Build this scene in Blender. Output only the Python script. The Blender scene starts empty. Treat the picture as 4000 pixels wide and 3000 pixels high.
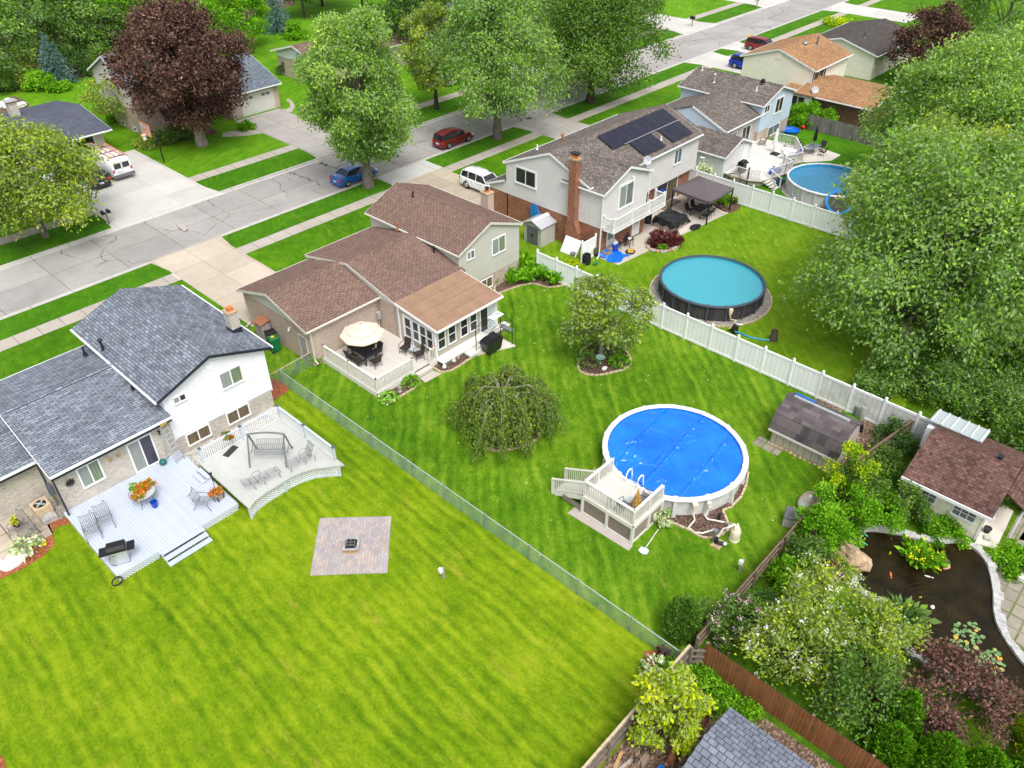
import bpy, math, random
import numpy as np
from mathutils import Vector, Matrix
random.seed(7); RNG = np.random.default_rng(11)
SC = bpy.context.scene; COL = SC.collection
R = math.radians; PI = math.pi
FPX, TH, ROLL, YAW, CH = 3099.6, R(37.267), R(.2556), R(43.148), 30.0
_f = np.array([math.cos(YAW)*math.cos(TH), math.sin(YAW)*math.cos(TH), -math.sin(TH)])
_r = np.array([math.sin(YAW), -math.cos(YAW), 0.0]); _d = np.cross(_f, _r)
_r2 = math.cos(ROLL)*_r + math.sin(ROLL)*_d; _d2 = -math.sin(ROLL)*_r + math.cos(ROLL)*_d
_C = np.array([0, 0, CH])
def _ray(x, y): return _f + (x-2000)/FPX*_r2 + (y-1500)/FPX*_d2
def G(x, y, z=0.0):                       # survey helper: where the sight line meets the level z
    r = _ray(x, y); p = _C + (z-CH)/r[2]*r; return (float(p[0]), float(p[1]), float(z))
def GP(x, y, p0, n):                      # ... meets a plane
    r = _ray(x, y); n = np.array(n, float); t = ((np.array(p0)-_C)@n)/(r@n); p = _C+t*r; return tuple(float(v) for v in p)
OFF = {}
def thing(name, label, cat, loc=(0, 0, 0), rotz=0.0, group=None):
    o = bpy.data.objects.new(name, None); COL.objects.link(o)
    o.empty_display_size = .2
    o.location = loc; o.rotation_euler = (0, 0, rotz); o['label'] = label; o['category'] = cat
    if group: o['group'] = group
    OFF[o.name] = (Vector(loc), rotz)
    return o
def tag(o, label, cat, group=None):
    o['label'] = label; o['category'] = cat
    if group: o['group'] = group
    return o
def kids(o): return [c for c in bpy.data.objects if c.parent == o]
def dup(root, loc, rotz=0.0, label=None, group=None, scale=None):
    r = root.copy(); COL.objects.link(r); r.location = loc; r.rotation_euler = (0, 0, rotz)
    if label: r['label'] = label
    if group: r['group'] = group
    if scale: r.scale = (scale,)*3
    for ch in kids(root):
        c = ch.copy(); COL.objects.link(c); c.parent = r
        for g in kids(ch):
            d = g.copy(); COL.objects.link(d); d.parent = c
    return r
class MB:
    """collects shapes; build() links them as ONE mesh object"""
    def __init__(s): s.v = []; s.f = []; s.m = []; s.mi = 0
    def add(s, vs, fs):
        b = len(s.v); s.v += [tuple(map(float, p)) for p in vs]
        for f in fs: s.f.append([i+b for i in f]); s.m.append(s.mi)
        return s
    def box(s, x0, y0, z0, x1, y1, z1):
        if x0 > x1: x0, x1 = x1, x0
        if y0 > y1: y0, y1 = y1, y0
        if z0 > z1: z0, z1 = z1, z0
        return s.add([(x0,y0,z0),(x1,y0,z0),(x1,y1,z0),(x0,y1,z0),(x0,y0,z1),(x1,y0,z1),(x1,y1,z1),(x0,y1,z1)],
              [(3,2,1,0),(4,5,6,7),(0,1,5,4),(1,2,6,5),(2,3,7,6),(3,0,4,7)])
    def fbox(s, O, u, n, u0, u1, n0, n1, z0, z1):      # box in a wall frame: u along, n outward
        O, u, n = Vector(O), Vector(u), Vector(n); k = Vector((0,0,1))
        P = [O+u*a+n*b+k*c for c in (z0, z1) for a, b in ((u0,n0),(u1,n0),(u1,n1),(u0,n1))]
        fs = [(3,2,1,0),(4,5,6,7),(0,1,5,4),(1,2,6,5),(2,3,7,6),(3,0,4,7)]
        if u.cross(n).z < 0: fs = [f[::-1] for f in fs]
        return s.add(P, fs)
    def beam(s, a, b, w, h, up=(0,0,1)):               # rectangular bar from a to b
        a, b = Vector(a), Vector(b); d = (b-a)
        if d.length < 1e-6: return s
        d.normalize(); up = Vector(up)
        if abs(d.dot(up)) > .98: up = Vector((0,1,0))
        x = d.cross(up).normalized()*(w/2); y = x.cross(d).normalized()*(h/2)
        P = [p+q for p in (a, b) for q in (-x-y, x-y, x+y, -x+y)]
        return s.add(P, [(0,1,2,3)[::1],(7,6,5,4),(4,5,1,0),(5,6,2,1),(6,7,3,2),(7,4,0,3)])
    def tube(s, pts, r, n=6, cap=True):
        pts = [Vector(p) for p in pts]; rs = r if isinstance(r, (list, tuple)) else [r]*len(pts)
        rings = []; prev = None
        for i, p in enumerate(pts):
            d = (pts[min(i+1, len(pts)-1)]-pts[max(i-1, 0)])
            if d.length < 1e-9: d = Vector((0,0,1))
            d.normalize()
            a = prev if prev is not None else (Vector((0,0,1)) if abs(d.z) < .9 else Vector((1,0,0)))
            x = (a - d*a.dot(d))
            if x.length < 1e-5: x = d.orthogonal()
            x.normalize(); prev = x; y = d.cross(x)
            rings.append([p+(x*math.cos(2*PI*k/n)+y*math.sin(2*PI*k/n))*rs[i] for k in range(n)])
        fs = []
        for i in range(len(pts)-1):
            for k in range(n): fs.append((i*n+k, i*n+(k+1) % n, (i+1)*n+(k+1) % n, (i+1)*n+k))
        if cap: fs.append(tuple(range(n))[::-1]); fs.append(tuple((len(pts)-1)*n+k for k in range(n)))
        return s.add([v for rg in rings for v in rg], fs)
    def lathe(s, prof, c=(0,0,0), n=16, a0=0.0, caps=True):       # prof: list of (r, z)
        c = Vector(c); vs = []; fs = []
        for r, z in prof: vs += [c+Vector((r*math.cos(a0+2*PI*k/n), r*math.sin(a0+2*PI*k/n), z)) for k in range(n)]
        for i in range(len(prof)-1):
            for k in range(n): fs.append((i*n+k, i*n+(k+1) % n, (i+1)*n+(k+1) % n, (i+1)*n+k))
        if caps and prof[0][0] > 1e-4: fs.append(tuple(range(n))[::-1])
        if caps and prof[-1][0] > .002: fs.append(tuple((len(prof)-1)*n+k for k in range(n)))
        return s.add(vs, fs)
    def ball(s, c, rx, ry=None, rz=None, n=10, m=6):
        ry = ry or rx; rz = rz or rx; c = Vector(c); vs = []; fs = []
        for i in range(m+1):
            t = PI*i/m
            for k in range(n): vs.append(c+Vector((rx*math.sin(t)*math.cos(2*PI*k/n), ry*math.sin(t)*math.sin(2*PI*k/n), -rz*math.cos(t))))
        for i in range(m):
            for k in range(n): fs.append((i*n+k, i*n+(k+1) % n, (i+1)*n+(k+1) % n, (i+1)*n+k))
        return s.add(vs, fs)
    def prism(s, poly, z0, z1):                        # vertical prism over an xy polygon (counter-clockwise)
        a = sum(poly[i][0]*poly[(i+1) % len(poly)][1]-poly[(i+1) % len(poly)][0]*poly[i][1] for i in range(len(poly)))
        if a < 0: poly = poly[::-1]
        n = len(poly)
        return s.add([(p[0],p[1],z0) for p in poly]+[(p[0],p[1],z1) for p in poly],
              [tuple(range(n))[::-1], tuple(range(n, 2*n))]+[(i,(i+1) % n,n+(i+1) % n,n+i) for i in range(n)])
    def extr(s, poly, axis, a, b):                     # polygon in (h,z) pushed along axis 'x' or 'y' from a to b
        n = len(poly)
        mk = (lambda h, z, t: (t, h, z)) if axis == 'x' else (lambda h, z, t: (h, t, z))
        vs = [mk(h, z, a) for h, z in poly]+[mk(h, z, b) for h, z in poly]
        return s.add(vs, [tuple(range(n)), tuple(range(n, 2*n))[::-1]]+[(i,n+i,n+(i+1) % n,(i+1) % n) for i in range(n)])
    def poly(s, pts): return s.add(pts, [tuple(range(len(pts)))])
    def build(s, name, mat, parent=None, smooth=False, local=False, loc=None, fixn=True):
        me = bpy.data.meshes.new(name); off = Vector((0,0,0)); rz = 0
        if parent is not None and not local: off, rz = OFF.get(parent.name, (off, 0))
        if loc is not None: off = Vector(loc)
        vs = [(x-off.x, y-off.y, z-off.z) for x, y, z in s.v]
        if rz and not local:
            c, q = math.cos(-rz), math.sin(-rz); vs = [(x*c-y*q, x*q+y*c, z) for x, y, z in vs]
        me.from_pydata(vs, [], s.f)
        for q in (mat if isinstance(mat, (list, tuple)) else [mat]): me.materials.append(MAT[q] if isinstance(q, str) else q)
        if isinstance(mat, (list, tuple)): me.polygons.foreach_set('material_index', s.m)
        if fixn:
            import bmesh
            bm = bmesh.new(); bm.from_mesh(me); bmesh.ops.recalc_face_normals(bm, faces=bm.faces); bm.to_mesh(me); bm.free()
        if smooth:
            me.polygons.foreach_set('use_smooth', [True]*len(me.polygons))
            try: me.set_sharp_from_angle(angle=R(40))
            except Exception: pass
        me.update()
        o = bpy.data.objects.new(name, me); COL.objects.link(o)
        if parent is not None: o.parent = parent; OFF[o.name] = OFF.get(parent.name, (Vector((0,0,0)), 0))
        if loc is not None: o.location = loc; OFF[o.name] = (Vector(loc), 0)
        return o
def struct(name, mb, mat, **k):
    o = mb.build(name, mat, **k); o['kind'] = 'structure'; return o
def solo(name, mb, mat, label, cat, loc, group=None, **k):   # a thing that is one mesh (world coordinates)
    o = mb.build(name, mat, loc=loc, **k); return tag(o, label, cat, group)
class T:
    def __init__(s, name):
        s.mat = bpy.data.materials.new(name); s.mat.use_nodes = True; s.nt = s.mat.node_tree
        s.nt.nodes.clear(); s.out = s.nt.nodes.new('ShaderNodeOutputMaterial')
    def n(s, typ, ins=None, **pr):
        nd = s.nt.nodes.new('ShaderNode'+typ)
        for k, v in pr.items(): setattr(nd, k, v)
        for k, v in (ins or {}).items():
            so = nd.inputs[k]
            if isinstance(v, bpy.types.NodeSocket): s.nt.links.new(v, so)
            else:
                if isinstance(v, (tuple, list)) and len(v) == 3 and so.type == 'RGBA': v = (*v, 1)
                so.default_value = v
        return nd
    def pos(s): return s.n('NewGeometry').outputs['Position']
    def obj(s): return s.n('TexCoord').outputs['Object']
    def noise(s, vec, sc, det=3, ro=.55, dist=0): return s.n('TexNoise', {'Vector': vec, 'Scale': sc, 'Detail': det, 'Roughness': ro, 'Distortion': dist}).outputs['Fac']
    def math(s, op, a, b=0.0, c=0.0, clamp=False):
        nd = s.n('Math', {0: a, 1: b, 2: c}, operation=op); nd.use_clamp = clamp; return nd.outputs[0]
    def map(s, v, a0, a1, b0=0.0, b1=1.0): return s.n('MapRange', {0: v, 1: a0, 2: a1, 3: b0, 4: b1}).outputs[0]
    def ramp(s, fac, stops, interp='LINEAR'):
        nd = s.n('ValToRGB', {'Fac': fac}); cr = nd.color_ramp; cr.interpolation = interp
        while len(cr.elements) < len(stops): cr.elements.new(.5)
        for e, (p, c) in zip(cr.elements, stops): e.position = p; e.color = (*c, 1) if len(c) == 3 else c
        return nd.outputs['Color']
    def mix(s, fac, a, b, mode='MIX'):
        nd = s.n('Mix', data_type='RGBA', blend_type=mode)
        for k, v in ((0, fac), (6, a), (7, b)):
            so = nd.inputs[k]
            if isinstance(v, bpy.types.NodeSocket): s.nt.links.new(v, so)
            else: so.default_value = (*v, 1) if isinstance(v, (tuple, list)) else v
        return nd.outputs[2]
    def sep(s, v):
        o = s.n('SeparateXYZ', {0: v}).outputs; return o[0], o[1], o[2]
    def comb(s, x, y, z=0.0): return s.n('CombineXYZ', {0: x, 1: y, 2: z}).outputs[0]
    def scale(s, v, k): return s.n('Mapping', {'Vector': v, 'Scale': k}).outputs[0]
    def rot(s, v, a, k=(1,1,1)): return s.n('Mapping', {'Vector': v, 'Rotation': (0,0,a), 'Scale': k}).outputs[0]
    def bump(s, h, st=.3, d=.02): return s.n('Bump', {'Height': h, 'Strength': st, 'Distance': d}).outputs[0]
    def pbr(s, col, rough=.6, met=0.0, nrm=None, spec=.5, **k):
        ins = {'Base Color': col, 'Roughness': rough, 'Metallic': met, 'Specular IOR Level': spec}; ins.update(k)
        if nrm is not None: ins['Normal'] = nrm
        p = s.n('BsdfPrincipled', ins); s.nt.links.new(p.outputs[0], s.out.inputs[0]); return s.mat
    def surf(s, sh): s.nt.links.new(sh, s.out.inputs[0]); return s.mat
    def walluv(s):
        g = s.n('NewGeometry'); x, y, z = s.sep(g.outputs['Position']); nx, ny, nz = s.sep(g.outputs['True Normal'])
        ax = s.math('ABSOLUTE', nx); ay = s.math('ABSOLUTE', ny)
        u = s.math('ADD', s.math('MULTIPLY', x, ay), s.math('MULTIPLY', y, ax)); return u, z
    def roofuv(s):
        g = s.n('NewGeometry'); x, y, z = s.sep(g.outputs['Position']); nx, ny, nz = s.sep(g.outputs['True Normal'])
        k = s.math('GREATER_THAN', s.math('ABSOLUTE', nx), s.math('ABSOLUTE', ny))
        q = s.math('SUBTRACT', 1.0, k)
        u = s.math('ADD', s.math('MULTIPLY', x, q), s.math('MULTIPLY', y, k))
        v = s.math('ADD', s.math('MULTIPLY', y, q), s.math('MULTIPLY', x, k)); return u, v
def L(r, g=None, b=None):                                    # sRGB 0-255 -> linear
    if g is None: r, g, b = (int(r[i:i+2], 16) for i in (0, 2, 4))
    return tuple((c/255/12.92 if c/255 <= .04045 else ((c/255+.055)/1.055)**2.4) for c in (r, g, b))
MAT = {}
def plain(name, col, rough=.55, met=0.0, var=.12, sc=6.0, spec=.4):
    if name in MAT: return MAT[name]
    t = T(name); p = t.obj(); f = t.noise(p, sc, 4)
    f2 = t.noise(p, sc*7, 3)
    v = t.math('ADD', t.map(f, .3, .7, 1-var, 1+var), t.map(f2, .3, .7, -var*.4, var*.4))
    c = t.mix(1.0, col, t.comb(v, v, v), 'MULTIPLY')
    MAT[name] = t.pbr(c, rough, met, t.bump(f2, .12, .01), spec); return MAT[name]
def siding(name, col, pitch=.2):
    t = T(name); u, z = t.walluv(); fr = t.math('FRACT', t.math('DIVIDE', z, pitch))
    dark_line = t.math('LESS_THAN', fr, .1)  # shadow gap under each lap, put into the colour as a dark line
    st = t.noise(t.comb(t.math('MULTIPLY', u, .6), z), 1.4, 4); st2 = t.noise(t.comb(t.math('MULTIPLY', u, 2.0), t.math('MULTIPLY', z, .4)), 3, 4)
    v = t.math('MULTIPLY', t.map(st, .3, .75, .93, 1.03), t.map(st2, .35, .8, .95, 1.02))
    c = t.mix(1.0, col, t.comb(v, v, v), 'MULTIPLY')
    c = t.mix(t.math('MULTIPLY', dark_line, .28), c, (.22, .23, .26))
    MAT[name] = t.pbr(c, .5, 0, t.bump(t.math('SUBTRACT', 1.0, fr), .5, .03), .35); return MAT[name]
def brick(name, c1, c2, mortar, w=.23, h=.078, mort=.011, stain=.15):
    t = T(name); u, z = t.walluv(); vec = t.comb(u, z)
    b = t.n('TexBrick', {'Vector': vec, 'Color1': c1, 'Color2': c2, 'Mortar': mortar, 'Scale': 1.0, 'Mortar Size': mort, 'Mortar Smooth': .2, 'Bias': 0.0, 'Brick Width': w, 'Row Height': h})
    f = t.noise(vec, .8, 5); v = t.map(f, .3, .75, 1-stain, 1+stain)
    c = t.mix(1.0, b.outputs['Color'], t.comb(v, v, v), 'MULTIPLY')
    f3 = t.noise(t.comb(t.math('MULTIPLY', u, 4.3), t.math('MULTIPLY', z, 12.8)), 1.0, 1); v3 = t.map(f3, .3, .7, 1-stain*1.2, 1+stain*1.2)
    c = t.mix(1.0, c, t.comb(v3, v3, v3), 'MULTIPLY')
    MAT[name] = t.pbr(c, .85, 0, t.bump(t.math('SUBTRACT', 1.0, b.outputs['Fac']), .5, .012), .2); return MAT[name]
def shingle(name, c1, c2, line, w=.3, h=.15, var=.12, dark_line=.018):
    t = T(name); u, v0 = t.roofuv(); vec = t.comb(u, v0)
    b = t.n('TexBrick', {'Vector': vec, 'Color1': c1, 'Color2': c2, 'Mortar': line, 'Scale': 1.0, 'Mortar Size': dark_line, 'Mortar Smooth': .3, 'Bias': 0.0, 'Brick Width': w, 'Row Height': h})
    b.offset = .43; b.squash = 1.0
    b2 = t.n('TexBrick', {'Vector': t.comb(t.math('ADD', u, 7.37), v0), 'Color1': (1-var*1.6,)*3, 'Color2': (1+var*1.6,)*3, 'Mortar': (1, 1, 1), 'Scale': 1.0, 'Mortar Size': 0.0, 'Bias': 0.0, 'Brick Width': w*.61, 'Row Height': h})
    b2.offset = .31
    c = t.mix(1.0, b.outputs['Color'], b2.outputs['Color'], 'MULTIPLY')
    f = t.noise(vec, .35, 5, .6); v = t.map(f, .3, .75, 1-var, 1+var)
    g = t.noise(t.comb(t.math('MULTIPLY', u, 1.0), t.math('MULTIPLY', v0, .25)), 1.6, 5, .65); vg = t.map(g, .35, .8, 1.04, 1-var*.9)
    gr = t.noise(vec, 38, 2); vr = t.map(gr, .3, .7, .86, 1.14)
    vv = t.math('MULTIPLY', t.math('MULTIPLY', v, vg), vr); c = t.mix(1.0, c, t.comb(vv, vv, vv), 'MULTIPLY')
    fr = t.math('FRACT', t.math('DIVIDE', v0, h))
    MAT[name] = t.pbr(c, .9, 0, t.bump(t.math('ADD', t.math('MULTIPLY', b2.outputs['Fac'], .2), t.math('ADD', fr, t.math('MULTIPLY', gr, .5))), .45, .02), .15); return MAT[name]
def paving(name, col, jx=0.0, jy=0.0, ox=0.0, oy=0.0, crack=0.0, stain=.16, jw=.03, warm=(1, 1, 1), jcol=(.13, .11, .09)):
    t = T(name); p = t.pos(); x, y, z = t.sep(p)
    f = t.noise(p, .22, 6, .62); f2 = t.noise(p, 1.7, 5, .6); g = t.noise(p, 22, 3)
    v = t.math('MULTIPLY', t.math('MULTIPLY', t.map(f, .32, .7, 1-stain, 1+stain*.7), t.map(f2, .3, .75, 1-stain*.5, 1+stain*.4)), t.map(g, .3, .7, .92, 1.07))
    c = t.mix(1.0, col, t.comb(v, v, v), 'MULTIPLY')
    sx = None
    if jx and jy:       # slabs differ a little from each other
        cell = t.n('TexWhiteNoise', {0: t.comb(t.math('FLOOR', t.math('DIVIDE', t.math('SUBTRACT', x, ox), jx)), t.math('FLOOR', t.math('DIVIDE', t.math('SUBTRACT', y, oy), jy)))}, noise_dimensions='3D').outputs['Value']
        vc = t.map(cell, 0, 1, .9, 1.06); c = t.mix(1.0, c, t.comb(vc, vc, vc), 'MULTIPLY')
    wob = t.map(t.noise(p, 1.3, 3), .2, .8, -.05, .05)
    for q, j, o in ((x, jx, ox), (y, jy, oy)):
        if not j: continue
        d = t.math('ABSOLUTE', t.math('SUBTRACT', t.math('FRACT', t.math('ADD', t.math('DIVIDE', t.math('SUBTRACT', t.math('ADD', q, t.math('MULTIPLY', wob, .35 if crack else .12)), o), j), .5)), .5))
        ln = t.map(t.math('MULTIPLY', d, j), jw*.5, jw*1.3, 1, 0); sx = ln if sx is None else t.math('MAXIMUM', sx, ln)
    if sx is not None: c = t.mix(t.math('MULTIPLY', sx, t.map(t.noise(p, .9, 3), .3, .6, .35, .95)), c, jcol)
    if crack:
        wv = t.n('VectorMath', {0: p, 1: t.n('VectorMath', {0: t.n('TexNoise', {'Vector': p, 'Scale': .8, 'Detail': 4}).outputs['Color'], 1: (1.6, 1.6, 0)}, operation='MULTIPLY').outputs[0]}, operation='ADD').outputs[0]
        vo = t.n('TexVoronoi', {'Vector': wv, 'Scale': .16}, feature='DISTANCE_TO_EDGE').outputs['Distance']
        cr = t.math('MULTIPLY', t.map(vo, .0022, .0055, 1, 0), t.map(t.noise(p, .12, 2), .45, .52, 0, 1))
        c = t.mix(t.math('MULTIPLY', cr, crack), c, (.06, .055, .045))
    MAT[name] = t.pbr(c, .88, 0, t.bump(g, .2, .008), .2); return MAT[name]
def boards(name, col, ax='y', w=.14, gap=.012, var=.06, line=(.16, .17, .2), dirt=0.0, rot=0.0):
    t = T(name); p = t.pos()
    if rot: p = t.rot(p, rot)
    x, y, z = t.sep(p); a, b = (x, y) if ax == 'y' else (y, x)
    k = t.math('DIVIDE', a, w); fr = t.math('FRACT', k); ln = t.math('LESS_THAN', fr, gap/w)
    idx = t.n('TexWhiteNoise', {'W': t.math('FLOOR', k)}, noise_dimensions='1D').outputs['Value']
    gv = t.noise(t.comb(t.math('MULTIPLY', a, 10.0), t.math('MULTIPLY', b, .8)), 2.0, 4)
    f = t.noise(p, .9, 5, .65)
    v = t.math('MULTIPLY', t.math('MULTIPLY', t.map(idx, 0, 1, 1-var, 1+var), t.map(gv, .3, .7, 1-var, 1+var)), t.map(f, .35, .8, 1.03, .97-dirt))
    c = t.mix(1.0, col, t.comb(v, v, v), 'MULTIPLY'); c = t.mix(t.math('MULTIPLY', ln, .8), c, line)
    MAT[name] = t.pbr(c, .6, 0, t.bump(t.math('SUBTRACT', 1.0, ln), .35, .01), .3); return MAT[name]
def planks(name, col, w=.14, var=.18, dirt=.3, line=(.03, .025, .02)):   # vertical fence boards
    t = T(name); u, z = t.walluv(); k = t.math('DIVIDE', u, w); fr = t.math('FRACT', k)
    ln = t.math('LESS_THAN', fr, .09)
    idx = t.n('TexWhiteNoise', {'W': t.math('FLOOR', k)}, noise_dimensions='1D').outputs['Value']
    gv = t.noise(t.comb(t.math('MULTIPLY', u, 14.0), z), 1.6, 5); f = t.noise(t.comb(u, z), 1.3, 5, .65)
    v = t.math('MULTIPLY', t.math('MULTIPLY', t.map(idx, 0, 1, 1-var, 1+var), t.map(gv, .3, .7, 1-var, 1+var)), t.map(f, .35, .75, 1.08, 1-dirt))
    c = t.mix(1.0, col, t.comb(v, v, v), 'MULTIPLY'); c = t.mix(t.math('MULTIPLY', ln, .85), c, line)
    MAT[name] = t.pbr(c, .85, 0, t.bump(t.math('ADD', t.math('SUBTRACT', 1.0, ln), gv), .4, .012), .2); return MAT[name]
def grass(name, cols, stripes=0.0, rot=0.0, patch=1.0, big=.5, sw=.55, tuft=1.0):
    """cols: dark, mid, light, dry"""
    t = T(name); p = t.pos(); q = t.rot(p, rot)
    fine = t.noise(t.scale(q, (1, .55, 1)), 9, 4, .8); mid = t.noise(t.scale(q, (1, .4, 1)), 2.6, 5, .7)
    pt = t.noise(p, .5, 6, .68); lg = t.noise(p, .12, 4, .6)
    h = t.math('ADD', t.math('MULTIPLY', fine, .6*tuft), t.math('ADD', t.math('MULTIPLY', mid, .6), t.math('ADD', t.math('MULTIPLY', pt, .6*patch), t.math('MULTIPLY', lg, big))))
    h = t.math('ADD', t.math('SUBTRACT', h, (.6*tuft+.6+.6*patch+big)*.5), .5)
    if stripes:
        x, y, z = t.sep(q); wob = t.math('MULTIPLY', t.noise(p, .3, 3), 1.0)
        sn = t.math('SINE', t.math('MULTIPLY', t.math('ADD', x, wob), 2*PI/sw)); s2 = t.math('SINE', t.math('MULTIPLY', t.math('ADD', x, wob), PI/sw))
        sm = t.map(t.noise(t.scale(q, (1.1, .1, 1)), 1.0, 4, .7), .4, .62, .05, 1)
        h = t.math('ADD', h, t.math('MULTIPLY', t.math('MULTIPLY', t.math('ADD', sn, t.math('MULTIPLY', s2, .5)), sm), stripes))
    c = t.ramp(h, [(.2, cols[0]), (.46, cols[1]), (.68, cols[2]), (.92, cols[3])])
    dm = t.map(t.noise(t.scale(q, (1.2, .35, 1)), .9, 6, .75), .58, .76, 0, .75); c = t.mix(dm, c, cols[3])
    MAT[name] = t.pbr(c, .85, 0, t.bump(t.math('ADD', fine, t.math('MULTIPLY', mid, .8)), .9, .07), .1); return MAT[name]
def mulch(name, c1, c2, sc=14.0):
    t = T(name); p = t.pos(); v = t.n('TexVoronoi', {'Vector': t.scale(p, (1, 1.6, 1)), 'Scale': sc, 'Randomness': 1.0})
    f = t.noise(p, 30, 3); g = t.noise(p, 1.5, 4)
    k = t.math('ADD', t.math('MULTIPLY', t.sep(v.outputs['Color'])[0], .6), t.math('ADD', t.math('MULTIPLY', f, .4), t.math('MULTIPLY', t.math('SUBTRACT', g, .5), .5)))
    c = t.ramp(k, [(.15, tuple(q*.45 for q in c1)), (.5, c1), (.9, c2)])
    MAT[name] = t.pbr(c, .95, 0, t.bump(t.math('ADD', v.outputs['Distance'], f), .9, .05), .1); return MAT[name]
def leafmat(name, cols, back=None, trans=.3, gloss=.0, rough=.5, gain=1.5):
    """cols: leaf tones dark..light picked by each leaf's own 'tone'; back: colour of the leaf underside"""
    t = T(name); a = t.n('Attribute', attribute_name='tone').outputs['Fac']
    cols = [tuple(min(.85, q*gain) for q in c) for c in cols]; st = [(i/(len(cols)-1), c) for i, c in enumerate(cols)]
    c = t.ramp(a, st)
    if back is not None: c = t.mix(t.math('MULTIPLY', t.n('NewGeometry').outputs['Backfacing'], .85), c, back)
    d = t.n('BsdfDiffuse', {'Color': c}).outputs[0]
    tr = t.n('BsdfTranslucent', {'Color': t.mix(1.0, c, (1.25, 1.15, .45), 'MULTIPLY')}).outputs[0]
    m = t.n('MixShader', {0: trans, 1: d, 2: tr}).outputs[0]
    MAT[name] = t.surf(m); return MAT[name]
def bark(name, col):
    t = T(name); p = t.obj(); f = t.noise(t.scale(p, (9, 9, 1.6)), 2.0, 5, .7); g = t.noise(p, 2, 3)
    c = t.ramp(t.math('ADD', f, t.math('MULTIPLY', t.math('SUBTRACT', g, .5), .4)), [(.3, tuple(q*.4 for q in col)), (.55, col), (.75, tuple(min(1, q*1.5) for q in col))])
    MAT[name] = t.pbr(c, .95, 0, t.bump(f, .9, .04), .1); return MAT[name]
def pane(name, col, col2=None, rough=.06, stripes=0.0):
    t = T(name); u, z = t.walluv(); f = t.noise(t.comb(t.math('MULTIPLY', u, 5.0), t.math('MULTIPLY', z, .7)), 1.5, 4)
    if stripes: f = t.math('ADD', t.math('MULTIPLY', f, .6), t.math('MULTIPLY', t.math('SINE', t.math('MULTIPLY', u, 2*PI/stripes)), .16))
    c = t.ramp(f, [(.3, col), (.7, col2 or tuple(q*1.6+.01 for q in col))])
    MAT[name] = t.pbr(c, rough, 0, None, .55); return MAT[name]
def paint(name, col, rough=.25, coat=.6, met=.0):
    t = T(name); p = t.obj(); f = t.noise(p, 2.5, 4); v = t.map(f, .3, .7, .94, 1.05); c = t.mix(1.0, col, t.comb(v, v, v), 'MULTIPLY')
    MAT[name] = t.pbr(c, rough, met, None, .5, **{'Coat Weight': coat, 'Coat Roughness': .06}); return MAT[name]
W8 = (.82, .82, .82)
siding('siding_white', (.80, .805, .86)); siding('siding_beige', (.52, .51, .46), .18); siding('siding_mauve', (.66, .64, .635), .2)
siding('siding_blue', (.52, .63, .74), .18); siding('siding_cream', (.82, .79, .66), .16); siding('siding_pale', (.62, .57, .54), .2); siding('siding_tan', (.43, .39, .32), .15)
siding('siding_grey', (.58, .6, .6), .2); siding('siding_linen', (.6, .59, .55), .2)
brick('brick_white', (.60, .56, .50), (.50, .46, .40), (.36, .33, .29)); brick('brick_red', (.36, .115, .055), (.22, .075, .045), (.34, .24, .19), w=.24, h=.085, stain=.25)
brick('brick_tan', (.50, .39, .32), (.43, .33, .27), (.52, .44, .38), stain=.1); brick('brick_brown', (.20, .09, .06), (.12, .06, .045), (.22, .16, .13), w=.3, h=.1, stain=.3)
shingle('roof_slate', (.135, .155, .185), (.24, .265, .31), (.045, .055, .08), w=.42, h=.16, var=.12)
shingle('roof_brown', (.215, .145, .118), (.175, .118, .096), (.075, .042, .034), w=.34, h=.17, var=.09)
shingle('roof_driftwood', (.20, .175, .155), (.13, .112, .1), (.06, .05, .045), w=.38, h=.17, var=.15)
shingle('roof_tan', (.40, .23, .12), (.30, .165, .085), (.14, .075, .04), w=.34, h=.17, var=.13)
shingle('roof_navy', (.085, .095, .13), (.105, .115, .15), (.04, .045, .06), w=.5, h=.18, var=.07)
shingle('roof_bluegrey', (.12, .15, .18), (.17, .2, .235), (.06, .075, .09), w=.4, h=.18, var=.12)
shingle('roof_dark', (.075, .065, .06), (.1, .09, .085), (.03, .028, .026), w=.4, h=.18, var=.12)
shingle('roof_shed', (.095, .082, .085), (.115, .098, .10), (.07, .06, .062), w=.8, h=.22, var=.22, dark_line=.006)
shingle('roof_rust', (.15, .085, .07), (.12, .07, .06), (.07, .035, .03), w=.3, h=.17, var=.22)
shingle('roof_slate_old', (.15, .17, .215), (.19, .21, .26), (.045, .05, .07), w=.34, h=.24, var=.12)
plain('trim_white', (.78, .79, .80), .45, var=.05); plain('trim_dark', (.02, .025, .04), .4); plain('trim_beige', (.60, .58, .52), .5, var=.05); plain('metal_black', (.02, .02, .022), .45, .3)
plain('metal_grey', (.28, .29, .31), .45, .6); plain('metal_light', (.55, .57, .6), .4, .5); plain('rust', (.30, .12, .06), .8); plain('cap_grey', (.10, .115, .15), .5)
plain('roll_brown', (.28, .18, .12), .95, var=.12, sc=1.5, spec=.1); plain('door_white', (.74, .75, .76), .4, var=.04); plain('terracotta', (.55, .18, .06), .7)
plain('wrought', (.17, .18, .19), .5, .2); plain('wicker', (.035, .026, .024), .7); plain('black_cover', (.012, .013, .016), .33, var=.3, spec=.6)
plain('canopy_taupe', (.105, .09, .098), .8, var=.06); plain('canvas_cream', (.70, .58, .45), .85, var=.05, sc=2); plain('vinyl_white', (.83, .84, .86), .38, var=.03, sc=2)
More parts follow.
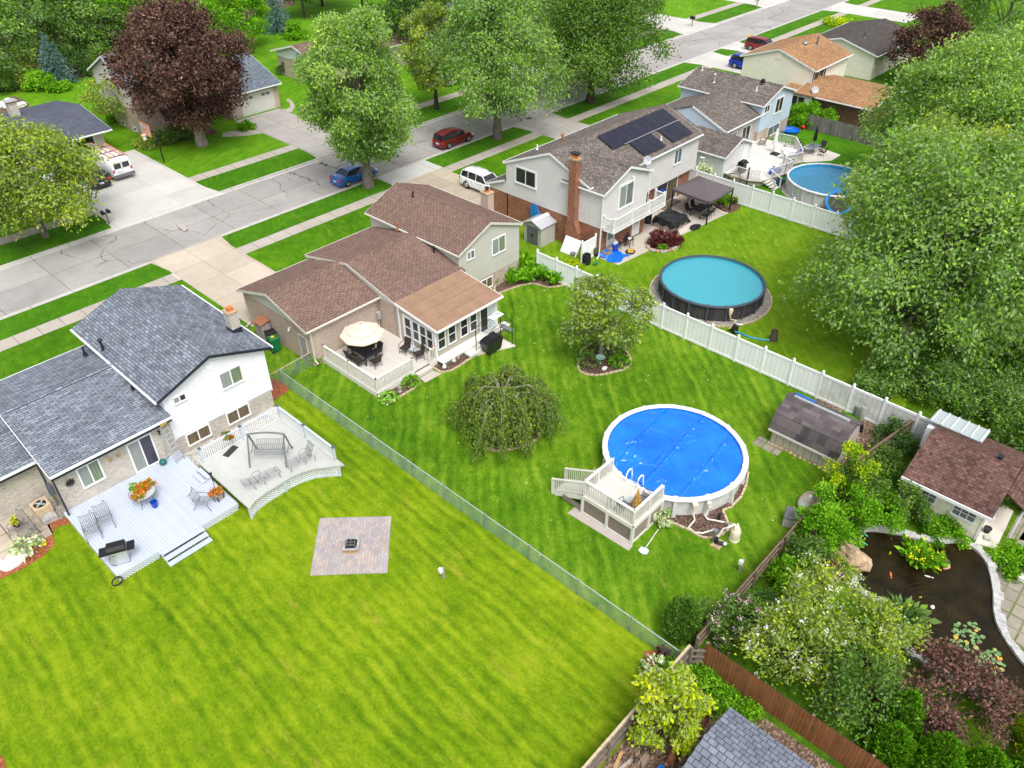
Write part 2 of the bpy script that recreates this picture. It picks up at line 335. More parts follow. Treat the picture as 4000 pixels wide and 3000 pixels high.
plain('stone_white', (.72, .71, .68), .8, var=.15); plain('stone_tan', (.42, .30, .19), .85, var=.35, sc=2.5); plain('stone_grey', (.35, .34, .33), .85, var=.3, sc=3); plain('edging', (.50, .40, .27), .9, var=.25)
plain('stone_ledge', (.42, .42, .41), .85, var=.25, sc=4); plain('blue_tarp', (.005, .13, .62), .45, var=.25, sc=4); plain('blue_plastic', (.006, .06, .42), .4); plain('green_bin', (.006, .15, .055), .45); plain('green_hose', (.02, .28, .2), .5); plain('yellow', (.8, .50, .01), .5)
plain('cardboard', (.42, .26, .13), .9); plain('glass_top', (.42, .47, .49), .08, var=.04); plain('tyre', (.012, .012, .013), .85); plain('rim', (.45, .46, .48), .3, .8); plain('rubber', (.03, .03, .033), .8)
plain('pool_wall_light', (.58, .585, .58), .6, var=.12, sc=3); plain('pool_rim_light', (.72, .71, .68), .45, var=.05); plain('pool_rim_dark', (.055, .07, .095), .5); plain('pool_rim_pale', (.70, .71, .73), .45, var=.05)
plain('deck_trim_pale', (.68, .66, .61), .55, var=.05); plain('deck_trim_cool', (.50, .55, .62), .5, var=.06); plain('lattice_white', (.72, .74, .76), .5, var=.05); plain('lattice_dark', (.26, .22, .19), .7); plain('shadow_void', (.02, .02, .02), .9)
plain('beige_plastic', (.70, .62, .46), .45, var=.05); plain('hose_white', (.74, .72, .66), .45, var=.04); plain('thatch', (.40, .22, .06), .95, var=.4, sc=9); plain('mesh_grey', (.13, .145, .165), .6); plain('fabric_white', (.75, .74, .72), .9)
plain('log', (.30, .22, .15), .9, var=.3); plain('lamp_red', (.45, .012, .015), .25, spec=.6); plain('lamp_white', (.8, .8, .78), .2, spec=.6); plain('plate', (.55, .62, .72), .4); plain('orange_metal', (.72, .18, .045), .5); plain('resin_grey', (.42, .41, .385), .6); plain('resin_dark', (.12, .122, .13), .6)
plain('sheet_metal', (.55, .56, .6), .35, .35); plain('wood_grey', (.33, .29, .25), .85, var=.2); plain('wood_tan', (.45, .28, .12), .7, var=.2); plain('wood_old', (.20, .16, .12), .9, var=.3); plain('steel_galv', (.30, .34, .38), .4, .45); plain('rock_white', (.70, .68, .64), .85, var=.15)
plain('soil', (.12, .085, .06), .95, var=.3); plain('cloth_red', (.45, .02, .03), .8); plain('solar_frame', (.04, .042, .05), .4, .4); plain('dish_grey', (.42, .44, .47), .5); plain('flower_red', (.75, .03, .05), .6); plain('trampoline', (.03, .035, .04), .7)
planks('fence_orange', (.30, .125, .05), .145, .16, .3); planks('fence_grey', (.22, .205, .19), .15, .2, .35); planks('fence_brown', (.22, .14, .07), .15, .2, .35); planks('shed_white', (.66, .67, .68), .2, .06, .12, (.35, .36, .38)); planks('barn_wall', (.47, .41, .35), .42, .03, .06, (.2, .17, .15)); planks('vinyl_boards', (.83, .84, .86), .3, .012, .03, (.55, .57, .6))
planks('vinyl_mossy', (.72, .74, .70), .3, .03, .42, (.4, .42, .4)); planks('pool_wall_dark', (.06, .055, .058), .045, .3, .3, (.02, .02, .02)); planks('cabinet_grey', (.36, .32, .34), .3, .06, .15, (.15, .13, .13)); planks('resin_wall', (.44, .43, .405), .3, .03, .06, (.3, .29, .27))
paving('road', (.345, .33, .315), 4.6, 4.0, 1.2, 58.5, crack=.95, stain=.14, jw=.035); paving('walk', (.40, .365, .32), 1.55, 0, .3, 0, stain=.12); paving('walk_light', (.56, .53, .48), 1.55, 0, .3, 0, stain=.08)
paving('drive_warm', (.50, .43, .35), 2.75, 3.0, 21.2, 55.6, stain=.12, jcol=(.28, .22, .17)); paving('drive_white', (.53, .515, .485), 3.0, 3.0, 22.2, 66.5, stain=.08, jw=.02, jcol=(.32, .3, .28)); paving('drive_grey', (.39, .365, .34), 2.8, 3.0, 43.2, 66.4, stain=.14); paving('drive_tan', (.43, .37, .29), 1.9, 1.9, 43.9, 44.6, stain=.12, jcol=(.16, .17, .06)); paving('apron_grey', (.50, .50, .48), 5, 0, 43.8, 0, stain=.08); paving('patio', (.50, .45, .385), 3.2, 2.6, 46, 28, stain=.1, jw=.02, jcol=(.3, .27, .23)); paving('patio_old', (.43, .375, .30), 1.15, 1.15, .2, .35, stain=.3, jw=.03, jcol=(.09, .07, .04)); paving('slab_white', (.60, .56, .5), 0, 0, stain=.15); paving('kerb', (.47, .455, .43), 3, 0, stain=.12); paving('deck_top', (.44, .455, .43), 0, 0, stain=.12); paving('flagstone', (.30, .27, .22), .75, .6, 0, 0, stain=.3, jw=.05, jcol=(.1, .13, .03)); paving('gravel_path', (.44, .39, .36), 0, 0, stain=.12)
boards('deck_blue', (.46, .51, .60), 'y', .145, .016, .035, (.26, .29, .36)); boards('deck_pale', (.56, .53, .485), 'y', .14, .014, .04, (.36, .33, .29)); boards('deck_pool', (.56, .535, .49), 'y', .14, .014, .04, (.38, .35, .31)); boards('deck_side', (.60, .58, .545), 'y', .14, .012, .05, (.4, .4, .38))
mulch('mulch_brown', (.12, .075, .055), (.30, .21, .17)); mulch('mulch_orange', (.36, .11, .05), (.58, .24, .13)); mulch('mulch_red', (.16, .05, .035), (.36, .2, .16)); mulch('leaf_litter', (.17, .11, .075), (.42, .33, .25), 9.0); mulch('pebbles', (.55, .52, .47), (.85, .83, .80), 16.0); mulch('pebbles_grey', (.34, .31, .28), (.62, .58, .54), 16.0)
g4 = lambda a, b, c, d: tuple(tuple(v*.74 for v in L(q)) for q in (a, b, c, d))
grass('lawn_front', g4('35600a', '4f820e', '6a9d16', '94ab3a'), 0, .2, 1.0, .5)
grass('lawn_left', g4('4c7308', '75960f', '97b01c', 'bfae45'), .11, .05, 1.0, .45, .6)
grass('lawn_middle', g4('35600a', '5a8812', '82a626', 'a8b248'), .10, .75, 1.0, .45, .65)
grass('lawn_right', g4('4a760d', '6f9a16', '8fb026', 'b0b248'), .05, .8, 1.0, .45, .6)
grass('lawn_far', g4('447a0e', '5e9614', '7bac22', 'a3b244'), .05, 1.2, 1.0, .5, .9)
grass('lawn_strip', g4('2f600c', '477f10', '5f9718', '86a034'), 0, .4, 1.0, .4)
grass('wild_grass', g4('2a4d0c', '4a7414', '6f9622', '9a9a3e'), 0, .4, 1.5, .6)
pane('glass_dark', (.012, .014, .016), (.05, .05, .05)); pane('glass_curtain', (.22, .25, .23), (.40, .43, .40), stripes=.11); pane('glass_green', (.13, .18, .11), (.36, .40, .26), stripes=.13); pane('glass_brown', (.07, .05, .028), (.19, .14, .08), rough=.2); pane('glass_grey', (.10, .11, .13), (.2, .21, .23)); pane('glass_screen', (.035, .033, .055), (.055, .052, .08), rough=.3); pane('glass_sky', (.06, .08, .11), (.16, .2, .26)); pane('glass_bluewhite', (.5, .58, .63), (.62, .69, .72)); pane('glass_car', (.012, .015, .018), (.03, .034, .04), rough=.03)
paint('paint_white', (.80, .81, .83)); paint('paint_blue', (.012, .10, .36)); paint('paint_red', (.17, .006, .012)); paint('paint_black', (.008, .009, .012)); paint('paint_royal', (.01, .03, .42)); paint('paint_maroon', (.22, .01, .015)); paint('paint_silver', (.42, .45, .49), met=.3)
def solar():
    t = T('solar_cell'); p = t.obj(); f = t.noise(p, 1.5, 3); c = t.ramp(f, [(.3, (.006, .007, .018)), (.7, (.016, .015, .034))]); MAT['solar_cell'] = t.pbr(c, .22, 0, None, .5)
solar()
def poolcover():
    t = T('pool_cover'); p = t.pos(); f = t.noise(p, .6, 4); g = t.noise(p, 40, 2)
    c = t.mix(t.map(f, .3, .7), (.0, .115, .60), (.005, .19, .78)); MAT['pool_cover'] = t.pbr(c, .2, 0, t.bump(g, .12, .01), .6)
poolcover()
def water(name, col, dens=.5, sc=1.2, rough=.03, bst=.12):
    t = T(name); p = t.pos(); h = t.math('ADD', t.noise(p, sc, 4), t.math('MULTIPLY', t.noise(p, sc*5, 3), .4)); b = t.bump(h, bst, .05)
    tr = t.n('BsdfTransparent', {'Color': (.75, .93, 1, 1)}).outputs[0]; df = t.n('BsdfDiffuse', {'Color': (*col, 1)}).outputs[0]
    gl = t.n('BsdfGlossy', {'Roughness': rough, 'Normal': b}).outputs[0]; fr = t.n('Fresnel', {'IOR': 1.33, 'Normal': b}).outputs[0]
    m = t.n('MixShader', {0: dens, 1: tr, 2: df}).outputs[0]; MAT[name] = t.surf(t.n('MixShader', {0: fr, 1: m, 2: gl}).outputs[0]); return MAT[name]
water('water_teal', (.07, .37, .46), .9, 1.0, .12, .1); water('water_blue', (.06, .36, .62), .5, 1.4, .05, .12)
plain('liner_blue', (.03, .33, .66), .6, var=.1, sc=2); plain('liner_teal', (.05, .30, .38), .6, var=.1)
def pondwater(c0):
    t = T('pond_water'); p = t.pos(); x, y, z = t.sep(p); dx = t.math('SUBTRACT', x, c0[0]); dy = t.math('SUBTRACT', y, c0[1])
    r = t.math('SQRT', t.math('ADD', t.math('MULTIPLY', dx, dx), t.math('MULTIPLY', dy, dy)))
    nz = t.noise(p, 2.2, 3)
    s = t.math('SINE', t.math('ADD', t.math('MULTIPLY', r, 2*PI/.26), t.math('MULTIPLY', nz, 9.0)))
    fall = t.map(r, 0, 3.4, 1.0, .0)
    h = t.math('ADD', t.math('MULTIPLY', t.math('MULTIPLY', s, fall), t.noise(p, 5, 2)), t.math('MULTIPLY', t.noise(t.scale(p, (1, 2.4, 1)), 5, 4), 1.0))
    b = t.bump(h, .5, .05)
    c = t.ramp(t.noise(p, .9, 4), [(.3, (.008, .006, .003)), (.7, (.026, .018, .006))])
    gl = t.n('BsdfGlossy', {'Roughness': .06, 'Normal': b}).outputs[0]; df = t.n('BsdfDiffuse', {'Color': c}).outputs[0]
    fr = t.n('Fresnel', {'IOR': 1.33, 'Normal': b}).outputs[0]; MAT['pond_water'] = t.surf(t.n('MixShader', {0: fr, 1: df, 2: gl}).outputs[0])
pondwater(G(3640, 2375))
def pavers():
    t = T('paver_patio'); p = t.rot(t.pos(), R(-45)); b = t.n('TexBrick', {'Vector': p, 'Color1': (.34, .305, .295), 'Color2': (.43, .385, .36), 'Mortar': (.25, .22, .2), 'Scale': 1.0, 'Mortar Size': .008, 'Mortar Smooth': .2, 'Bias': 0.0, 'Brick Width': .24, 'Row Height': .155})
    f = t.noise(p, .8, 4); w = t.n('TexBrick', {'Vector': p, 'Color1': (.92, .94, 1.0), 'Color2': (1.12, 1.02, .88), 'Mortar': (1, 1, 1), 'Scale': 1.0, 'Mortar Size': 0.0, 'Bias': -.35, 'Brick Width': .48, 'Row Height': .31})
    v = t.map(f, .3, .7, .9, 1.08); c = t.mix(1.0, t.mix(1.0, b.outputs['Color'], w.outputs['Color'], 'MULTIPLY'), t.comb(v, v, v), 'MULTIPLY'); MAT['paver_patio'] = t.pbr(c, .85, 0, t.bump(t.math('SUBTRACT', 1.0, b.outputs['Fac']), .4, .01), .2)
pavers()
def sheet(name, pts, z, mat, th=.03):
    m = MB(); m.prism([(p[0], p[1]) for p in pts], z-th, z); return struct(name, m, MAT[mat])
def rect(name, x0, y0, x1, y1, z, mat, th=.03): return sheet(name, [(x0,y0),(x1,y0),(x1,y1),(x0,y1)], z, mat, th)
def px(*ps): return [G(x, y) for x, y in ps]
def curve(pts, n=6):                                         # closed smooth outline
    P = [np.array(p[:2]) for p in pts]; out = []; k = len(P)
    for i in range(k):
        a, b, c, d = P[i-1], P[i], P[(i+1) % k], P[(i+2) % k]
        for j in range(n):
            t = j/n; out.append(tuple(.5*((2*b)+(c-a)*t+(2*a-5*b+4*c-d)*t*t+(3*b-a-3*c+d)*t**3)))
    return out
KN, KF = 58.5, 66.5                                          # kerb lines
rect('ground', -90, -60, 330, KN, 0, 'lawn_front', .4); rect('ground', -90, KF, 330, 330, 0, 'lawn_far', .4)
rect('road', -90, KN-.02, 330, KF+.02, -.1, 'road', .3)
for y0, y1 in ((KN-.16, KN+.06), (KF-.06, KF+.16)): rect('kerb', -90, y0, 330, y1, .014, 'kerb', .14)
rect('kerb_gutter', -90, KN+.06, 330, KN+.45, -.09, 'kerb', .05); rect('kerb_gutter', -90, KF-.45, 330, KF-.06, -.09, 'kerb', .05)
rect('lawn', -60, -50, 19.05, 46, .004, 'lawn_left'); rect('lawn', 19.05, 8.1, 40.3, 45, .004, 'lawn_middle'); rect('lawn', 40.3, 4, 61.7, 45, .004, 'lawn_right')
rect('lawn', 61.7, 4, 110, 36, .004, 'lawn_strip'); rect('lawn', -90, 55.6, 330, KN-.16, .004, 'lawn_strip'); rect('lawn', -90, KF+.16, 330, 70.3, .004, 'lawn_strip')
rect('garden_ground', 19.5, -40, 75, 8.1, .006, 'wild_grass')
rect('sidewalk', -90, 54.25, 330, 55.62, .012, 'walk'); rect('sidewalk', -90, 70.3, 330, 71.7, .012, 'walk')
rect('sidewalk', 21.2, 54.25, 24.3, 55.62, .018, 'walk_light')
def drive(name, x0, x1, ya, yb, mat, flare=.35, z=.022):      # ya = house end, yb = kerb end
    s = 1 if yb > ya else -1
    pts = [(x0, ya), (x1, ya), (x1, yb-s*2.2), (x1+flare, yb), (x0-flare, yb), (x0, yb-s*2.2)]
    o = sheet(name, pts, z, mat)
    m = MB(); a, b = (yb, yb+s*.42)                           # apron sloping over the kerb
    m.add([(x0-flare, a, z), (x1+flare, a, z), (x1+flare+.2, b, -.082), (x0-flare-.2, b, -.082), (x0-flare, a, -.2), (x1+flare, a, -.2), (x1+flare+.2, b, -.2), (x0-flare-.2, b, -.2)], [(0,1,2,3),(4,7,6,5),(0,4,5,1),(1,5,6,2),(2,6,7,3),(3,7,4,0)])
    struct('driveway_apron', m, MAT[mat])
drive('driveway', 21.35, 26.85, 44.6, KN, 'drive_warm'); drive('driveway', 43.9, 49.45, 45.4, KN, 'drive_tan')
rect('driveway', 43.6, 55.7, 49.7, KN+.02, .027, 'apron_grey')
drive('driveway', 22.05, 31.5, 82.5, KF, 'drive_white'); drive('driveway', 43.1, 48.9, 82.4, KF, 'drive_grey')
drive('driveway', 62.9, 68.6, 45.2, KN, 'drive_grey'); drive('driveway', 96.6, 102.6, 45, KN, 'drive_white', .6); drive('driveway', 105.8, 109.6, 46, KN, 'drive_white', .5); drive('driveway', 137.2, 143.8, 45, KN, 'drive_white', .6)
drive('driveway', -7.5, -1.5, 44.6, KN, 'drive_warm'); drive('driveway', 109.0, 116.6, 90, KF, 'drive_white', .8); drive('driveway', 132.6, 139, 90, KF, 'drive_white', .8); drive('driveway', 76, 81, 84, KF, 'drive_grey')
sheet('footpath', px((1000,509),(945,505),(870,520),(870,535),(960,530),(1030,520)), .016, 'walk')
sheet('footpath', px((1085,425),(1105,440),(1140,437),(1153,415),(1143,395),(1125,385),(1118,392),(1132,402),(1133,418),(1115,428)), .016, 'walk')
sheet('footpath', px((690,880),(720,905),(735,893),(706,870)), .014, 'walk')
sheet('mailbox_pad', px((413,872),(438,886),(452,878),(424,864)), .016, 'walk')
sheet('patio', [G(2346,1010), G(2416,1036), G(2845,833), G(2790,800), G(2730,760), (62, 35.2), (51.3, 35.2), (51.3, 33.2), (45.6, 33.2)], .03, 'patio')
sheet('patio', [G(208,2087), G(158,2112), G(46,2169), G(-60,2215), (0, 38.2), (4.6, 38.2)], .03, 'patio_old')
sheet('paver_patio', px((1250,2025),(1529,2018),(1513,2239),(1210,2249)), .035, 'paver_patio', .05)
sheet('concrete_slab', px((1800,1362),(1856,1392),(2014,1354),(1930,1308)), .1, 'slab_white', .1)
sheet('concrete_slab', px((1690,1448),(1725,1460),(1662,1495),(1640,1478)), .014, 'gravel_path')
sheet('gravel_path', px((2218,2005),(2456,2152),(2472,2132),(2272,2006),(2253,1975)), .016, 'gravel_path')
sheet('cottage_slab', px((3805,2125),(3890,2145),(3958,2000),(3920,1975),(3868,2000)), .06, 'slab_white', .06)
sheet('flagstone_path', px((3880,2255),(4010,2060),(4100,2100),(4100,2600),(3990,2530),(3905,2440),(3890,2330)), .012, 'flagstone')
sheet('flagstone_path', px((3930,2100),(3990,1990),(4060,2010),(4050,2120)), .012, 'flagstone')
rect('flagstone_path', 33.95, 11.6, 34.8, 13.2, .012, 'flagstone')
def bed(pts, mat, edge=None, ew=.11, name='mulch_bed', smooth=True, eh=.1):
    P = curve(pts) if smooth else [p[:2] for p in pts]; sheet(name, P, .03, mat, .05)
    if edge:                                                  # row of edging stones round the bed
        m = MB(); k = len(P); acc = 0; a = np.array(P[0])
        pts2 = [np.array(p) for p in P]+[np.array(P[0])]
        L_ = [np.linalg.norm(pts2[i+1]-pts2[i]) for i in range(k)]; tot = sum(L_); nst = max(6, int(tot/.32)); seg = 0; base = 0
        for j in range(nst):
            s = tot*j/nst
            while seg < k-1 and base+L_[seg] < s: base += L_[seg]; seg += 1
            d = (pts2[seg+1]-pts2[seg])/max(L_[seg], 1e-6); c = pts2[seg]+d*(s-base)
            h = eh*random.uniform(.8, 1.2); l = .15*random.uniform(.85, 1.05)
            m.beam((c[0]-d[0]*l, c[1]-d[1]*l, h/2), (c[0]+d[0]*l, c[1]+d[1]*l, h/2+random.uniform(-.01, .01)), ew*random.uniform(.85, 1.15), h)
        struct('bed_edging', m, MAT[edge])
bed(px((2258,1425),(2265,1450),(2292,1464),(2335,1467),(2400,1455),(2445,1440),(2464,1415),(2445,1375),(2390,1345),(2310,1345),(2268,1380)), 'mulch_brown', 'edging')
bed(px((1856,1663),(1865,1712),(1895,1748),(1940,1763),(2000,1757),(2060,1740),(2100,1715),(2118,1682),(2105,1640),(2050,1605),(1950,1590),(1885,1620)), 'mulch_brown', 'edging')
bed(px((1486,1556),(1514,1577),(1600,1530),(1641,1502),(1640,1484),(1600,1478),(1540,1505)), 'mulch_brown', 'edging', smooth=False)
bed(px((1690,1436),(1722,1457),(1760,1450),(1790,1434),(1853,1392),(1800,1362),(1708,1408)), 'mulch_brown', 'edging', smooth=False)
bed(px((1931,1130),(1939,1153),(1985,1133),(2023,1120),(2076,1108),(2144,1124),(2191,1119),(2230,1104),(2120,1035),(2040,1018),(1960,1075)), 'mulch_brown', 'edging', smooth=False)
bed(px((1051,1486),(1090,1490),(1128,1521),(1096,1547),(1068,1565),(1050,1545)), 'mulch_orange', None, name='mulch_bed')
bed(px((185,2052),(225,2032),(272,2020),(283,2045),(222,2058),(206,2085),(214,2127),(168,2173),(90,2222),(0,2262),(-60,2285),(-60,2225),(46,2172),(160,2115),(206,2090)), 'mulch_orange', None, smooth=False)
bed(px((-40,2950),(5,2955),(24,2990),(15,3040),(-40,3060)), 'mulch_orange', None)
rect('pebble_bed', 11.4, 34.35, 17.35, 36.02, .03, 'pebbles'); sheet('pebble_bed', px((175,1985),(200,1940),(275,2000),(240,2030),(210,2020)), .036, 'pebbles_grey')
bed([tuple(np.array(G(x, y)[:2])) for x, y in ((2560,2000),(2600,2036),(2648,2054),(2692,2072),(2721,2090),(2747,2102),(2776,2104),(2820,2090),(2850,2068),(2838,2030),(2822,1996),(2854,1984),(2894,1944),(2914,1898),(2922,1850),(2890,1800),(2700,1800))], 'mulch_brown', 'edging', smooth=False)
C1, R1_ = (29.3, 15.45), 3.9; C2, R2_ = (46.5, 23.7), 3.8; C3, R3_ = (69.6, 25.6), 3.8
circ = lambda c, r, n=40: [(c[0]+r*math.cos(2*PI*k/n), c[1]+r*math.sin(2*PI*k/n)) for k in range(n)]
bed(circ(C2, 4.35), 'pebbles_grey', 'edging', smooth=False, name='pebble_bed'); sheet('pebble_bed', circ(C3, 4.2), .03, 'pebbles_grey')
bed(px((2528,962),(2550,943),(2590,932),(2640,940),(2652,960),(2615,977),(2575,985),(2545,978)), 'mulch_brown', None)
bed(px((2775,788),(2800,812),(2850,832),(2893,808),(2860,780),(2800,765)), 'mulch_brown', None)
bed(px((600,545),(645,568),(700,552),(770,540),(850,520),(840,505),(760,505),(680,505),(620,520)), 'mulch_brown', None, smooth=False)
bed(px((2640,2760),(2691,2702),(2740,2735),(2798,2790),(2741,2862),(2690,2900),(2640,2850)), 'mulch_red', None, smooth=False)
sheet('leaf_litter', [(11.0, 7.95), (19.45, 7.95), (19.45, -8), (10, -8)], .02, 'leaf_litter'); sheet('soil_patch', px((3258,1842),(3300,1760),(3345,1655),(3440,1585),(3520,1640),(3420,1760),(3330,1840)), .024, 'leaf_litter')
sheet('soil_patch', px((3300,1560),(3180,1560),(3170,1575),(3280,1640)), .02, 'leaf_litter')
sheet('bare_patch', curve(px((-40,430),(40,378),(100,395),(112,415),(60,432),(0,448))), .012, 'soil')
POND = curve(px((3372,2085),(3450,2085),(3530,2098),(3640,2128),(3760,2128),(3840,2190),(3872,2290),(3885,2430),(3960,2560),(4060,2690),(3960,2760),(3730,2650),(3560,2540),(3510,2440),(3480,2370),(3350,2290),(3352,2150)), 5)
sheet('pond_water', POND, .07, 'pond_water', .06)
def ledge():
    m = MB(); P = [np.array(p) for p in POND]; k = len(P)
    for i in range(k):
        a, b = P[i], P[(i+1) % k]; d = b-a; l = np.linalg.norm(d)
        if l < 1e-5: continue
        n = np.array([d[1], -d[0]])/l; c = (a+b)/2
        s = 1 if np.dot(c+n*.1-np.mean(P, 0), c-np.mean(P, 0)) > np.dot(c-np.mean(P, 0), c-np.mean(P, 0)) else -1
        w = random.uniform(.28, .44); h = random.uniform(.16, .24); o = n*s*(w/2-.02)
        m.beam((a[0]+o[0]-d[0]*.04, a[1]+o[1]-d[1]*.04, h/2), (b[0]+o[0]+d[0]*.04, b[1]+o[1]+d[1]*.04, h/2), w, h)
    return struct('pond_edging', m, 'stone_ledge')
ledge()
for i, x, y in ((0, 2165, 545), ):
    m = MB(); c = G(2070, 460); m.box(c[0]-.35, c[1]-.35, -.11, c[0]+.35, c[1]+.35, -.08)
    tag(m.build('storm_drain', 'metal_black', loc=c), 'square black storm drain grate in the road by the kerb', 'drain')
def roof_z(h, h0, hr, h1, z0, zr, z1): return z0+(zr-z0)*(h-h0)/(hr-h0) if h <= hr else z1+(zr-z1)*(h1-h)/(h1-hr)
def block(P, ax, a0, a1, h0, hr, h1, z0, zr, z1, wall, roof, zb=0.0, low=None, zs=0.0, oh=.4, rk=(.2, .2), fascia='trim_white', gut=(1, 1), rake=(1, 1), cap=True, t=.13, lowin=.03, oh2=None, wallname='wall', gutmat='trim_white', low_h0=None):
    """one gabled volume: ridge along ax from a0 to a1, eaves at h0/h1"""
    oh2 = oh if oh2 is None else oh2
    rz = lambda h: roof_z(h, h0, hr, h1, z0, zr, z1)
    m = MB(); m.extr([(h0, z0), (hr, zr), (h1, z1), (h1, z1-t), (hr, zr-t), (h0, z0-t)], ax, a0, a1)
    ro = m.build('roof', MAT[roof], P)
    w0, w1 = h0+oh, h1-oh2; b0, b1 = a0+rk[0], a1-rk[1]; zz = zs if low else zb
    m = MB(); m.extr([(w0, zz), (w1, zz), (w1, rz(w1)-t-.004), (hr, zr-t-.004), (w0, rz(w0)-t-.004)], ax, b0, b1); wo = m.build(wallname, MAT[wall], P)
    if low:
        m = MB(); l0 = w0+lowin if low_h0 is None else low_h0
        A = (b0+lowin, l0, b1-lowin, w1-lowin)
        if ax == 'x': m.box(A[0], A[1], zb, A[2], A[3], zz)
        else: m.box(A[1], A[0], zb, A[3], A[2], zz)
        m.build('lower_wall', MAT[low], P)
    for i, (a, s) in enumerate(((a0, -1), (a1, 1))):
        if not rake[i]: continue
        m = MB(); m.extr([(h0, z0-.01), (hr, zr-.01), (h1, z1-.01), (h1, z1-.19), (hr, zr-.19), (h0, z0-.19)], ax, a+s*.003, a+s*.03)
        m.build('bargeboard', MAT[fascia], ro)
    for i, (h, z, s) in enumerate(((h0, z0, -1), (h1, z1, 1))):
        if not gut[i]: continue
        m = MB(); q = (a0, h+s*.004, z-.13, a1, h+s*.10, z-.025)
        if ax == 'x': m.box(*q)
        else: m.box(q[1], q[0], q[2], q[4], q[3], q[5])
        m.build('gutter', MAT[gutmat], ro)
        if fascia == 'trim_dark':
            m = MB(); q = (a0+.01, h-s*.002, z-.34, a1-.01, h-s*.05, z-t-.004)
            if ax == 'x': m.box(*q)
            else: m.box(q[1], q[0], q[2], q[4], q[3], q[5])
            m.build('fascia', MAT[fascia], ro)
    if cap:
        m = MB(); k = (zr-z0)/(hr-h0); k2 = (zr-z1)/(h1-hr); n = max(3, int((a1-a0)/.6)); st = (a1-a0-.3)/n
        for j in range(n):
            u0 = a0+.15+j*st; u1 = u0+st*.97; e = random.uniform(0, .012)
            m.extr([(hr-.17, zr-.17*k+.004), (hr, zr+.012+e), (hr+.17, zr-.17*k2+.004), (hr+.17, zr-.17*k2+.03), (hr, zr+.045+e), (hr-.17, zr-.17*k+.03)], ax, u0, u1)
        m.build('ridge_cap', MAT[roof], ro)
    return ro
FY = ((1, 0, 0), (0, -1, 0)); FX = ((0, 1, 0), (-1, 0, 0))     # walls facing -Y / -X: (u, outward normal)
def win(P, F, c, u0, u1, z0, z1, panes=2, gl='glass_dark', fr='trim_white', fw=.085, name='window', hbar=False, gls=None, cols=None, sill=True):
    """window or sliding door on a wall plane at c"""
    u, n = F; O = (0, c, 0) if F is FY else (c, 0, 0)
    m = MB(); w = (u1-u0)/panes; mats = [MAT[g] for g in (gls or [gl]*panes)]
    for i in range(panes): m.mi = i; m.fbox(O, u, n, u0+i*w, u0+(i+1)*w, -.03, .018, z0, z1)
    g = m.build(name, mats, P)
    f = MB(); d0, d1 = -.02, .05
    f.fbox(O, u, n, u0-fw, u1+fw, d0, d1, z1, z1+fw); f.fbox(O, u, n, u0-fw, u1+fw, d0, d1+(.03 if sill else 0), z0-fw, z0)
    f.fbox(O, u, n, u0-fw, u0, d0, d1, z0, z1); f.fbox(O, u, n, u1, u1+fw, d0, d1, z0, z1)
    for i in range(1, panes): f.fbox(O, u, n, u0+i*w-.035, u0+i*w+.035, d0, .04, z0, z1)
    if hbar: f.fbox(O, u, n, u0, u1, d0, .042, (z0+z1)/2-.025, (z0+z1)/2+.025)
    if cols:
        for i in range(1, cols[0]): x = u0+(u1-u0)*i/cols[0]; f.fbox(O, u, n, x-.02, x+.02, d0, .035, z0, z1)
        for i in range(1, cols[1]): z = z0+(z1-z0)*i/cols[1]; f.fbox(O, u, n, u0, u1, d0, .033, z-.02, z+.02)
    f.build('frame', MAT[fr], g); return g
def door(P, F, c, u0, u1, z0, z1, mat='door_white', fr='trim_white', light=None):
    u, n = F; O = (0, c, 0) if F is FY else (c, 0, 0)
    m = MB(); m.fbox(O, u, n, u0, u1, -.03, .02, z0, z1); d = m.build('door', MAT[mat], P)
    f = MB(); f.fbox(O, u, n, u0-.08, u1+.08, -.02, .05, z1, z1+.08); f.fbox(O, u, n, u0-.08, u0, -.02, .05, z0, z1); f.fbox(O, u, n, u1, u1+.08, -.02, .05, z0, z1); f.build('frame', MAT[fr], d)
    if light: g = MB(); g.fbox(O, u, n, u0+.12, u1-.12, .02, .03, *light); g.build('door_glass', 'glass_grey', d)
    h = MB(); h.fbox(O, u, n, u1-.14, u1-.08, .02, .07, z0+.95, z0+1.02); h.build('handle', 'metal_light', d); return d
def pipe(P, x, y, z, h, r=.06, mat='metal_black', cap=None, flash=True):
    m = MB()
    if flash: m.lathe([(r*2.4, -.12), (r*1.3, .06)], (x, y, z), 10)
    m.lathe([(r, -.15), (r, h)], (x, y, z), 10)
    if cap: m.lathe([(r*1.9, h-.02), (r*2, h+.05), (r*1.2, h+.12), (.001, h+.14)], (x, y, z), 12)
    return m.build('roof_vent', MAT[mat], P, smooth=True)
def chimney(P, x0, x1, y0, y1, z0, z1, mat, potmat='terracotta', pot=.22, base=None, cap='stone_tan'):
    m = MB(); m.box(x0, y0, z0, x1, y1, z1); ch = m.build('chimney', MAT[mat], P)
    c = MB(); c.box(x0-.05, y0-.05, z1, x1+.05, y1+.05, z1+.07); c.build('chimney_cap', MAT[cap], ch)
    p = MB(); xm, ym = (x0+x1)/2, (y0+y1)/2; p.box(xm-.16, ym-.16, z1+.07, xm+.16, ym+.16, z1+.07+pot)
    p.build('flue', MAT[potmat], ch)
    if base: b = MB(); b.box(x0-.03, y0-.03, z0, x1+.03, y1+.03, base); b.build('flashing', 'trim_dark', ch)
    return ch
def downspout(P, x, y, z0, z1, mat='trim_white', kick=(0, -.3)):
    m = MB(); m.box(x-.04, y-.035, z0+.18, x+.04, y+.035, z1); m.beam((x, y, z0+.2), (x+kick[0], y+kick[1], z0+.06), .08, .07); return m.build('downspout', MAT[mat], P)
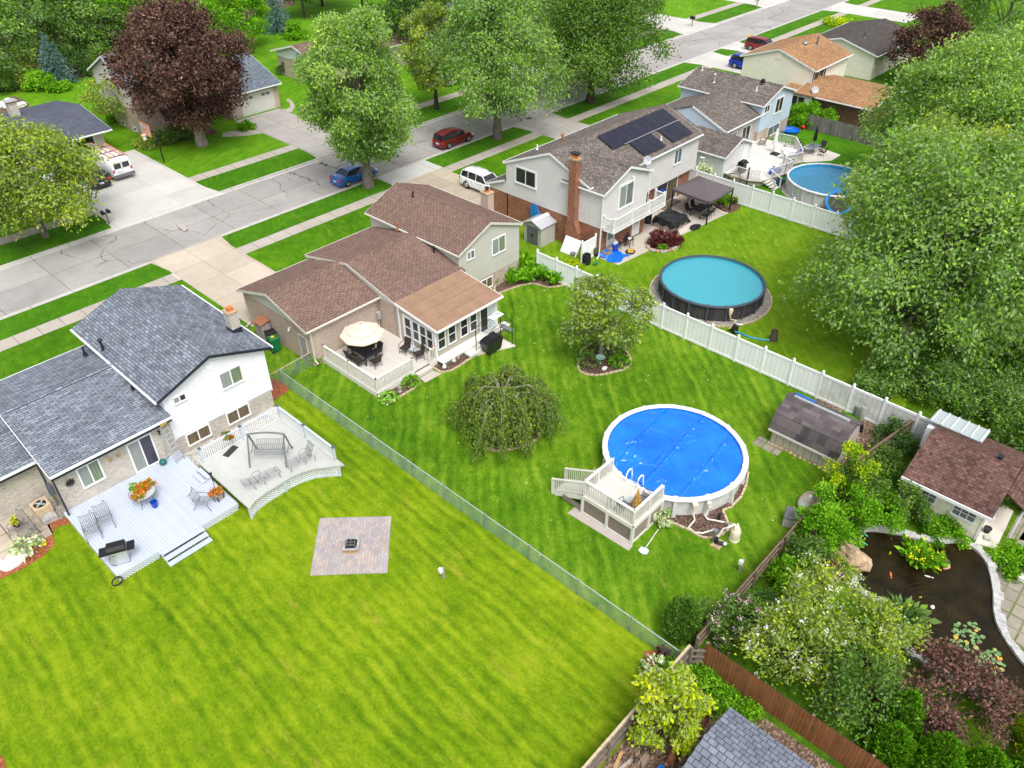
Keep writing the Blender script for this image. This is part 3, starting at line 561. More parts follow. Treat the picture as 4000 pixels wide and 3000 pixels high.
def lamp(P, x, y, z, F=FY, mat='trim_white'):
    m = MB(); n = Vector(F[1]); m.ball((x+n.x*.06, y+n.y*.06, z), .07); m.lathe([(.03, 0), (.08, -.13)], (x+n.x*.16, y+n.y*.16, z), 8); return m.build('wall_lamp', MAT[mat], P, smooth=True)
H1 = thing('house', 'white sided tri-level house with slate grey roof and white brick chimney', 'house', (11.3, 40, 0))
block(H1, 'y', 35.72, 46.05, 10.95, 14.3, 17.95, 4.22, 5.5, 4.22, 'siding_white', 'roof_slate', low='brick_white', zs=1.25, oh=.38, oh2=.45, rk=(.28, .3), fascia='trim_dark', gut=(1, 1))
block(H1, 'x', 5.02, 11.36, 35.5, 40.8, 45.4, 3.2, 4.17, 3.25, 'brick_white', 'roof_slate', oh=.44, rk=(.2, .02), fascia='trim_dark', rake=(0, 0))
m = MB(); m.extr([(35.5, 3.19), (40.8, 4.16), (40.8, 3.98), (35.5, 3.0)], 'x', 4.99, 5.017); m.build('bargeboard', 'trim_white', H1)
block(H1, 'x', -7, 5.2, 37.66, 41.3, 45.2, 2.87, 3.7, 2.87, 'brick_white', 'roof_slate', oh=.4, rk=(.2, .1), fascia='trim_dark', rake=(0, 0))
win(H1, FY, 35.94, 6.33, 7.33, 1.28, 2.5, gls=['glass_curtain', 'glass_green']); win(H1, FY, 35.94, 8.93, 10.13, .56, 2.44, gls=['glass_curtain', 'glass_screen'], name='sliding_door')
win(H1, FY, 36.0, 14.68, 15.93, 2.86, 3.84, gls=['glass_curtain', 'glass_green']); win(H1, FY, 36.0, 11.92, 12.55, 3.42, 3.76, gls=['glass_curtain', 'glass_dark'], fw=.07)
win(H1, FY, 36.03, 11.98, 13.28, .4, 1.1, gl='glass_brown'); win(H1, FY, 36.03, 14.5, 15.82, .38, 1.12, gl='glass_brown')
m = MB(); m.fbox((0,36,0), *FY, 14.05, 14.42, 0, .03, 4.4, 4.85)
for k in range(5): m.fbox((0,36,0), *FY, 14.08, 14.39, .03, .045, 4.45+k*.08, 4.49+k*.08)
m.build('gable_vent', 'trim_white', H1)
m = MB(); m.box(17.46, 35.93, 1.2, 17.54, 35.99, 4.15); m.box(11.33, 35.93, 1.2, 11.41, 35.99, 4.05); m.build('corner_trim', 'trim_white', H1)
chimney(H1, 17.02, 17.58, 38.1, 38.75, 4.2, 5.75, 'brick_white', base=4.72)
a, k = G(392, 1336, 4.85), H1; pipe(H1, a[0], a[1], 4.22+(a[0]-10.95)*.382, .62, .07, cap=1); a = G(334, 1388, 3.75); pipe(H1, a[0], a[1], 3.9, .4, .06); a = G(522, 1532, 3.6); pipe(H1, a[0], a[1], 3.55, .5, .06)
m = MB(); m.box(5.05, 35.5, .45, 5.13, 35.58, 3.0); m.box(5.05, 35.58, 2.9, 5.13, 35.94, 2.97); m.build('downspout', 'trim_dark', H1)
lamp(H1, 10.62, 35.94, 2.35, mat='metal_black')
m = MB(); m.box(4.95, 37.0, .9, 5.19, 37.3, 1.5); m.tube([(5.06, 37.15, .9), (5.06, 37.15, .05)], .03); m.tube([(5.06, 37.15, 1.5), (5.06, 37.2, 2.7)], .025); m.build('electric_meter', 'cap_grey', H1)
H2 = thing('house', 'beige tri-level house with brown shingle roof and a flat-roofed sunroom behind a pale deck', 'house', (30, 40, 0))
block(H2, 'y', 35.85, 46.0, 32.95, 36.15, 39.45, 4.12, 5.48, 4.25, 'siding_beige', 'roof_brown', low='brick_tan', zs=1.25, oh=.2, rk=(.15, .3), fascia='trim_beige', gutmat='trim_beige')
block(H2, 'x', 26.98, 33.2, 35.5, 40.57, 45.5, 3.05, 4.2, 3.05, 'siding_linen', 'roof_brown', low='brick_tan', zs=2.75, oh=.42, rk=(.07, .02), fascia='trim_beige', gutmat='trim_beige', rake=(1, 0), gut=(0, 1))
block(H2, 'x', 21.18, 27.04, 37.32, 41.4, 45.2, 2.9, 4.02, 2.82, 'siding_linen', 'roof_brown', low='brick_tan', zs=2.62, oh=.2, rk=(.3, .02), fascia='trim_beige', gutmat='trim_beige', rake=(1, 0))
S = MB(); S.box(27.07, 31.95, .36, 32.6, 35.86, 2.56); S.add([(27.07,31.95,2.56),(32.6,31.95,2.56),(32.6,35.86,2.56),(27.07,35.86,2.56),(27.07,31.95,2.6),(32.6,31.95,2.6),(32.6,35.86,2.92),(27.07,35.86,2.92)],[(0,1,5,4),(1,2,6,5),(2,3,7,6),(3,0,4,7),(4,5,6,7)]); S.build('sunroom_wall', 'siding_tan', H2)
S = MB(); S.add([(26.93,31.6,2.66),(32.8,31.6,2.66),(32.8,35.62,3.09),(26.93,35.62,3.09),(26.93,31.6,2.74),(32.8,31.6,2.74),(32.8,35.62,3.17),(26.93,35.62,3.17)],[(3,2,1,0),(4,5,6,7),(0,1,5,4),(1,2,6,5),(2,3,7,6),(3,0,4,7)])
sr = S.build('sunroom_roof', 'roll_brown', H2)
S = MB()
for q in (.25, .5, .75): y = 31.6+4.02*q; S.box(26.94, y-.012, 2.74+.43*q-.006, 32.79, y+.012, 2.74+.43*q+.01)
S.build('roof_seam', 'roof_brown', sr)
S = MB(); S.box(26.9, 31.5, 2.6, 32.83, 31.6, 2.72); S.extr([(31.6, 2.73), (35.6, 3.16), (35.6, 2.98), (31.6, 2.56)], 'x', 26.88, 26.925); S.extr([(31.6, 2.73), (35.6, 3.16), (35.6, 2.98), (31.6, 2.56)], 'x', 32.805, 32.85); S.build('gutter', 'trim_white', sr)
S = MB(); S.box(26.99, 31.9, .36, 27.1, 32.03, 2.6); S.box(32.5, 31.9, .36, 32.63, 32.0, 2.58); S.box(26.99, 35.4, .36, 27.06, 35.52, 2.9); S.box(27.0, 31.92, .36, 32.6, 31.95, .5); S.build('corner_trim', 'trim_white', H2)
for y0, y1 in ((34.25, 35.0), (33.6, 34.1), (32.9, 33.4), (32.25, 32.75)):
    if y0 > 34.2: d = door(H2, FX, 27.07, y0, y1, .38, 2.42); g = MB(); g.fbox((27.07,0,0), *FX, y0+.13, y1-.13, .02, .035, 1.0, 2.3); g.build('door_glass', 'glass_dark', d); g = MB(); g.fbox((27.07,0,0), *FX, y0+.1, y1-.1, .02, .05, 1.62, 1.68); g.build('door_rail', 'trim_white', d)
    else: win(H2, FX, 27.07, y0, y1, 1.0, 2.36, panes=1, hbar=True, fw=.09)
for x0, x1 in ((27.25, 27.8), (28.15, 28.72), (29.25, 29.8), (30.1, 30.65)): win(H2, FY, 31.95, x0, x1, 1.05, 2.35, panes=1, hbar=True, fw=.075)
win(H2, FY, 31.95, 31.05, 32.4, .5, 2.4, gls=['glass_dark', 'glass_bluewhite'], name='sliding_door', fw=.07)
win(H2, FY, 36.0, 36.42, 37.68, 2.74, 3.9, gls=['glass_curtain', 'glass_green']); win(H2, FY, 36.0, 33.92, 34.55, 3.34, 3.88, gls=['glass_curtain', 'glass_grey'], fw=.07)
win(H2, FY, 36.03, 35.2, 36.3, .3, 1.05, gl='glass_brown', fw=.06); win(H2, FY, 36.03, 33.3, 34.3, .3, 1.05, gl='glass_brown', fw=.06)
chimney(H2, 39.27, 39.9, 39.2, 39.95, 0, 5.45, 'brick_tan', base=None, potmat='terracotta', pot=.12)
m = MB(); m.lathe([(.1, 5.64), (.1, 5.78), (.2, 5.8), (.16, 5.9), (.01, 5.95)], (39.58, 39.57, 0), 10); m.build('chimney_cowl', 'metal_black', H2)
a = G(1549, 848, 5.0); pipe(H2, a[0], a[1], 4.12+(a[0]-32.95)*.425, .4, .055, mat='rust', cap=1); a = G(1614, 771, 5.2); pipe(H2, a[0], a[1], 4.12+(a[0]-32.95)*.425, .42, .06); a = G(1695, 987, 3.6); pipe(H2, a[0], a[1], 3.05+(a[1]-35.5)*.227, .45, .06)
door(H2, FX, 21.48, 38.0, 38.75, .02, 1.95, 'cabinet_grey', 'trim_beige'); lamp(H2, 21.48, 39.6, 2.1, FX)
downspout(H2, 21.46, 44.9, 0, 2.7, 'trim_beige', (-.45, -.1)); downspout(H2, 21.55, 37.45, .3, 2.75, 'trim_beige'); downspout(H2, 33.1, 35.95, 2.9, 4.0, 'trim_beige', (0, 0))
m = MB(); m.box(26.7, 37.3, 1.2, 26.98, 37.5, 1.75); m.tube([(26.84, 37.4, 1.2), (26.84, 37.42, .4)], .035); m.tube([(26.84, 37.4, 1.75), (26.84, 37.45, 2.6)], .03); m.build('electric_meter', 'stone_grey', H2)
H3 = thing('house', 'red brick and pale siding house with solar panels, tall chimney and white balcony', 'house', (53, 38, 0))
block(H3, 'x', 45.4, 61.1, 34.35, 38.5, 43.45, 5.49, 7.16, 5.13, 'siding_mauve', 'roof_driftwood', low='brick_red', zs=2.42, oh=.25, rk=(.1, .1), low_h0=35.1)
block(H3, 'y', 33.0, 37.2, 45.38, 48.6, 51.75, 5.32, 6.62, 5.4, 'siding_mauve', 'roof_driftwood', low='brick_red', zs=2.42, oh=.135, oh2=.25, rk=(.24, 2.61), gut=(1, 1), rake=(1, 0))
m = MB(); m.box(45.56, 34.55, 0, 51.4, 35.1, 2.42); m.build('lower_wall', 'brick_red', H3)
m = MB(); m.extr([(43.25, 3.66), (45.5, 2.76), (45.5, 2.62), (43.25, 3.52)], 'x', 45.35, 54.5); q = m.build('porch_roof', 'roof_driftwood', H3)
m = MB(); m.extr([(43.25, 3.65), (45.52, 2.74), (45.52, 2.55), (43.25, 3.46)], 'x', 45.32, 45.347); m.box(45.35, 45.5, 2.6, 54.5, 45.6, 2.72); m.build('gutter', 'trim_white', q)
m = MB(); m.extr([(43.2, 2.42), (45.2, 2.42), (45.2, 2.7), (43.2, 3.5)], 'x', 45.5, 54.4); m.build('wall', 'siding_mauve', H3); m = MB(); m.box(45.53, 43.07, 0, 54.37, 45.17, 2.42); m.build('lower_wall', 'brick_red', H3)
win(H3, FX, 45.5, 39.99, 42.06, 3.8, 5.02, gl='glass_dark', fw=.14)
win(H3, FY, 33.24, 47.72, 49.42, 3.36, 5.1, gls=['glass_curtain', 'glass_grey'], name='sliding_door', fw=.16)
win(H3, FY, 34.6, 52.1, 53.1, 3.6, 5.0, panes=2, gl='glass_sky', fw=.12); win(H3, FY, 34.6, 57.3, 58.3, 3.75, 4.95, panes=2, gl='glass_sky', fw=.12)
win(H3, FY, 35.1, 55.9, 59.0, .14, 2.1, gls=['glass_screen', 'glass_brown'], name='sliding_door', fw=.12); win(H3, FY, 35.1, 52.4, 53.2, .9, 2.0, panes=1, fw=.1); win(H3, FY, 35.1, 53.6, 54.5, .9, 2.0, panes=1, fw=.1)
door(H3, FY, 33.27, 46.5, 47.4, .05, 2.1, light=(1.05, 1.98)); door(H3, FY, 33.27, 49.9, 50.8, .12, 2.12, light=(1.15, 2.0)); lamp(H3, 49.2, 33.24, 5.55)
m = MB(); m.box(44.98, 35.05, 0, 45.5, 36.3, 1.6); m.add([(44.98,35.05,1.6),(45.5,35.05,1.6),(45.5,36.3,1.6),(44.98,36.3,1.6),(44.98,35.45,2.5),(45.5,35.45,2.5),(45.5,36.15,2.5),(44.98,36.15,2.5)],[(0,1,5,4),(1,2,6,5),(2,3,7,6),(3,0,4,7)]); m.box(44.98, 35.45, 2.5, 45.5, 36.15, 7.35)
ch = m.build('chimney', 'brick_red', H3)
m = MB(); m.box(44.93, 35.4, 7.35, 45.55, 36.2, 7.5); m.build('chimney_cap', 'stone_tan', ch); m = MB(); m.box(45.07, 35.55, 7.5, 45.41, 36.05, 7.72); m.build('flue', 'terracotta', ch); m = MB(); m.box(45.0, 35.45, 7.84, 45.48, 36.15, 7.9)
for x, y in ((45.08, 35.56), (45.4, 35.56), (45.08, 36.04), (45.4, 36.04)): m.box(x-.02, y-.02, 7.72, x+.02, y+.02, 7.84)
m.build('chimney_cowl', 'metal_black', ch)
downspout(H3, 45.42, 33.12, 0, 5.2, kick=(-.4, -.1)); downspout(H3, 51.6, 33.15, 3.3, 5.2, kick=(0, 0))
bl = MB(); bl.box(45.75, 32.15, 2.22, 52.75, 33.24, 2.4); bal = bl.build('balcony', 'trim_white', H3)
bl = MB(); bl.box(45.78, 32.18, 2.404, 52.72, 33.22, 2.43); bl.build('balcony_floor', 'wood_grey', bal)
def rail(m, a, b, z0, z1, sp=.12, bw=.035, top=(.09, .05), bot=.06):
    a = Vector((a[0], a[1], 0)); b = Vector((b[0], b[1], 0)); d = b-a; n = max(1, int(d.length/sp))
    m.beam(a+Vector((0,0,z1)), b+Vector((0,0,z1)), *top); m.beam(a+Vector((0,0,z0+bot)), b+Vector((0,0,z0+bot)), .05, .05)
    for i in range(1, n): p = a+d*i/n; m.box(p.x-bw/2, p.y-bw/2, z0+bot, p.x+bw/2, p.y+bw/2, z1-.02)
bl = MB()
for a, b in (((45.85, 33.2), (45.85, 32.25)), ((45.85, 32.25), (48.2, 32.25)), ((48.2, 32.25), (50.5, 32.25)), ((50.5, 32.25), (52.65, 32.25)), ((52.65, 32.25), (52.65, 33.2))): rail(bl, a, b, 2.42, 3.32)
bl.build('balcony_railing', 'trim_white', bal)
for x, y in ((45.85, 33.15), (45.85, 32.25), (48.2, 32.25), (50.5, 32.25), (52.65, 32.25), (52.65, 33.15)): bl = MB(); bl.box(x-.06, y-.06, 2.43, x+.06, y+.06, 3.42); bl.box(x-.085, y-.085, 3.42, x+.085, y+.085, 3.46); bl.box(x-.09, y-.09, 2.43, x+.09, y+.09, 2.53); bl.build('balcony_post', 'trim_white', bal)
def on_slope(x, y, up=0.0): return (x, y, 7.16-(38.5-y)*.4024+up)
def solar_panel(x0, x1, y0, y1):
    m = MB(); e = .1; a, b, c, d = on_slope(x0+.012, y0, e), on_slope(x1-.012, y0, e), on_slope(x1-.012, y1, e), on_slope(x0+.012, y1, e); up = Vector((0, -.373, .928))*.04
    m.add([a, b, c, d]+[tuple(Vector(p)+up) for p in (a, b, c, d)], [(3,2,1,0),(4,5,6,7),(0,1,5,4),(1,2,6,5),(2,3,7,6),(3,0,4,7)])
    p = m.build('solar_panel', 'solar_cell', H3); f = MB()
    v = [Vector(q)+up*1.05 for q in (a, b, c, d)]
    for i in range(4): f.beam(v[i], v[(i+1) % 4], .03, .02)
    f.build('panel_frame', 'solar_frame', p)
    return p
for i in range(9): solar_panel(50.8+i*1.025, 50.8+(i+1)*1.025, 36.42, 38.05)
for x in (52.86, 56.95):
    for i in range(3): solar_panel(x+i*1.0, x+(i+1)*1.0, 34.72, 36.32)
m = MB(); m.beam(on_slope(52.3, 36.37, .16), on_slope(60.1, 36.37, .16), .05, .04); m.build('panel_rail', 'metal_light', H3)
a = on_slope(56.3, 35.5); pipe(H3, a[0], a[1], a[2], .3, .06, 'trim_white')
a = G(2272, 512, 6.2); pipe(H3, 50.2, 41.2, 6.0, .6, .08, 'rust', 1); pipe(H3, 48.2, 42.2, 5.7, .38, .06, 'trim_white')
m = MB(); c = G(2530, 626, 6.0); dv_ = Vector((-.5, -.75, .45)).normalized()
ux = dv_.orthogonal().normalized(); uy = dv_.cross(ux)
rings = [[Vector(c)+dv_*(-.12+.12*(r/.36)**2)+ (ux*math.cos(2*PI*k/20)+uy*math.sin(2*PI*k/20))*r for k in range(20)] for r in (.02, .12, .24, .36)]
m.add([tuple(p) for rg in rings for p in rg], [(i*20+k, i*20+(k+1) % 20, (i+1)*20+(k+1) % 20, (i+1)*20+k) for i in range(3) for k in range(20)]); m.add([tuple(p-dv_*.02) for p in rings[0]]+[tuple(p-dv_*.02) for p in rings[3]], [(k, 20+k, 20+(k+1) % 20, (k+1) % 20) for k in range(20)])
m.tube([Vector(c)-dv_*.1, Vector(c)+Vector((.1,.35,-.35))], .025); m.tube([Vector(c)-dv_*.1+Vector((0,0,-.3)), Vector(c)+dv_*.35], .015); m.ball(Vector(c)+dv_*.35, .05)
m.build('satellite_dish', 'dish_grey', H3, smooth=True, fixn=False)
H4 = thing('house', 'pale blue tri-level house with weathered grey-brown roof behind the brick house', 'house', (74, 40, 0))
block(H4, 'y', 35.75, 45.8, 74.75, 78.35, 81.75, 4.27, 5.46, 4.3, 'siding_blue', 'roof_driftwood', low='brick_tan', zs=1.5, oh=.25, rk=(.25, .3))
block(H4, 'x', 68.45, 75.6, 36.0, 40.0, 45.3, 3.3, 4.92, 3.0, 'brick_white', 'roof_driftwood', oh=.4, rk=(.12, .5), rake=(0, 0))
m = MB(); m.extr([(36.35, 3.28), (40, 4.8), (45, 2.98), (45, 2.6), (36.35, 2.6)], 'x', 68.5, 68.56); m.build('gable_wall', 'siding_blue', H4); m = MB(); m.extr([(36.0, 3.29), (40, 4.91), (40, 4.7), (36.0, 3.08)], 'x', 68.4, 68.44); m.build('bargeboard', 'trim_white', H4)
block(H4, 'x', 62.0, 68.55, 38.3, 41.8, 45.3, 2.65, 4.05, 2.65, 'siding_blue', 'roof_driftwood', oh=.3, rk=(.3, .02), rake=(1, 0))
win(H4, FY, 36.0, 77.9, 79.3, 2.75, 4.1, gl='glass_dark', fw=.14); win(H4, FY, 36.0, 75.6, 76.5, 3.3, 3.95, gl='glass_dark', fw=.12); win(H4, FY, 36.03, 77.3, 79.6, .45, 1.35, gl='glass_grey')
win(H4, FY, 36.4, 72.4, 73.9, .5, 2.5, gl='glass_dark', name='sliding_door'); win(H4, FY, 36.4, 69.9, 71.2, 1.4, 2.5, gl='glass_grey')
pipe(H4, 76.5, 42.6, 4.85, .75, .09, 'metal_light', 1); pipe(H4, 76.7, 37.8, 4.9, .4, .07, 'trim_white'); pipe(H4, 77.9, 45.0, 5.3, .4, .07, 'trim_white'); a = (78.3, 38.0, 5.4); m = MB(); m.box(77.7, 37.7, 5.2, 78.3, 38.2, 5.3); m.ball((78.1, 37.95, 5.55), .24); m.build('roof_turbine', 'metal_black', H4, smooth=True)
SH = thing('shed', 'whitewashed timber shed with grey-brown shingle roof between the brick house and the pale blue house', 'shed', (68, 36.4, 0))
block(SH, 'y', 34.0, 38.9, 65.25, 68.05, 70.85, 2.2, 3.3, 2.2, 'shed_white', 'roof_driftwood', oh=.25, rk=(.23, .1), rake=(1, 0))
door(SH, FY, 34.23, 68.9, 69.7, .5, 2.2); lamp(SH, 68.1, 34.23, 2.85, mat='metal_black')
H5 = thing('house', 'cream sided two-storey house with tan shingle roof and brown brick rear wing', 'house', (93, 42, 0))
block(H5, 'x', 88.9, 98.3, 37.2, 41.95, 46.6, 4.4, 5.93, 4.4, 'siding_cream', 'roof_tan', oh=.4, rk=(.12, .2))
block(H5, 'y', 29.2, 38.0, 86.4, 91.0, 95.6, 2.5, 3.35, 2.5, 'brick_brown', 'roof_tan', oh=.45, rk=(.3, .2))
win(H5, FY, 37.6, 89.6, 91.9, 3.1, 4.05, gl='glass_dark'); m = MB()
for x in (89.15, 92.0): m.fbox((0,37.6,0), *FY, x, x+.38, 0, .04, 3.0, 4.1)
m.build('shutter', 'metal_black', H5)
m = MB(); m.fbox((89.02,0,0), *FX, 41.6, 42.3, 0, .03, 4.75, 5.35); m.build('gable_vent', 'siding_cream', H5)
m = MB(); m.box(86.3, 36.0, 0, 86.8, 39.4, 2.45); m.build('wall', 'trim_white', H5); win(H5, FX, 86.3, 36.7, 38.3, .8, 2.2, gl='glass_dark'); m = MB(); m.extr([(35.6, 2.5), (39.8, 2.5), (39.8, 2.62), (35.6, 2.62)], 'x', 86.0, 89); m.build('roof', 'roof_tan', H5)
pipe(H5, 95.3, 40.5, 5.45, .9, .1, 'cap_grey'); m = MB(); m.ball((93.6, 41.2, 5.8), .38, .38, .2); m.build('roof_turbine', 'metal_grey', H5, smooth=True)
m = MB(); c = Vector(G(3182, 352, 2.9)); m.lathe([(.02, 0), (.25, .02), (.42, .1), (.43, .12), (.25, .04), (.02, .03)], (0, 0, 0), 18); rm = Vector((-.45, -.75, .45)).normalized().to_track_quat('Z', 'Y').to_matrix(); m.v = [tuple(rm @ Vector(p)+c) for p in m.v]; m.tube([c, c+Vector((.1, .2, -.5))], .03); m.build('satellite_dish', 'dish_grey', H5, smooth=True)
downspout(H5, 88.95, 37.5, 2.4, 4.2)
H6 = thing('house', 'house with dark brown roof and cream walls mostly hidden behind the tan-roofed house', 'house', (110, 41, 0))
block(H6, 'x', 104.6, 118, 36.5, 41.5, 46.2, 3.0, 4.35, 3.2, 'siding_cream', 'roof_dark', oh=.4, rk=(.25, .2)); pipe(H6, 108, 40, 4.0, .8, .1, 'cap_grey')
H7 = thing('house', 'low house with dark navy shingle roof, white chimney and an open garage across the street', 'house', (26, 88, 0))
m = MB(); m.extr([(82.9, 2.42), (89.4, 3.45), (96, 2.42), (96, 2.28), (89.4, 3.31), (82.9, 2.28)], 'x', 5, 30.1); ro = m.build('roof', 'roof_navy', H7)
m = MB(); m.box(5, 82.78, 2.28, 30.1, 82.9, 2.4); m.extr([(82.9, 2.41), (89.4, 3.44), (89.4, 3.24), (82.9, 2.2)], 'x', 30.103, 30.13); m.build('gutter', 'trim_white', ro)
m = MB(); W_ = 84.1
m.box(28.55, W_, 0, 29.5, W_+.15, 2.35); m.box(23.0, W_, 2.02, 28.55, W_+.15, 2.35); m.box(5.4, W_, 0, 23.0, W_+.15, 2.35); m.box(29.35, W_+.15, 0, 29.5, 95.2, 2.35); m.box(5.4, 95.05, 0, 29.35, 95.2, 2.35); m.box(22.85, W_+.15, 0, 23, 95.05, 2.3)
m.extr([(84.2, 2.35), (95.1, 2.35), (89.4, 3.3)], 'x', 29.36, 29.49); m.build('wall', 'siding_pale', H7)
m = MB(); m.box(23.0, W_+.15, 0.0, 29.35, 95.05, .02); m.build('garage_floor', 'drive_grey', H7)
m = MB(); m.box(23.2, 90, .1, 25.5, 90.6, 1.7); m.box(26.2, 92, .05, 29, 92.8, 1.5); m.box(23.1, 86, .05, 23.6, 89, 1.2); m.build('garage_shelf', 'wood_old', H7)
m = MB(); m.box(22.93, W_-.05, 0, 23.05, W_, 2.02); m.box(28.5, W_-.05, 0, 28.62, W_, 2.02); m.box(22.93, W_-.05, 2.02, 28.62, W_, 2.14); m.build('garage_door_frame', 'trim_white', H7)
c = G(55, 445, 3.2); chimney(H7, c[0]-.35, c[0]+.45, c[1]-.5, c[1]+.5, 2.6, 4.3, 'brick_white', potmat='trim_white', pot=.1); m = MB(); m.box(c[0]-.5, c[1]-.55, 4.5, c[0]+.6, c[1]+.55, 4.56); m.build('chimney_cowl', 'metal_light', H7)
H8 = thing('house', 'tan brick house with blue-grey roof and double garage behind the copper-leaved tree', 'house', (42, 88, 0))
block(H8, 'x', 33.6, 43.4, 85.0, 89.6, 94.3, 5.3, 7.5, 5.3, 'siding_pale', 'roof_bluegrey', low='brick_tan', zs=2.6, oh=.5, rk=(.35, .3), rake=(1, 0))
block(H8, 'x', 43.2, 49.7, 82.3, 88.3, 94.2, 2.75, 5.0, 2.75, 'brick_tan', 'roof_bluegrey', oh=.5, rk=(.1, .3))
m = MB(); m.fbox((0,82.8,0), *FY, 44.6, 48.6, -.02, .03, .04, 2.2); gd = m.build('garage_door', 'siding_linen', H8)
m = MB(); m.fbox((0,82.8,0), *FY, 44.5, 48.7, -.02, .06, 2.2, 2.32); m.fbox((0,82.8,0), *FY, 44.48, 44.6, -.02, .06, 0, 2.2); m.fbox((0,82.8,0), *FY, 48.6, 48.72, -.02, .06, 0, 2.2); m.build('frame', 'trim_beige', gd)
m = MB()
for a in (45.0, 45.6, 47.2, 47.8): 
    for q in range(3): m.fbox((0,82.8,0), *FY, a+q*.15, a+q*.15+.12, .03, .04, 1.75, 2.0)
m.build('garage_door_window', 'glass_dark', gd)
win(H8, FY, 85.5, 36.6, 38.9, .8, 2.1, panes=3, gl='glass_dark'); win(H8, FX, 33.95, 86.6, 87.2, .25, .6, panes=1, gl='glass_dark', fw=.06); win(H8, FX, 33.95, 89.4, 90.0, .25, .6, panes=1, gl='glass_dark', fw=.06)
m = MB(); m.lathe([(.01, 0), (.35, 0), (.35, .04), (.01, .05)], (0,0,0), 16); m.v = [(33.93-z, 89.6+x, 6.35+y*1.3) for x, y, z in m.v]; m.build('gable_vent', 'trim_white', H8)
H9 = thing('house', 'white gabled house with brick base half hidden behind the big pale maple', 'house', (62, 90, 0))
block(H9, 'x', 56.3, 72, 84.5, 89.5, 94.5, 2.9, 4.3, 2.9, 'siding_white', 'roof_brown', low='brick_tan', zs=2.3, oh=.5, rk=(.5, .3))
H10 = thing('house', 'pale house with grey-brown roof far across the street behind the tall maples', 'house', (88, 92, 0))
block(H10, 'x', 82, 98, 86, 91, 96, 2.9, 4.6, 2.9, 'siding_white', 'roof_bluegrey', oh=.5, rk=(.4, .3)); win(H10, FY, 86.5, 84, 86, 1, 2.2)
def lattice(m, a, b, z0, z1, sp=.11, w=.035, th=.012):        # criss-cross slats between ground points a and b
    a = Vector((a[0], a[1], 0)); b = Vector((b[0], b[1], 0)); d = b-a; Ln = d.length; u = d/Ln; H = z1-z0
    nrm = Vector((u.y, -u.x, 0)); k = -H
    while k < Ln:
        for s in (1, -1):
            t0, t1 = max(0, -k), min(H, Ln-k)
            if t1-t0 > .02:
                if s > 0: p, q = a+u*(k+t0)+Vector((0,0,z0+t0)), a+u*(k+t1)+Vector((0,0,z0+t1))
                else: p, q = a+u*(k+t0)+Vector((0,0,z1-t0)), a+u*(k+t1)+Vector((0,0,z1-t1))
                o = nrm*th*s*.5; m.beam(p+o, q+o, w, th, up=nrm)
        k += sp
def post(P, x, y, z0, z1, mat, capmat, w=.1, name='post', cw=.16):
    m = MB(); m.box(x-w/2, y-w/2, z0, x+w/2, y+w/2, z1); p = m.build(name, MAT[mat], P)
    c = MB(); c.lathe([(cw*.72, z1), (cw*.72, z1+.04), (cw*.45, z1+.1), (.001, z1+.12)], (x, y, 0), 4, PI/4); c.build('post_cap', MAT[capmat], p); return p
D1 = thing('deck', 'low pale blue-grey boarded deck behind the slate-roofed house', 'deck', (8.2, 33, 0))
m = MB(); m.box(4.98, 30.03, .38, 11.36, 35.93, .45); m.build('deck_floor', 'deck_blue', D1)
m = MB(); m.box(4.95, 30.0, .2, 11.36, 30.03, .445); m.box(4.95, 30.0, .2, 4.98, 35.9, .445); m.build('fascia_board', 'deck_trim_cool', D1)
m = MB(); lattice(m, (4.97, 30.02), (7.0, 30.02), 0, .22, .15, .04); lattice(m, (9.3, 30.02), (11.3, 30.02), 0, .22, .15, .04); lattice(m, (4.97, 35.5), (4.97, 30.05), 0, .22, .15, .04); m.build('lattice', 'lattice_white', D1)
m = MB(); m.box(5.2, 30.25, .01, 11.3, 35.5, .3); m.build('deck_shade_block', 'shadow_void', D1)  # near-black solid block paints the shade under the low deck
for k in range(3):
    m = MB(); y = 30.0-.32*k; z = .37-.14*k; m.box(7.02, y-.3, z-.04, 9.28, y+.01, z); m.box(7.04, y-.0, z-.14 if k < 2 else 0, 9.26, y+.008, z-.04); m.box(7.04, y-.28, 0, 7.09, y, z-.04); m.box(9.21, y-.28, 0, 9.26, y, z-.04); m.build('step', 'deck_blue', D1)
D2 = thing('deck', 'raised pale-topped deck with curved front, white railings and lattice skirt', 'deck', (14, 31, 0))
RD = [(11.42, 34.25), (11.4, 28.9), (11.92, 29.17), (12.56, 29.27), (13.41, 29.27), (14.05, 29.3), (14.72, 29.18), (15.35, 28.95), (15.9, 28.53), (16.66, 27.97), (16.72, 33.95)]
m = MB(); m.prism(RD, .7, .8); m.build('deck_floor', 'deck_top', D2)
RB = [(11.42, 34.1), (11.44, 29.0), (11.95, 29.27), (12.6, 29.37), (13.41, 29.37), (14.05, 29.4), (14.75, 29.28), (15.4, 29.05), (15.93, 28.65), (16.4, 28.2), (16.6, 33.8)]
m = MB(); 
for i in range(1, 10): a, b = RB[i], RB[i+1]; lattice(m, a, b, .12, .7, .15, .042)
m.build('lattice', 'lattice_white', D2)
m = MB(); m.prism([(x+(.35 if x < 12 else -.35 if x > 16 else 0), y+(.35 if y < 30 else -.3)) for x, y in RB], .01, .66); m.build('deck_shade_block', 'shadow_void', D2)  # solid dark filler behind the lattice, coloured as the shade below the deck
m = MB()
for i in range(1, 10): a, b = RB[i], RB[i+1]; m.beam((a[0], a[1], .07), (b[0], b[1], .07), .05, .14)
m.build('base_board', 'deck_trim_cool', D2)
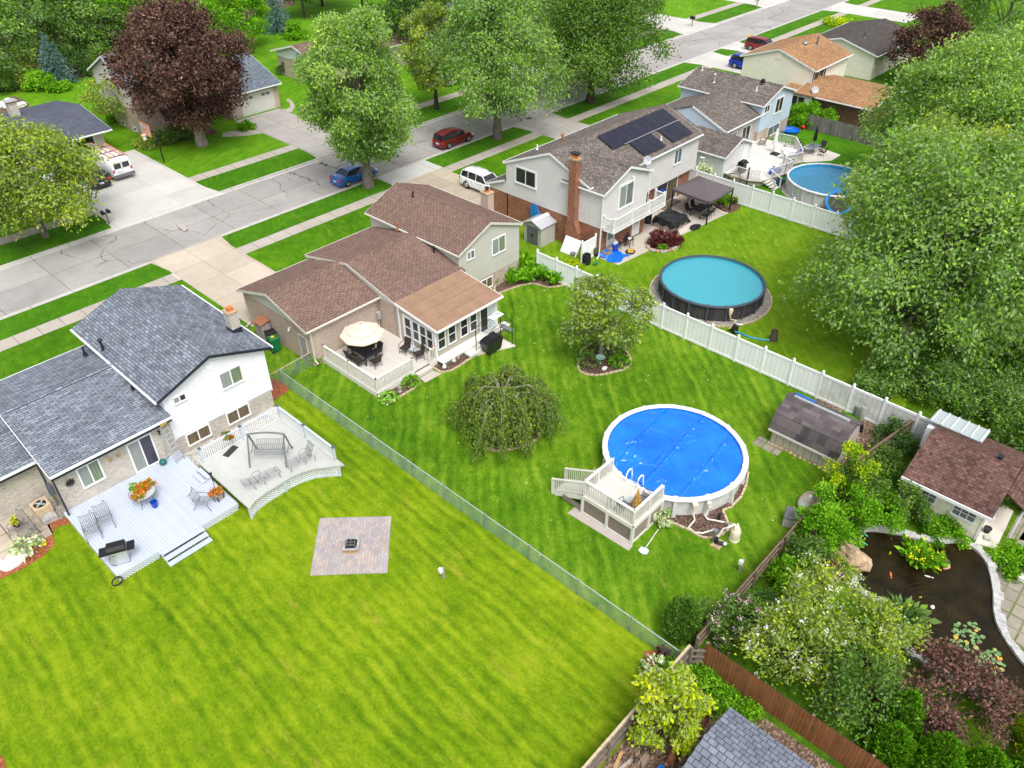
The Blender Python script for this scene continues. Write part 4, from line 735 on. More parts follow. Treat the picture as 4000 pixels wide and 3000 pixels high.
for x, y in ((11.44, 29.0), (13.75, 29.36), (16.42, 28.2), (16.6, 33.8)): m = MB(); m.box(x-.06, y-.06, 0, x+.06, y+.06, .7); m.build('deck_leg', 'deck_trim_cool', D2)
PS = [(11.62, 33.72), (14.09, 33.76), (16.55, 33.78), (16.55, 31.3), (16.55, 28.6)]
for x, y in PS: post(D2, x, y, .8, 1.75, 'deck_trim_cool', 'cap_grey')
for i in range(4): m = MB(); rail(m, PS[i], PS[i+1], .8, 1.66, .115, .04, (.1, .04)); m.build('railing', 'lattice_white', D2)
for i in range(4): m = MB(); a, b = PS[i], PS[i+1]; m.beam((a[0], a[1], 1.7), (b[0], b[1], 1.7), .12, .03); m.build('handrail', 'deck_trim_cool', D2)
for k in range(3): x = 11.35-.3*k; z = .68-.11*k; m = MB(); m.box(x-.24, 32.55, z-.04, x, 33.6, z); m.build('step', 'deck_blue', D2)
m = MB()
for y in (32.6, 33.5): m.add([(11.38,y,.45),(10.6,y,.45),(10.52,y,.5),(11.38,y,.64),(11.38,y+.04,.45),(10.6,y+.04,.45),(10.52,y+.04,.5),(11.38,y+.04,.64)],[(0,1,2,3),(7,6,5,4),(0,4,5,1),(1,5,6,2),(2,6,7,3),(3,7,4,0)])
m.build('stringer', 'deck_trim_cool', D2)
D3 = thing('deck', 'pale sand-coloured deck with spindle railing and two steps beside the sunroom', 'deck', (24.5, 34.5, 0))
m = MB(); m.prism([(22.2, 32.05), (26.45, 32.05), (26.45, 31.95), (27.05, 31.95), (27.05, 37.5), (22.2, 37.5)], .3, .38); m.build('deck_floor', 'deck_pale', D3)
m = MB(); m.box(22.17, 32.02, .02, 22.2, 37.5, .37); m.box(22.17, 32.02, .02, 25.2, 32.05, .37); m.box(26.4, 31.93, .02, 27.05, 31.96, .37); m.build('fascia_board', 'deck_trim_pale', D3)
m = MB(); m.box(25.2, 31.68, .02, 26.4, 32.03, .24); m.build('step', 'deck_pale', D3)
m = MB(); m.box(27.05, 31.35, .26, 33.3, 31.94, .36); m.build('ledge', 'deck_trim_pale', D3); m = MB(); lattice(m, (27.1, 31.42), (33.2, 31.42), .03, .26, .1); m.build('lattice', 'lattice_dark', D3)
for x, y in ((28.4, 31.4), (30.2, 31.4), (32.0, 31.4)): m = MB(); m.box(x-.05, y-.05, 0, x+.05, y+.05, .26); m.build('deck_leg', 'deck_trim_pale', D3)
for x, y in ((22.25, 37.35), (22.25, 34.8), (22.25, 32.1), (25.12, 32.1), (26.45, 32.0), (27.0, 32.0)): post(D3, x, y, .38, 1.34, 'deck_trim_pale', 'metal_black', .1, cw=.1)
for a, b in (((22.25, 37.35), (22.25, 34.8)), ((22.25, 34.8), (22.25, 32.1)), ((22.25, 32.1), (25.12, 32.1)), ((26.45, 32.0), (27.0, 32.0))): m = MB(); rail(m, a, b, .38, 1.36, .13, .04, (.15, .045)); m.build('railing', 'deck_trim_pale', D3)
D4 = thing('pool_deck', 'small railed deck with stairs and dark lattice skirt beside the covered pool', 'deck', (24.4, 15.3, 0))
arc = [(29.3-math.sqrt(3.8**2-(y-15.45)**2), y) for y in np.linspace(13.75, 16.87, 12)]
m = MB(); m.prism([(23.2, 16.87), (23.2, 13.75)]+arc, 1.22, 1.3); m.build('deck_floor', 'deck_pool', D4)
m = MB(); m.box(23.16, 13.71, 1.05, 23.24, 16.9, 1.29); m.box(23.16, 13.71, 1.05, 25.75, 13.79, 1.29); m.box(23.16, 16.84, 1.05, 25.6, 16.9, 1.29); m.box(23.17, 13.72, 0.0, 23.24, 16.88, .14); m.box(23.17, 13.72, 0, 25.7, 13.79, .14); m.build('rim_board', 'deck_trim_pale', D4)
for x, y in ((23.21, 16.85), (23.21, 15.3), (23.21, 13.76), (24.55, 13.76), (25.68, 13.76)): m = MB(); m.box(x-.07, y-.07, 0, x+.07, y+.07, 1.22); m.build('deck_leg', 'deck_trim_pale', D4)
m = MB(); lattice(m, (23.22, 16.8), (23.22, 13.8), .14, 1.05, .075, .03, .01); lattice(m, (23.25, 13.77), (25.66, 13.77), .14, 1.05, .075, .03, .01); m.build('lattice', 'lattice_dark', D4)
m = MB(); m.box(23.5, 14.1, .01, 25.2, 16.6, 1.0); m.build('deck_shade_block', 'shadow_void', D4)  # dark block added under the pool deck in place of real shade
PS = [(23.26, 16.82), (23.26, 15.3), (23.26, 13.82), (24.5, 13.82), (25.65, 13.82), (24.3, 16.82), (25.5, 16.82)]
for x, y in PS: m = MB(); m.box(x-.055, y-.055, 1.3, x+.055, y+.055, 2.2); m.build('post', 'deck_trim_pale', D4)
for a, b in ((0, 1), (1, 2), (2, 3), (3, 4), (5, 6), (0, 5)): m = MB(); rail(m, PS[a], PS[b], 1.3, 2.24, .13, .045, (.15, .05)); m.build('railing' if (a, b) != (0, 5) else 'gate', 'deck_trim_pale', D4)
for k in range(6): y = 16.95+.32*k; z = 1.1-.2*k; m = MB(); m.box(23.3, y, z-.05, 24.3, y+.34, z); m.build('step', 'deck_pool', D4)
for x in (23.27, 24.33):
    m = MB(); m.beam((x, 16.9, 1.02), (x, 18.95, .0), .05, .26); m.build('stringer', 'deck_trim_pale', D4)
    m = MB(); m.beam((x, 16.85, 2.1), (x, 18.95, 1.0), .12, .05); m.beam((x, 16.9, 1.3), (x, 18.9, .25), .05, .05)
    for k in range(1, 16): y = 16.9+2.0*k/16; z = 1.3-1.05*k/16; m.box(x-.02, y-.02, z, x+.02, y+.02, z+.8)
    m.box(x-.06, 18.85, 0, x+.06, 18.97, 1.05); m.build('stair_railing', 'deck_trim_pale', D4)
m = MB(); lattice(m, (23.24, 18.2), (23.24, 16.9), .1, .45, .075, .03, .01); m.build('lattice', 'lattice_dark', D4)
D5 = thing('deck', 'large worn grey deck with railings behind the pale blue house', 'deck', (71, 33, 0))
m = MB(); m.prism([(65.7, 31.6), (66.3, 30.6), (70.5, 29.6), (70.9, 30.9), (73.2, 30.0), (76.6, 32.6), (76.2, 35.9), (74.9, 36.3), (68, 36.3), (68, 34.15), (65.7, 34.15)], .5, .6); m.build('deck_floor', 'deck_side', D5)
m = MB(); m.prism([(65.8, 31.7), (66.4, 30.75), (70.4, 29.75), (70.8, 31), (73.1, 30.2), (76.4, 32.7), (76, 35.8), (65.8, 34)], .02, .5); m.build('deck_skirt', 'wood_grey', D5)
DP = [((65.8, 31.75), (65.8, 33.2)), ((65.8, 31.75), (66.35, 30.75)), ((67.6, 30.3), (70.4, 29.75)), ((70.4, 29.75), (70.9, 30.9)), ((70.9, 30.9), (73.2, 30.1)), ((73.2, 30.1), (74.9, 31.3)), ((74.9, 31.3), (76.5, 32.6)), ((76.5, 32.6), (76.2, 34.8))]
for a, b in DP:
    m = MB(); rail(m, a, b, .6, 1.5, .14, .04, (.12, .04)); m.build('railing', 'deck_side', D5); post(D5, a[0], a[1], .0, 1.62, 'deck_side', 'metal_black', .1, cw=.12)
for k in range(4): m = MB(); m.box(66.4, 30.45-.3*k-.28, .45-.13*k-.05, 67.5, 30.45-.3*k, .45-.13*k); m.build('step', 'deck_side', D5)
for x in (66.38, 67.5): m = MB(); m.beam((x, 30.7, 1.45), (x, 29.3, .85), .1, .05); m.box(x-.05, 29.25, 0, x+.05, 29.35, .9); m.build('stair_railing', 'deck_side', D5)
CL = thing('chain_link_fence', 'long galvanized chain-link fence between the two lawns', 'fence', (19.05, 23, 0))
def chain(P, a, b, h=1.0, name='mesh', step=.085, r=.0022):
    m = MB(); a = Vector((a[0], a[1], 0)); b = Vector((b[0], b[1], 0)); u = (b-a); Ln = u.length; u /= Ln; k = -h
    vs, fs = [], []; nr = Vector((u.y, -u.x, 0))
    while k < Ln:
        t0, t1 = max(0, -k), min(h, Ln-k)
        if t1-t0 > .03:
            for s in (0, 1):
                p = a+u*(k+t0)+Vector((0,0,.02+(t0 if s == 0 else h-t0))); q = a+u*(k+t1)+Vector((0,0,.02+(t1 if s == 0 else h-t1)))
                d = (q-p).normalized(); e = d.cross(nr)*r; n_ = len(vs)
                vs += [p+e, p-e, p+nr*r*1.6, q+e, q-e, q+nr*r*1.6]; fs += [(n_, n_+1, n_+4, n_+3), (n_+1, n_+2, n_+5, n_+4), (n_+2, n_, n_+3, n_+5)]
        k += step
    m.add(vs, fs); o = m.build(name, 'steel_galv', P, fixn=False); return o
chain(CL, (19.05, 37.6), (19.05, 8.25))
m = MB(); m.tube([(19.05, 37.6, 1.03), (19.05, 8.2, 1.03)], .024, 6); m.build('top_rail', 'metal_light', CL)
for k in range(11): y = 37.6-2.98*k if k < 10 else 8.3; m = MB(); m.tube([(19.05, y, 0), (19.05, y, 1.08)], .038 if k else .06, 8); m.ball((19.05, y, 1.09), .05, n=8, m=5); m.build('post', 'steel_galv', CL)
CG = thing('gate', 'short chain-link gate with yellowed top rail at the far end of the fence', 'gate', (20.3, 37.7, 0))
chain(CG, (19.1, 37.62), (20.35, 37.7)); chain(CG, (20.45, 37.7), (21.9, 37.78)); chain(CG, (17.6, 37.62), (19.0, 37.6))
for a, b in (((19.08, 37.62), (20.4, 37.7)), ((20.4, 37.7), (22.0, 37.78)), ((17.5, 37.62), (19.0, 37.6))): m = MB(); m.tube([(a[0], a[1], 1.03), (b[0], b[1], 1.03)], .028); m.build('top_rail', 'edging', CG)
for x in (20.33, 20.45): m = MB(); m.tube([(x, 37.7, 0), (x, 37.7, 1.12)], .03); m.build('post', 'steel_galv', CG)
def vinyl(name, label, x, ys, h=1.83, mats=None, along='y'):
    P = thing(name, label, 'fence', (x, (ys[0]+ys[-1])/2, 0) if along == 'y' else ((ys[0]+ys[-1])/2, x, 0)); pt = lambda t: (x, t) if along == 'y' else (t, x)
    for i, y in enumerate(ys):
        m = MB(); a, b = pt(y); m.box(a-.06, b-.06, 0, a+.06, b+.06, h+.04); p = m.build('post', 'vinyl_white', P); c = MB(); c.lathe([(.1, h+.04), (.1, h+.07), (.04, h+.1), (.085, h+.17), (.085, h+.2), (.001, h+.27)], (a, b, 0), 8); c.build('post_cap', 'vinyl_white', p, smooth=True)
        if i:
            y0, y1 = sorted((ys[i-1], y)); y0 += .06; y1 -= .06; m = MB(); w = .022
            q = (lambda t0, t1, z0, z1, w: m.box(x-w, t0, z0, x+w, t1, z1) if along == 'y' else m.box(t0, x-w, z0, t1, x+w, z1))
            q(y0, y1, .2, h-.14, w); m.build('panel', MAT[(mats or (lambda i: 'vinyl_boards'))(i)], P)
            m = MB(); q = (lambda t0, t1, z0, z1, w: m.box(x-w, t0, z0, x+w, t1, z1) if along == 'y' else m.box(t0, x-w, z0, t1, x+w, z1)); q(y0, y1, h-.15, h, .045); m.build('top_rail', 'vinyl_white', P)
            m = MB(); q = (lambda t0, t1, z0, z1, w: m.box(x-w, t0, z0, x+w, t1, z1) if along == 'y' else m.box(t0, x-w, z0, t1, x+w, z1)); q(y0, y1, .05, .2, .045); m.build('bottom_rail', 'vinyl_white', P)
    return P
vinyl('privacy_fence', 'long white vinyl privacy fence between the brown-roofed and the brick house', 40.3, [12.4+1.89*k for k in range(-4, 13)], mats=lambda i: 'vinyl_mossy' if i < 5 else 'vinyl_boards')
vinyl('privacy_fence', 'white vinyl privacy fence behind the patio canopy and the pale round pool', 61.67, [36.7-1.905*k for k in range(0, 15)], 1.88)
vinyl('privacy_fence', 'short white vinyl fence panel at the corner of the brick house', 33.55, [43.75, 45.4], 1.75, along='x')
def wood(label, a, b, h, mat, face=1, n=None, rails=True, name='wooden_fence', postmat='wood_old', capm=None):
    P = thing(name, label, 'fence', ((a[0]+b[0])/2, (a[1]+b[1])/2, 0)); a = Vector((*a, 0)); b = Vector((*b, 0)); d = b-a; Ln = d.length; u = d/Ln; nr = Vector((u.y, -u.x, 0))*face
    k = int(Ln/.15); m = MB()
    for i in range(k):
        hh = h+random.uniform(-.025, .025); p = a+u*(Ln*i/k); q = a+u*(Ln*(i+.95)/k); o = nr*random.uniform(-.006, .006); c = (p+q)/2
        m.beam(Vector((c.x, c.y, .03))+o, Vector((c.x, c.y, hh))+o, .022, (q-p).length, up=u)
    m.build('boards', MAT[mat], P)
    if rails:
        for z in (.3, h*.55, h-.12): m = MB(); m.beam(a+nr*.045+Vector((0,0,z)), b+nr*.045+Vector((0,0,z)), .05, .09); m.build('rail', MAT[postmat], P)
    if capm: m = MB(); m.beam(a+Vector((0,0,h+.02)), b+Vector((0,0,h+.02)), .1, .05); m.build('cap_board', MAT[capm], P)
    n = n or max(2, int(Ln/2.3)+1)
    for i in range(n): p = a+u*(Ln*i/(n-1))+nr*.09; m = MB(); m.box(p.x-.05, p.y-.05, 0, p.x+.05, p.y+.05, h-.05); m.build('post', MAT[postmat], P)
    return P
wood('weathered grey picket fence with lichen-stained cap along the bottom of the left lawn', (11.0, 8.05), (19.3, 8.05), 1.45, 'fence_grey', 1, capm='edging')
wood('short weathered grey fence panel closing the corner beside the orange fence', (19.4, 8.0), (20.1, 7.2), 1.2, 'fence_grey', 1, 2)
wood('orange-brown plank fence behind the flat grey shed roof', (19.75, 7.55), (19.75, -6.5), 1.6, 'fence_orange', -1, rails=False)
wood('brown plank fence running along the back of the middle lawn behind the shrubs', (20.0, 8.15), (34.6, 8.1), 1.3, 'fence_brown', 1)
wood('brown plank fence beside the gable end of the barn-shaped shed', (34.9, 7.9), (40.2, 7.0), 1.45, 'fence_brown', 1)
wood('silvery grey plank fence behind the children\'s paddling pool', (83.4, 34.5), (83.2, 22.0), 1.6, 'fence_grey', -1)
def pool(label, c, r, zr, wallm, rimm, nup, upm, rw=.2, lin='liner_blue', wat='water_blue', wz=.95, flare=True, rh=.06):
    P = thing('pool', label, 'pool', (c[0], c[1], 0)); n = 56; ri = r-rw*.65
    m = MB(); m.lathe([(ri, 0), (ri, zr)], (*c, 0), n, 0, False); m.lathe([(ri-.03, zr), (ri-.03, .0)], (*c, 0), n, 0, False); m.build('pool_wall', MAT[wallm], P)
    m = MB(); m.lathe([(ri-.035, zr-.01), (ri-.035, .03), (.001, .03)], (*c, 0), n, 0, False); m.build('pool_liner', MAT[lin], P, fixn=False)
    m = MB(); m.lathe([(r-rw, zr), (r-rw*.85, zr+rh), (r-rw*.2, zr+rh*.9), (r, zr), (r, zr-.05), (r-rw, zr-.03), (r-rw, zr)], (*c, 0), n, 0, False); m.build('pool_rim', MAT[rimm], P, smooth=True)
    for k in range(nup):
        a = 2*PI*(k+.35)/nup; ca, sa = math.cos(a), math.sin(a); m = MB(); rr = ri+.05
        q = lambda rad, t, z: (c[0]+ca*rad-sa*t, c[1]+sa*rad+ca*t, z)
        b = .16 if flare else .06; w0 = .13 if flare else .07
        m.add([q(rr-.04,-w0,0), q(rr+b,-w0*.8,0), q(rr+b,w0*.8,0), q(rr-.04,w0,0), q(rr-.04,-w0*.8,zr), q(rr+.07,-w0*.6,zr), q(rr+.07,w0*.6,zr), q(rr-.04,w0*.8,zr)], [(3,2,1,0),(4,5,6,7),(0,1,5,4),(1,2,6,5),(2,3,7,6),(3,0,4,7)])
        m.build('upright', MAT[upm], P, smooth=False)
        m = MB(); m.add([q(r-rw-.005,-.11,zr-.02), q(r+.015,-.11,zr-.06), q(r+.015,.11,zr-.06), q(r-rw-.005,.11,zr-.02), q(r-rw-.005,-.1,zr+rh+.012), q(r+.01,-.1,zr+.03), q(r+.01,.1,zr+.03), q(r-rw-.005,.1,zr+rh+.012)], [(3,2,1,0),(4,5,6,7),(0,1,5,4),(1,2,6,5),(2,3,7,6),(3,0,4,7)]); m.build('rim_bracket', MAT[rimm], P)
    if wat: m = MB(); m.lathe([(ri-.04, wz), (.001, wz)], (*c, 0), n, 0, False); m.build('pool_water', MAT[wat], P, fixn=False)
    return P
P1 = pool('round above-ground pool covered by a wrinkled bright blue sheet', C1, R1_, 1.2, 'pool_wall_light', 'pool_rim_light', 14, 'pool_wall_light', .3, wat=None)
P2 = pool('round pool with dark plank-patterned wall, charcoal rim and cloudy teal water', C2, R2_, 1.2, 'pool_wall_dark', 'pool_rim_dark', 18, 'pool_rim_dark', .2, 'liner_teal', 'water_teal', 1.02, False)
P3 = pool('round pale-walled pool with clear blue water beside the grey deck', C3, R3_, 1.15, 'pool_wall_light', 'pool_rim_pale', 20, 'pool_wall_light', .17, 'liner_blue', 'water_blue', .98, False)
def cover():
    r = R1_-.31; n = 150; g = np.linspace(-r, r, n); X, Y = np.meshgrid(g, g); Z = np.zeros_like(X); rg = np.random.default_rng(5)
    t = np.array([5.98, .58]); t /= np.linalg.norm(t); nn = np.array([-t[1], t[0]])
    S = X*nn[0]+Y*nn[1]; Tt = X*t[0]+Y*t[1]
    for k in (-1.9, .05, 2.0): w = .03*np.sin(Tt*1.4+k); Z += .09*np.exp(-((S-k-w)/.055)**2)*(1+.25*np.sin(Tt*5+k))
    for i in range(78):
        a = rg.uniform(0, PI) if i % 3 else math.atan2(t[1], t[0])+PI/2+rg.normal(0, .25); c = rg.uniform(-r, r, 2); l = rg.uniform(.2, .85); wd = rg.uniform(.025, .06); h = rg.uniform(.035, .1)
        dx, dy = X-c[0], Y-c[1]; p = dx*math.cos(a)+dy*math.sin(a); q = -dx*math.sin(a)+dy*math.cos(a)+.25*np.sin(p*2.0+i)*.3
        Z += h*np.exp(-(p/l)**2-(q/wd)**2)
    for i in range(30): a = rg.uniform(0, PI); kf = rg.uniform(1.5, 5); Z += .004*np.sin((X*math.cos(a)+Y*math.sin(a))*kf+rg.uniform(0, 6))
    Rr = np.hypot(X, Y); idx = -np.ones(X.shape, int); vs = []
    ok = Rr < r+.02; k = 0
    for i in range(n):
        for j in range(n):
            if ok[i, j]: s = min(1, r/max(Rr[i, j], 1e-6)); vs.append((C1[0]+X[i, j]*s, C1[1]+Y[i, j]*s, 1.1+Z[i, j]*min(1, (r-Rr[i, j])/.15+.1))); idx[i, j] = k; k += 1
    fs = [(idx[i, j], idx[i, j+1], idx[i+1, j+1], idx[i+1, j]) for i in range(n-1) for j in range(n-1) if ok[i, j] and ok[i, j+1] and ok[i+1, j+1] and ok[i+1, j]]
    m = MB(); m.add(vs, fs); m.lathe([(r-.06, 1.085), (r+.1, 1.1)], (*C1, 0), 60, 0, False); o = m.build('pool_cover', 'pool_cover', None, smooth=True, loc=(*C1, 1.1), fixn=False); tag(o, 'wrinkled bright blue solar sheet with long seams lying in the pool', 'pool cover'); return o
cover()
m = MB()
for y in (15.15, 15.85): m.tube([(25.42, y, 1.3), (25.42, y, 1.75), (25.5, y, 1.95), (25.7, y, 2.0), (25.88, y, 1.9), (25.95, y, 1.5), (25.97, y, 1.12)], .035, 8)
for z in (1.2, 1.32): m.tube([(25.7, 15.15, z-.03), (25.7, 15.85, z-.03)], .02)
solo('pool_ladder', m, 'lamp_white', 'pair of white hooped grab rails where the small deck meets the covered pool', 'ladder', (25.6, 15.5, 1.3), smooth=True)
F = thing('sand_filter', 'cream sand filter tank with valve on top standing on the grass', 'pool filter', G(2867, 2108)); c = Vector(G(2867, 2108))
m = MB(); m.lathe([(.26, 0), (.27, .1), (.24, .12), (.25, .2), (.26, .55), (.22, .75), (.1, .85), (.08, .9)], c, 18); m.build('tank', 'beige_plastic', F, smooth=True); m = MB(); m.lathe([(.11, .86), (.12, .95), (.05, 1.0), (.03, 1.05)], c, 12); m.beam(c+Vector((-.2, 0, .93)), c+Vector((.2, .05, .93)), .07, .07); m.build('valve', 'hose_white', F)
F = thing('pool_pump', 'small pool pump with white strainer lid and silver motor on a paving slab', 'pump', G(2800, 2125)); c = Vector(G(2800, 2125))
m = MB(); m.box(c.x-.3, c.y-.3, 0, c.x+.35, c.y+.2, .05); m.build('slab', 'stone_tan', F); m = MB(); m.tube([c+Vector((-.05,-.05,.2)), c+Vector((.1,-.38,.2))], .1, 12); m.build('motor', 'rubber', F); m = MB(); m.lathe([(.1, .05), (.11, .3), (.12, .36), (.01, .37)], c+Vector((0,.08,0)), 12); m.build('strainer', 'metal_black', F); m = MB(); m.tube([c+Vector((.07,-.3,.2)), c+Vector((.13,-.44,.2))], .11, 12); m.build('motor_cap', 'metal_light', F)
m = MB(); c = Vector(G(2786, 2115)); m.box(c.x-.06, c.y-.06, 0, c.x+.06, c.y+.06, .75); m.box(c.x-.14, c.y-.1, .62, c.x+.1, c.y+.1, .85); solo('outlet_post', m, 'metal_grey', 'grey electric outlet post with box beside the pool pump', 'post', c)
SK = thing('pool_skimmer', 'cream skimmer box hung on the wall of the covered pool', 'skimmer', (26.75, 12.45, .8)); m = MB(); q = Vector((29.3, 15.45, 0)); d = (Vector((26.72, 12.5, 0))-q).normalized(); p = q+d*4.0
m.lathe([(.06, .6), (.1, .65), (.13, .95), (.19, 1.0), (.19, 1.15)], p, 4, PI/4+math.atan2(d.y, d.x)); m.build('skimmer_box', 'beige_plastic', SK); m = MB(); m.lathe([(.06, .3), (.06, .62)], p, 8); m.build('outlet', 'hose_white', SK)
p2 = q+(Vector((27.3, 12.0, 0))-q).normalized()*3.95
m = MB(); m.tube([p+Vector((0,0,.35)), p+Vector((-.05,-.15,.12)), Vector(G(2690,2060,.06)), Vector(G(2715,2080,.06)), Vector(G(2745,2082,.1)), Vector(G(2770,2075,.1)), Vector(G(2793,2066,.3))], .045, 8); solo('pool_hose', m, 'hose_white', 'cream hose looping from the skimmer box to the outlet post', 'hose', p, smooth=True)
m = MB(); m.tube([p2+Vector((0,0,.95)), p2+Vector((-.05,-.12,.8)), Vector(G(2748,2005,.1)), Vector(G(2765,2028,.06)), Vector(G(2795,2033,.08)), Vector(G(2830,2040,.1)), Vector(G(2868,2048,.9))], .045, 8); m.box(p2.x-.1, p2.y-.1, .85, p2.x+.1, p2.y+.06, 1.05); solo('pool_hose', m, 'hose_white', 'cream return hose running from the pool wall up to the sand filter', 'hose', p2, smooth=True)
m = MB(); c = Vector(G(2806, 2035)); m.lathe([(.08, .02), (.09, .12), (.07, .14), (.07, .38), (.1, .4), (.1, .5), (.01, .52)], c, 12); solo('chlorinator', m, 'metal_black', 'black cylindrical chlorinator standing in the mulch on the return hose', 'chlorinator', c, smooth=True)
m = MB(); c = Vector(G(2803, 2098, .3)); m.tube([c, c+Vector((.25,-.1,.5)), Vector(G(2840,2062,.95)), Vector(G(2872,2048,.95))], .05, 8); solo('pool_hose', m, 'hose_white', 'short cream hose arching from the pump to the sand filter', 'hose', c, smooth=True)
N = thing('pool_net', 'pool skimmer net with pale blue head and long white pole lying on the grass', 'pool net', G(2510, 2152)); a, b = Vector(G(2522, 2140, .05)), Vector(G(2571, 2068, .05)); m = MB(); m.tube([a, b], .022); m.build('pole', 'lamp_white', N)
d = (a-b).normalized(); e = Vector((-d.y, d.x, 0)); m = MB(); pts = [a+e*.05, a+d*.06+e*.2, a+d*.3+e*.24, a+d*.4+e*.12, a+d*.42, a+d*.4-e*.12, a+d*.3-e*.24, a+d*.06-e*.2, a-e*.05]; m.tube(pts, .018); m.poly([tuple(p-Vector((0,0,.02))) for p in pts]); m.build('net_head', 'deck_trim_cool', N, fixn=False)
for (x, y, lb, h) in ((2890, 2232, 'short grey wooden post with a tap head standing in the middle lawn', .85), (1732, 2258, 'short grey wooden post with a white box standing in the left lawn', .75)):
    c = Vector(G(x, y)); P = thing('post', lb, 'post', c); m = MB(); m.box(c.x-.06, c.y-.06, 0, c.x+.06, c.y+.06, h); m.build('stake', 'wood_grey', P); m = MB(); m.box(c.x-.2, c.y-.08, h-.22, c.x-.06, c.y+.1, h+.02); m.build('box', 'trim_white', P)
F = thing('fire_pit', 'square fire table with grey stone rim and black mesh lid on the pavers', 'fire pit', (13.77, 23.8, .035)); c = Vector(G(1372, 2128, .3)); a45 = R(45)
def rb(m, c, w, z0, z1, rot, w2=None):
    w2 = w2 or w; q = [Vector((math.cos(rot+PI/4+PI/2*k)*1.4142/2, math.sin(rot+PI/4+PI/2*k)*1.4142/2, 0)) for k in range(4)]; m.add([c+p*w+Vector((0,0,z0)) for p in q]+[c+p*w2+Vector((0,0,z1)) for p in q], [(3,2,1,0),(4,5,6,7),(0,1,5,4),(1,2,6,5),(2,3,7,6),(3,0,4,7)])
c0 = Vector((c.x, c.y, .035)); m = MB(); rb(m, c0, .62, 0, .28, a45); m.build('base', 'wood_tan', F)
m = MB(); k4 = [Vector((math.cos(a45+PI/4+PI/2*k), math.sin(a45+PI/4+PI/2*k), 0)) for k in range(4)]
for k in range(4): p, q = k4[k], k4[(k+1) % 4]; m.add([c0+v+Vector((0,0,z)) for z in (.28, .33) for v in (p*.54, q*.54, q*.4, p*.4)], [(3,2,1,0),(4,5,6,7),(0,1,5,4),(1,2,6,5),(2,3,7,6),(3,0,4,7)])
m.build('rim', 'stone_grey', F); m = MB(); rb(m, c0, .56, .3, .46, a45, .38); m.build('mesh_lid', 'metal_black', F)
m = MB()
for k in range(4): m.beam(c0+k4[k]*.395+Vector((0,0,.31)), c0+k4[k]*.27+Vector((0,0,.465)), .025, .02); m.beam(c0+k4[k]*.27+Vector((0,0,.47)), c0+k4[(k+1) % 4]*.27+Vector((0,0,.47)), .025, .02)
for k in (0, 1): v = (k4[k]+k4[k+1])*.5; m.beam(c0+v*.27+Vector((0,0,.468)), c0-v*.27+Vector((0,0,.468)), .025, .02)
m.build('lid_frame', 'metal_grey', F)
B = thing('barn_shed', 'low barn-shaped shed with mottled dark brown roof at the end of the white fence', 'shed', (36.2, 10.6, 0))
pr_ = [(34.62, 1.02), (35.0, 1.95), (36.2, 2.58), (37.4, 1.95), (37.8, 1.02)]
m = MB(); m.extr(pr_+[(x, z-.1) for x, z in pr_[::-1]], 'y', 8.66, 12.7); ro = m.build('roof', 'roof_shed', B)
m = MB(); m.extr([(34.8, 0), (37.6, 0), (37.6, 1.1), (37.32, 1.83), (36.2, 2.46), (35.1, 1.83), (34.8, 1.1)], 'y', 8.8, 12.5); m.build('wall', 'barn_wall', B)
m = MB(); m.box(36.12, 9.1, 2.55, 36.28, 12.3, 2.63); m.build('ridge_vent', 'metal_light', ro); m = MB(); m.box(34.57, 8.66, .88, 34.63, 12.7, 1.0); m.build('eave_board', 'siding_pale', ro)
m = MB(); m.fbox((0,12.5,0), (1,0,0), (0,1,0), 35.3, 36.9, 0, .03, .1, 1.9); m.build('door', 'barn_wall', B)
for k in range(14): y = 8.9+k*.27; c = (34.68+random.uniform(-.03, .03), y, .03)
m = MB()
for k in range(13): m.ball((34.66+random.uniform(-.04, .04), 8.9+k*.285, .02), .1*random.uniform(.7, 1.2), .13, .06, 7, 4)
solo('edging_stones', m, 'stone_tan', 'row of small tan stones along the foot of the barn-shaped shed', 'stones', (34.7, 10.6, 0))['kind'] = 'stuff'
m = MB(); c = on = (36.9, 12.25, 2.27); m.add([(36.5,11.3,2.47),(37.0,11.25,2.22),(37.1,12.5,2.17),(36.55,12.45,2.45),(36.5,11.3,2.5),(37.0,11.25,2.25),(37.1,12.5,2.2),(36.55,12.45,2.48)],[(3,2,1,0),(4,5,6,7),(0,1,5,4),(1,2,6,5),(2,3,7,6),(3,0,4,7)]); solo('tarp', m, 'blue_tarp', 'small blue tarp lying over the back edge of the barn shed roof', 'tarp', (36.8, 11.9, 2.3))
CO = thing('cottage', 'cream garden cottage with rusty red-brown shingle roof above the fish pond', 'cottage', (37, 3.4, 0))
m = MB(); m.extr([(34.6, 1.98), (37.75, 3.02), (40.6, 2.0), (40.6, 1.88), (37.75, 2.9), (34.6, 1.86)], 'y', 1.2, 5.5); ro = m.build('roof', 'roof_rust', CO)
m = MB(); m.extr([(35, 0), (40.2, 0), (40.2, 1.95), (37.75, 2.88), (35, 1.97)], 'y', 1.45, 5.35); m.build('wall', plain('stucco_cream', (.78, .73, .60), .8, var=.12, sc=2), CO)
m = MB(); m.box(34.53, 1.2, 1.82, 34.6, 5.5, 2.0); m.build('eave_board', 'trim_white', ro); m = MB(); m.box(34.96, 5.28, 0, 35.06, 5.38, 1.9); m.build('corner_trim', 'trim_white', CO); m = MB(); m.box(34.96, 1.42, 0, 35.06, 1.52, 1.9); m.build('corner_trim', 'trim_white', CO)
for y0, y1 in ((3.75, 4.75), (1.85, 2.85)):
    g = win(CO, FX, 35.0, y0, y1, .95, 1.55, panes=1, gls=['glass_grey'], cols=(3, 2), fw=.09)
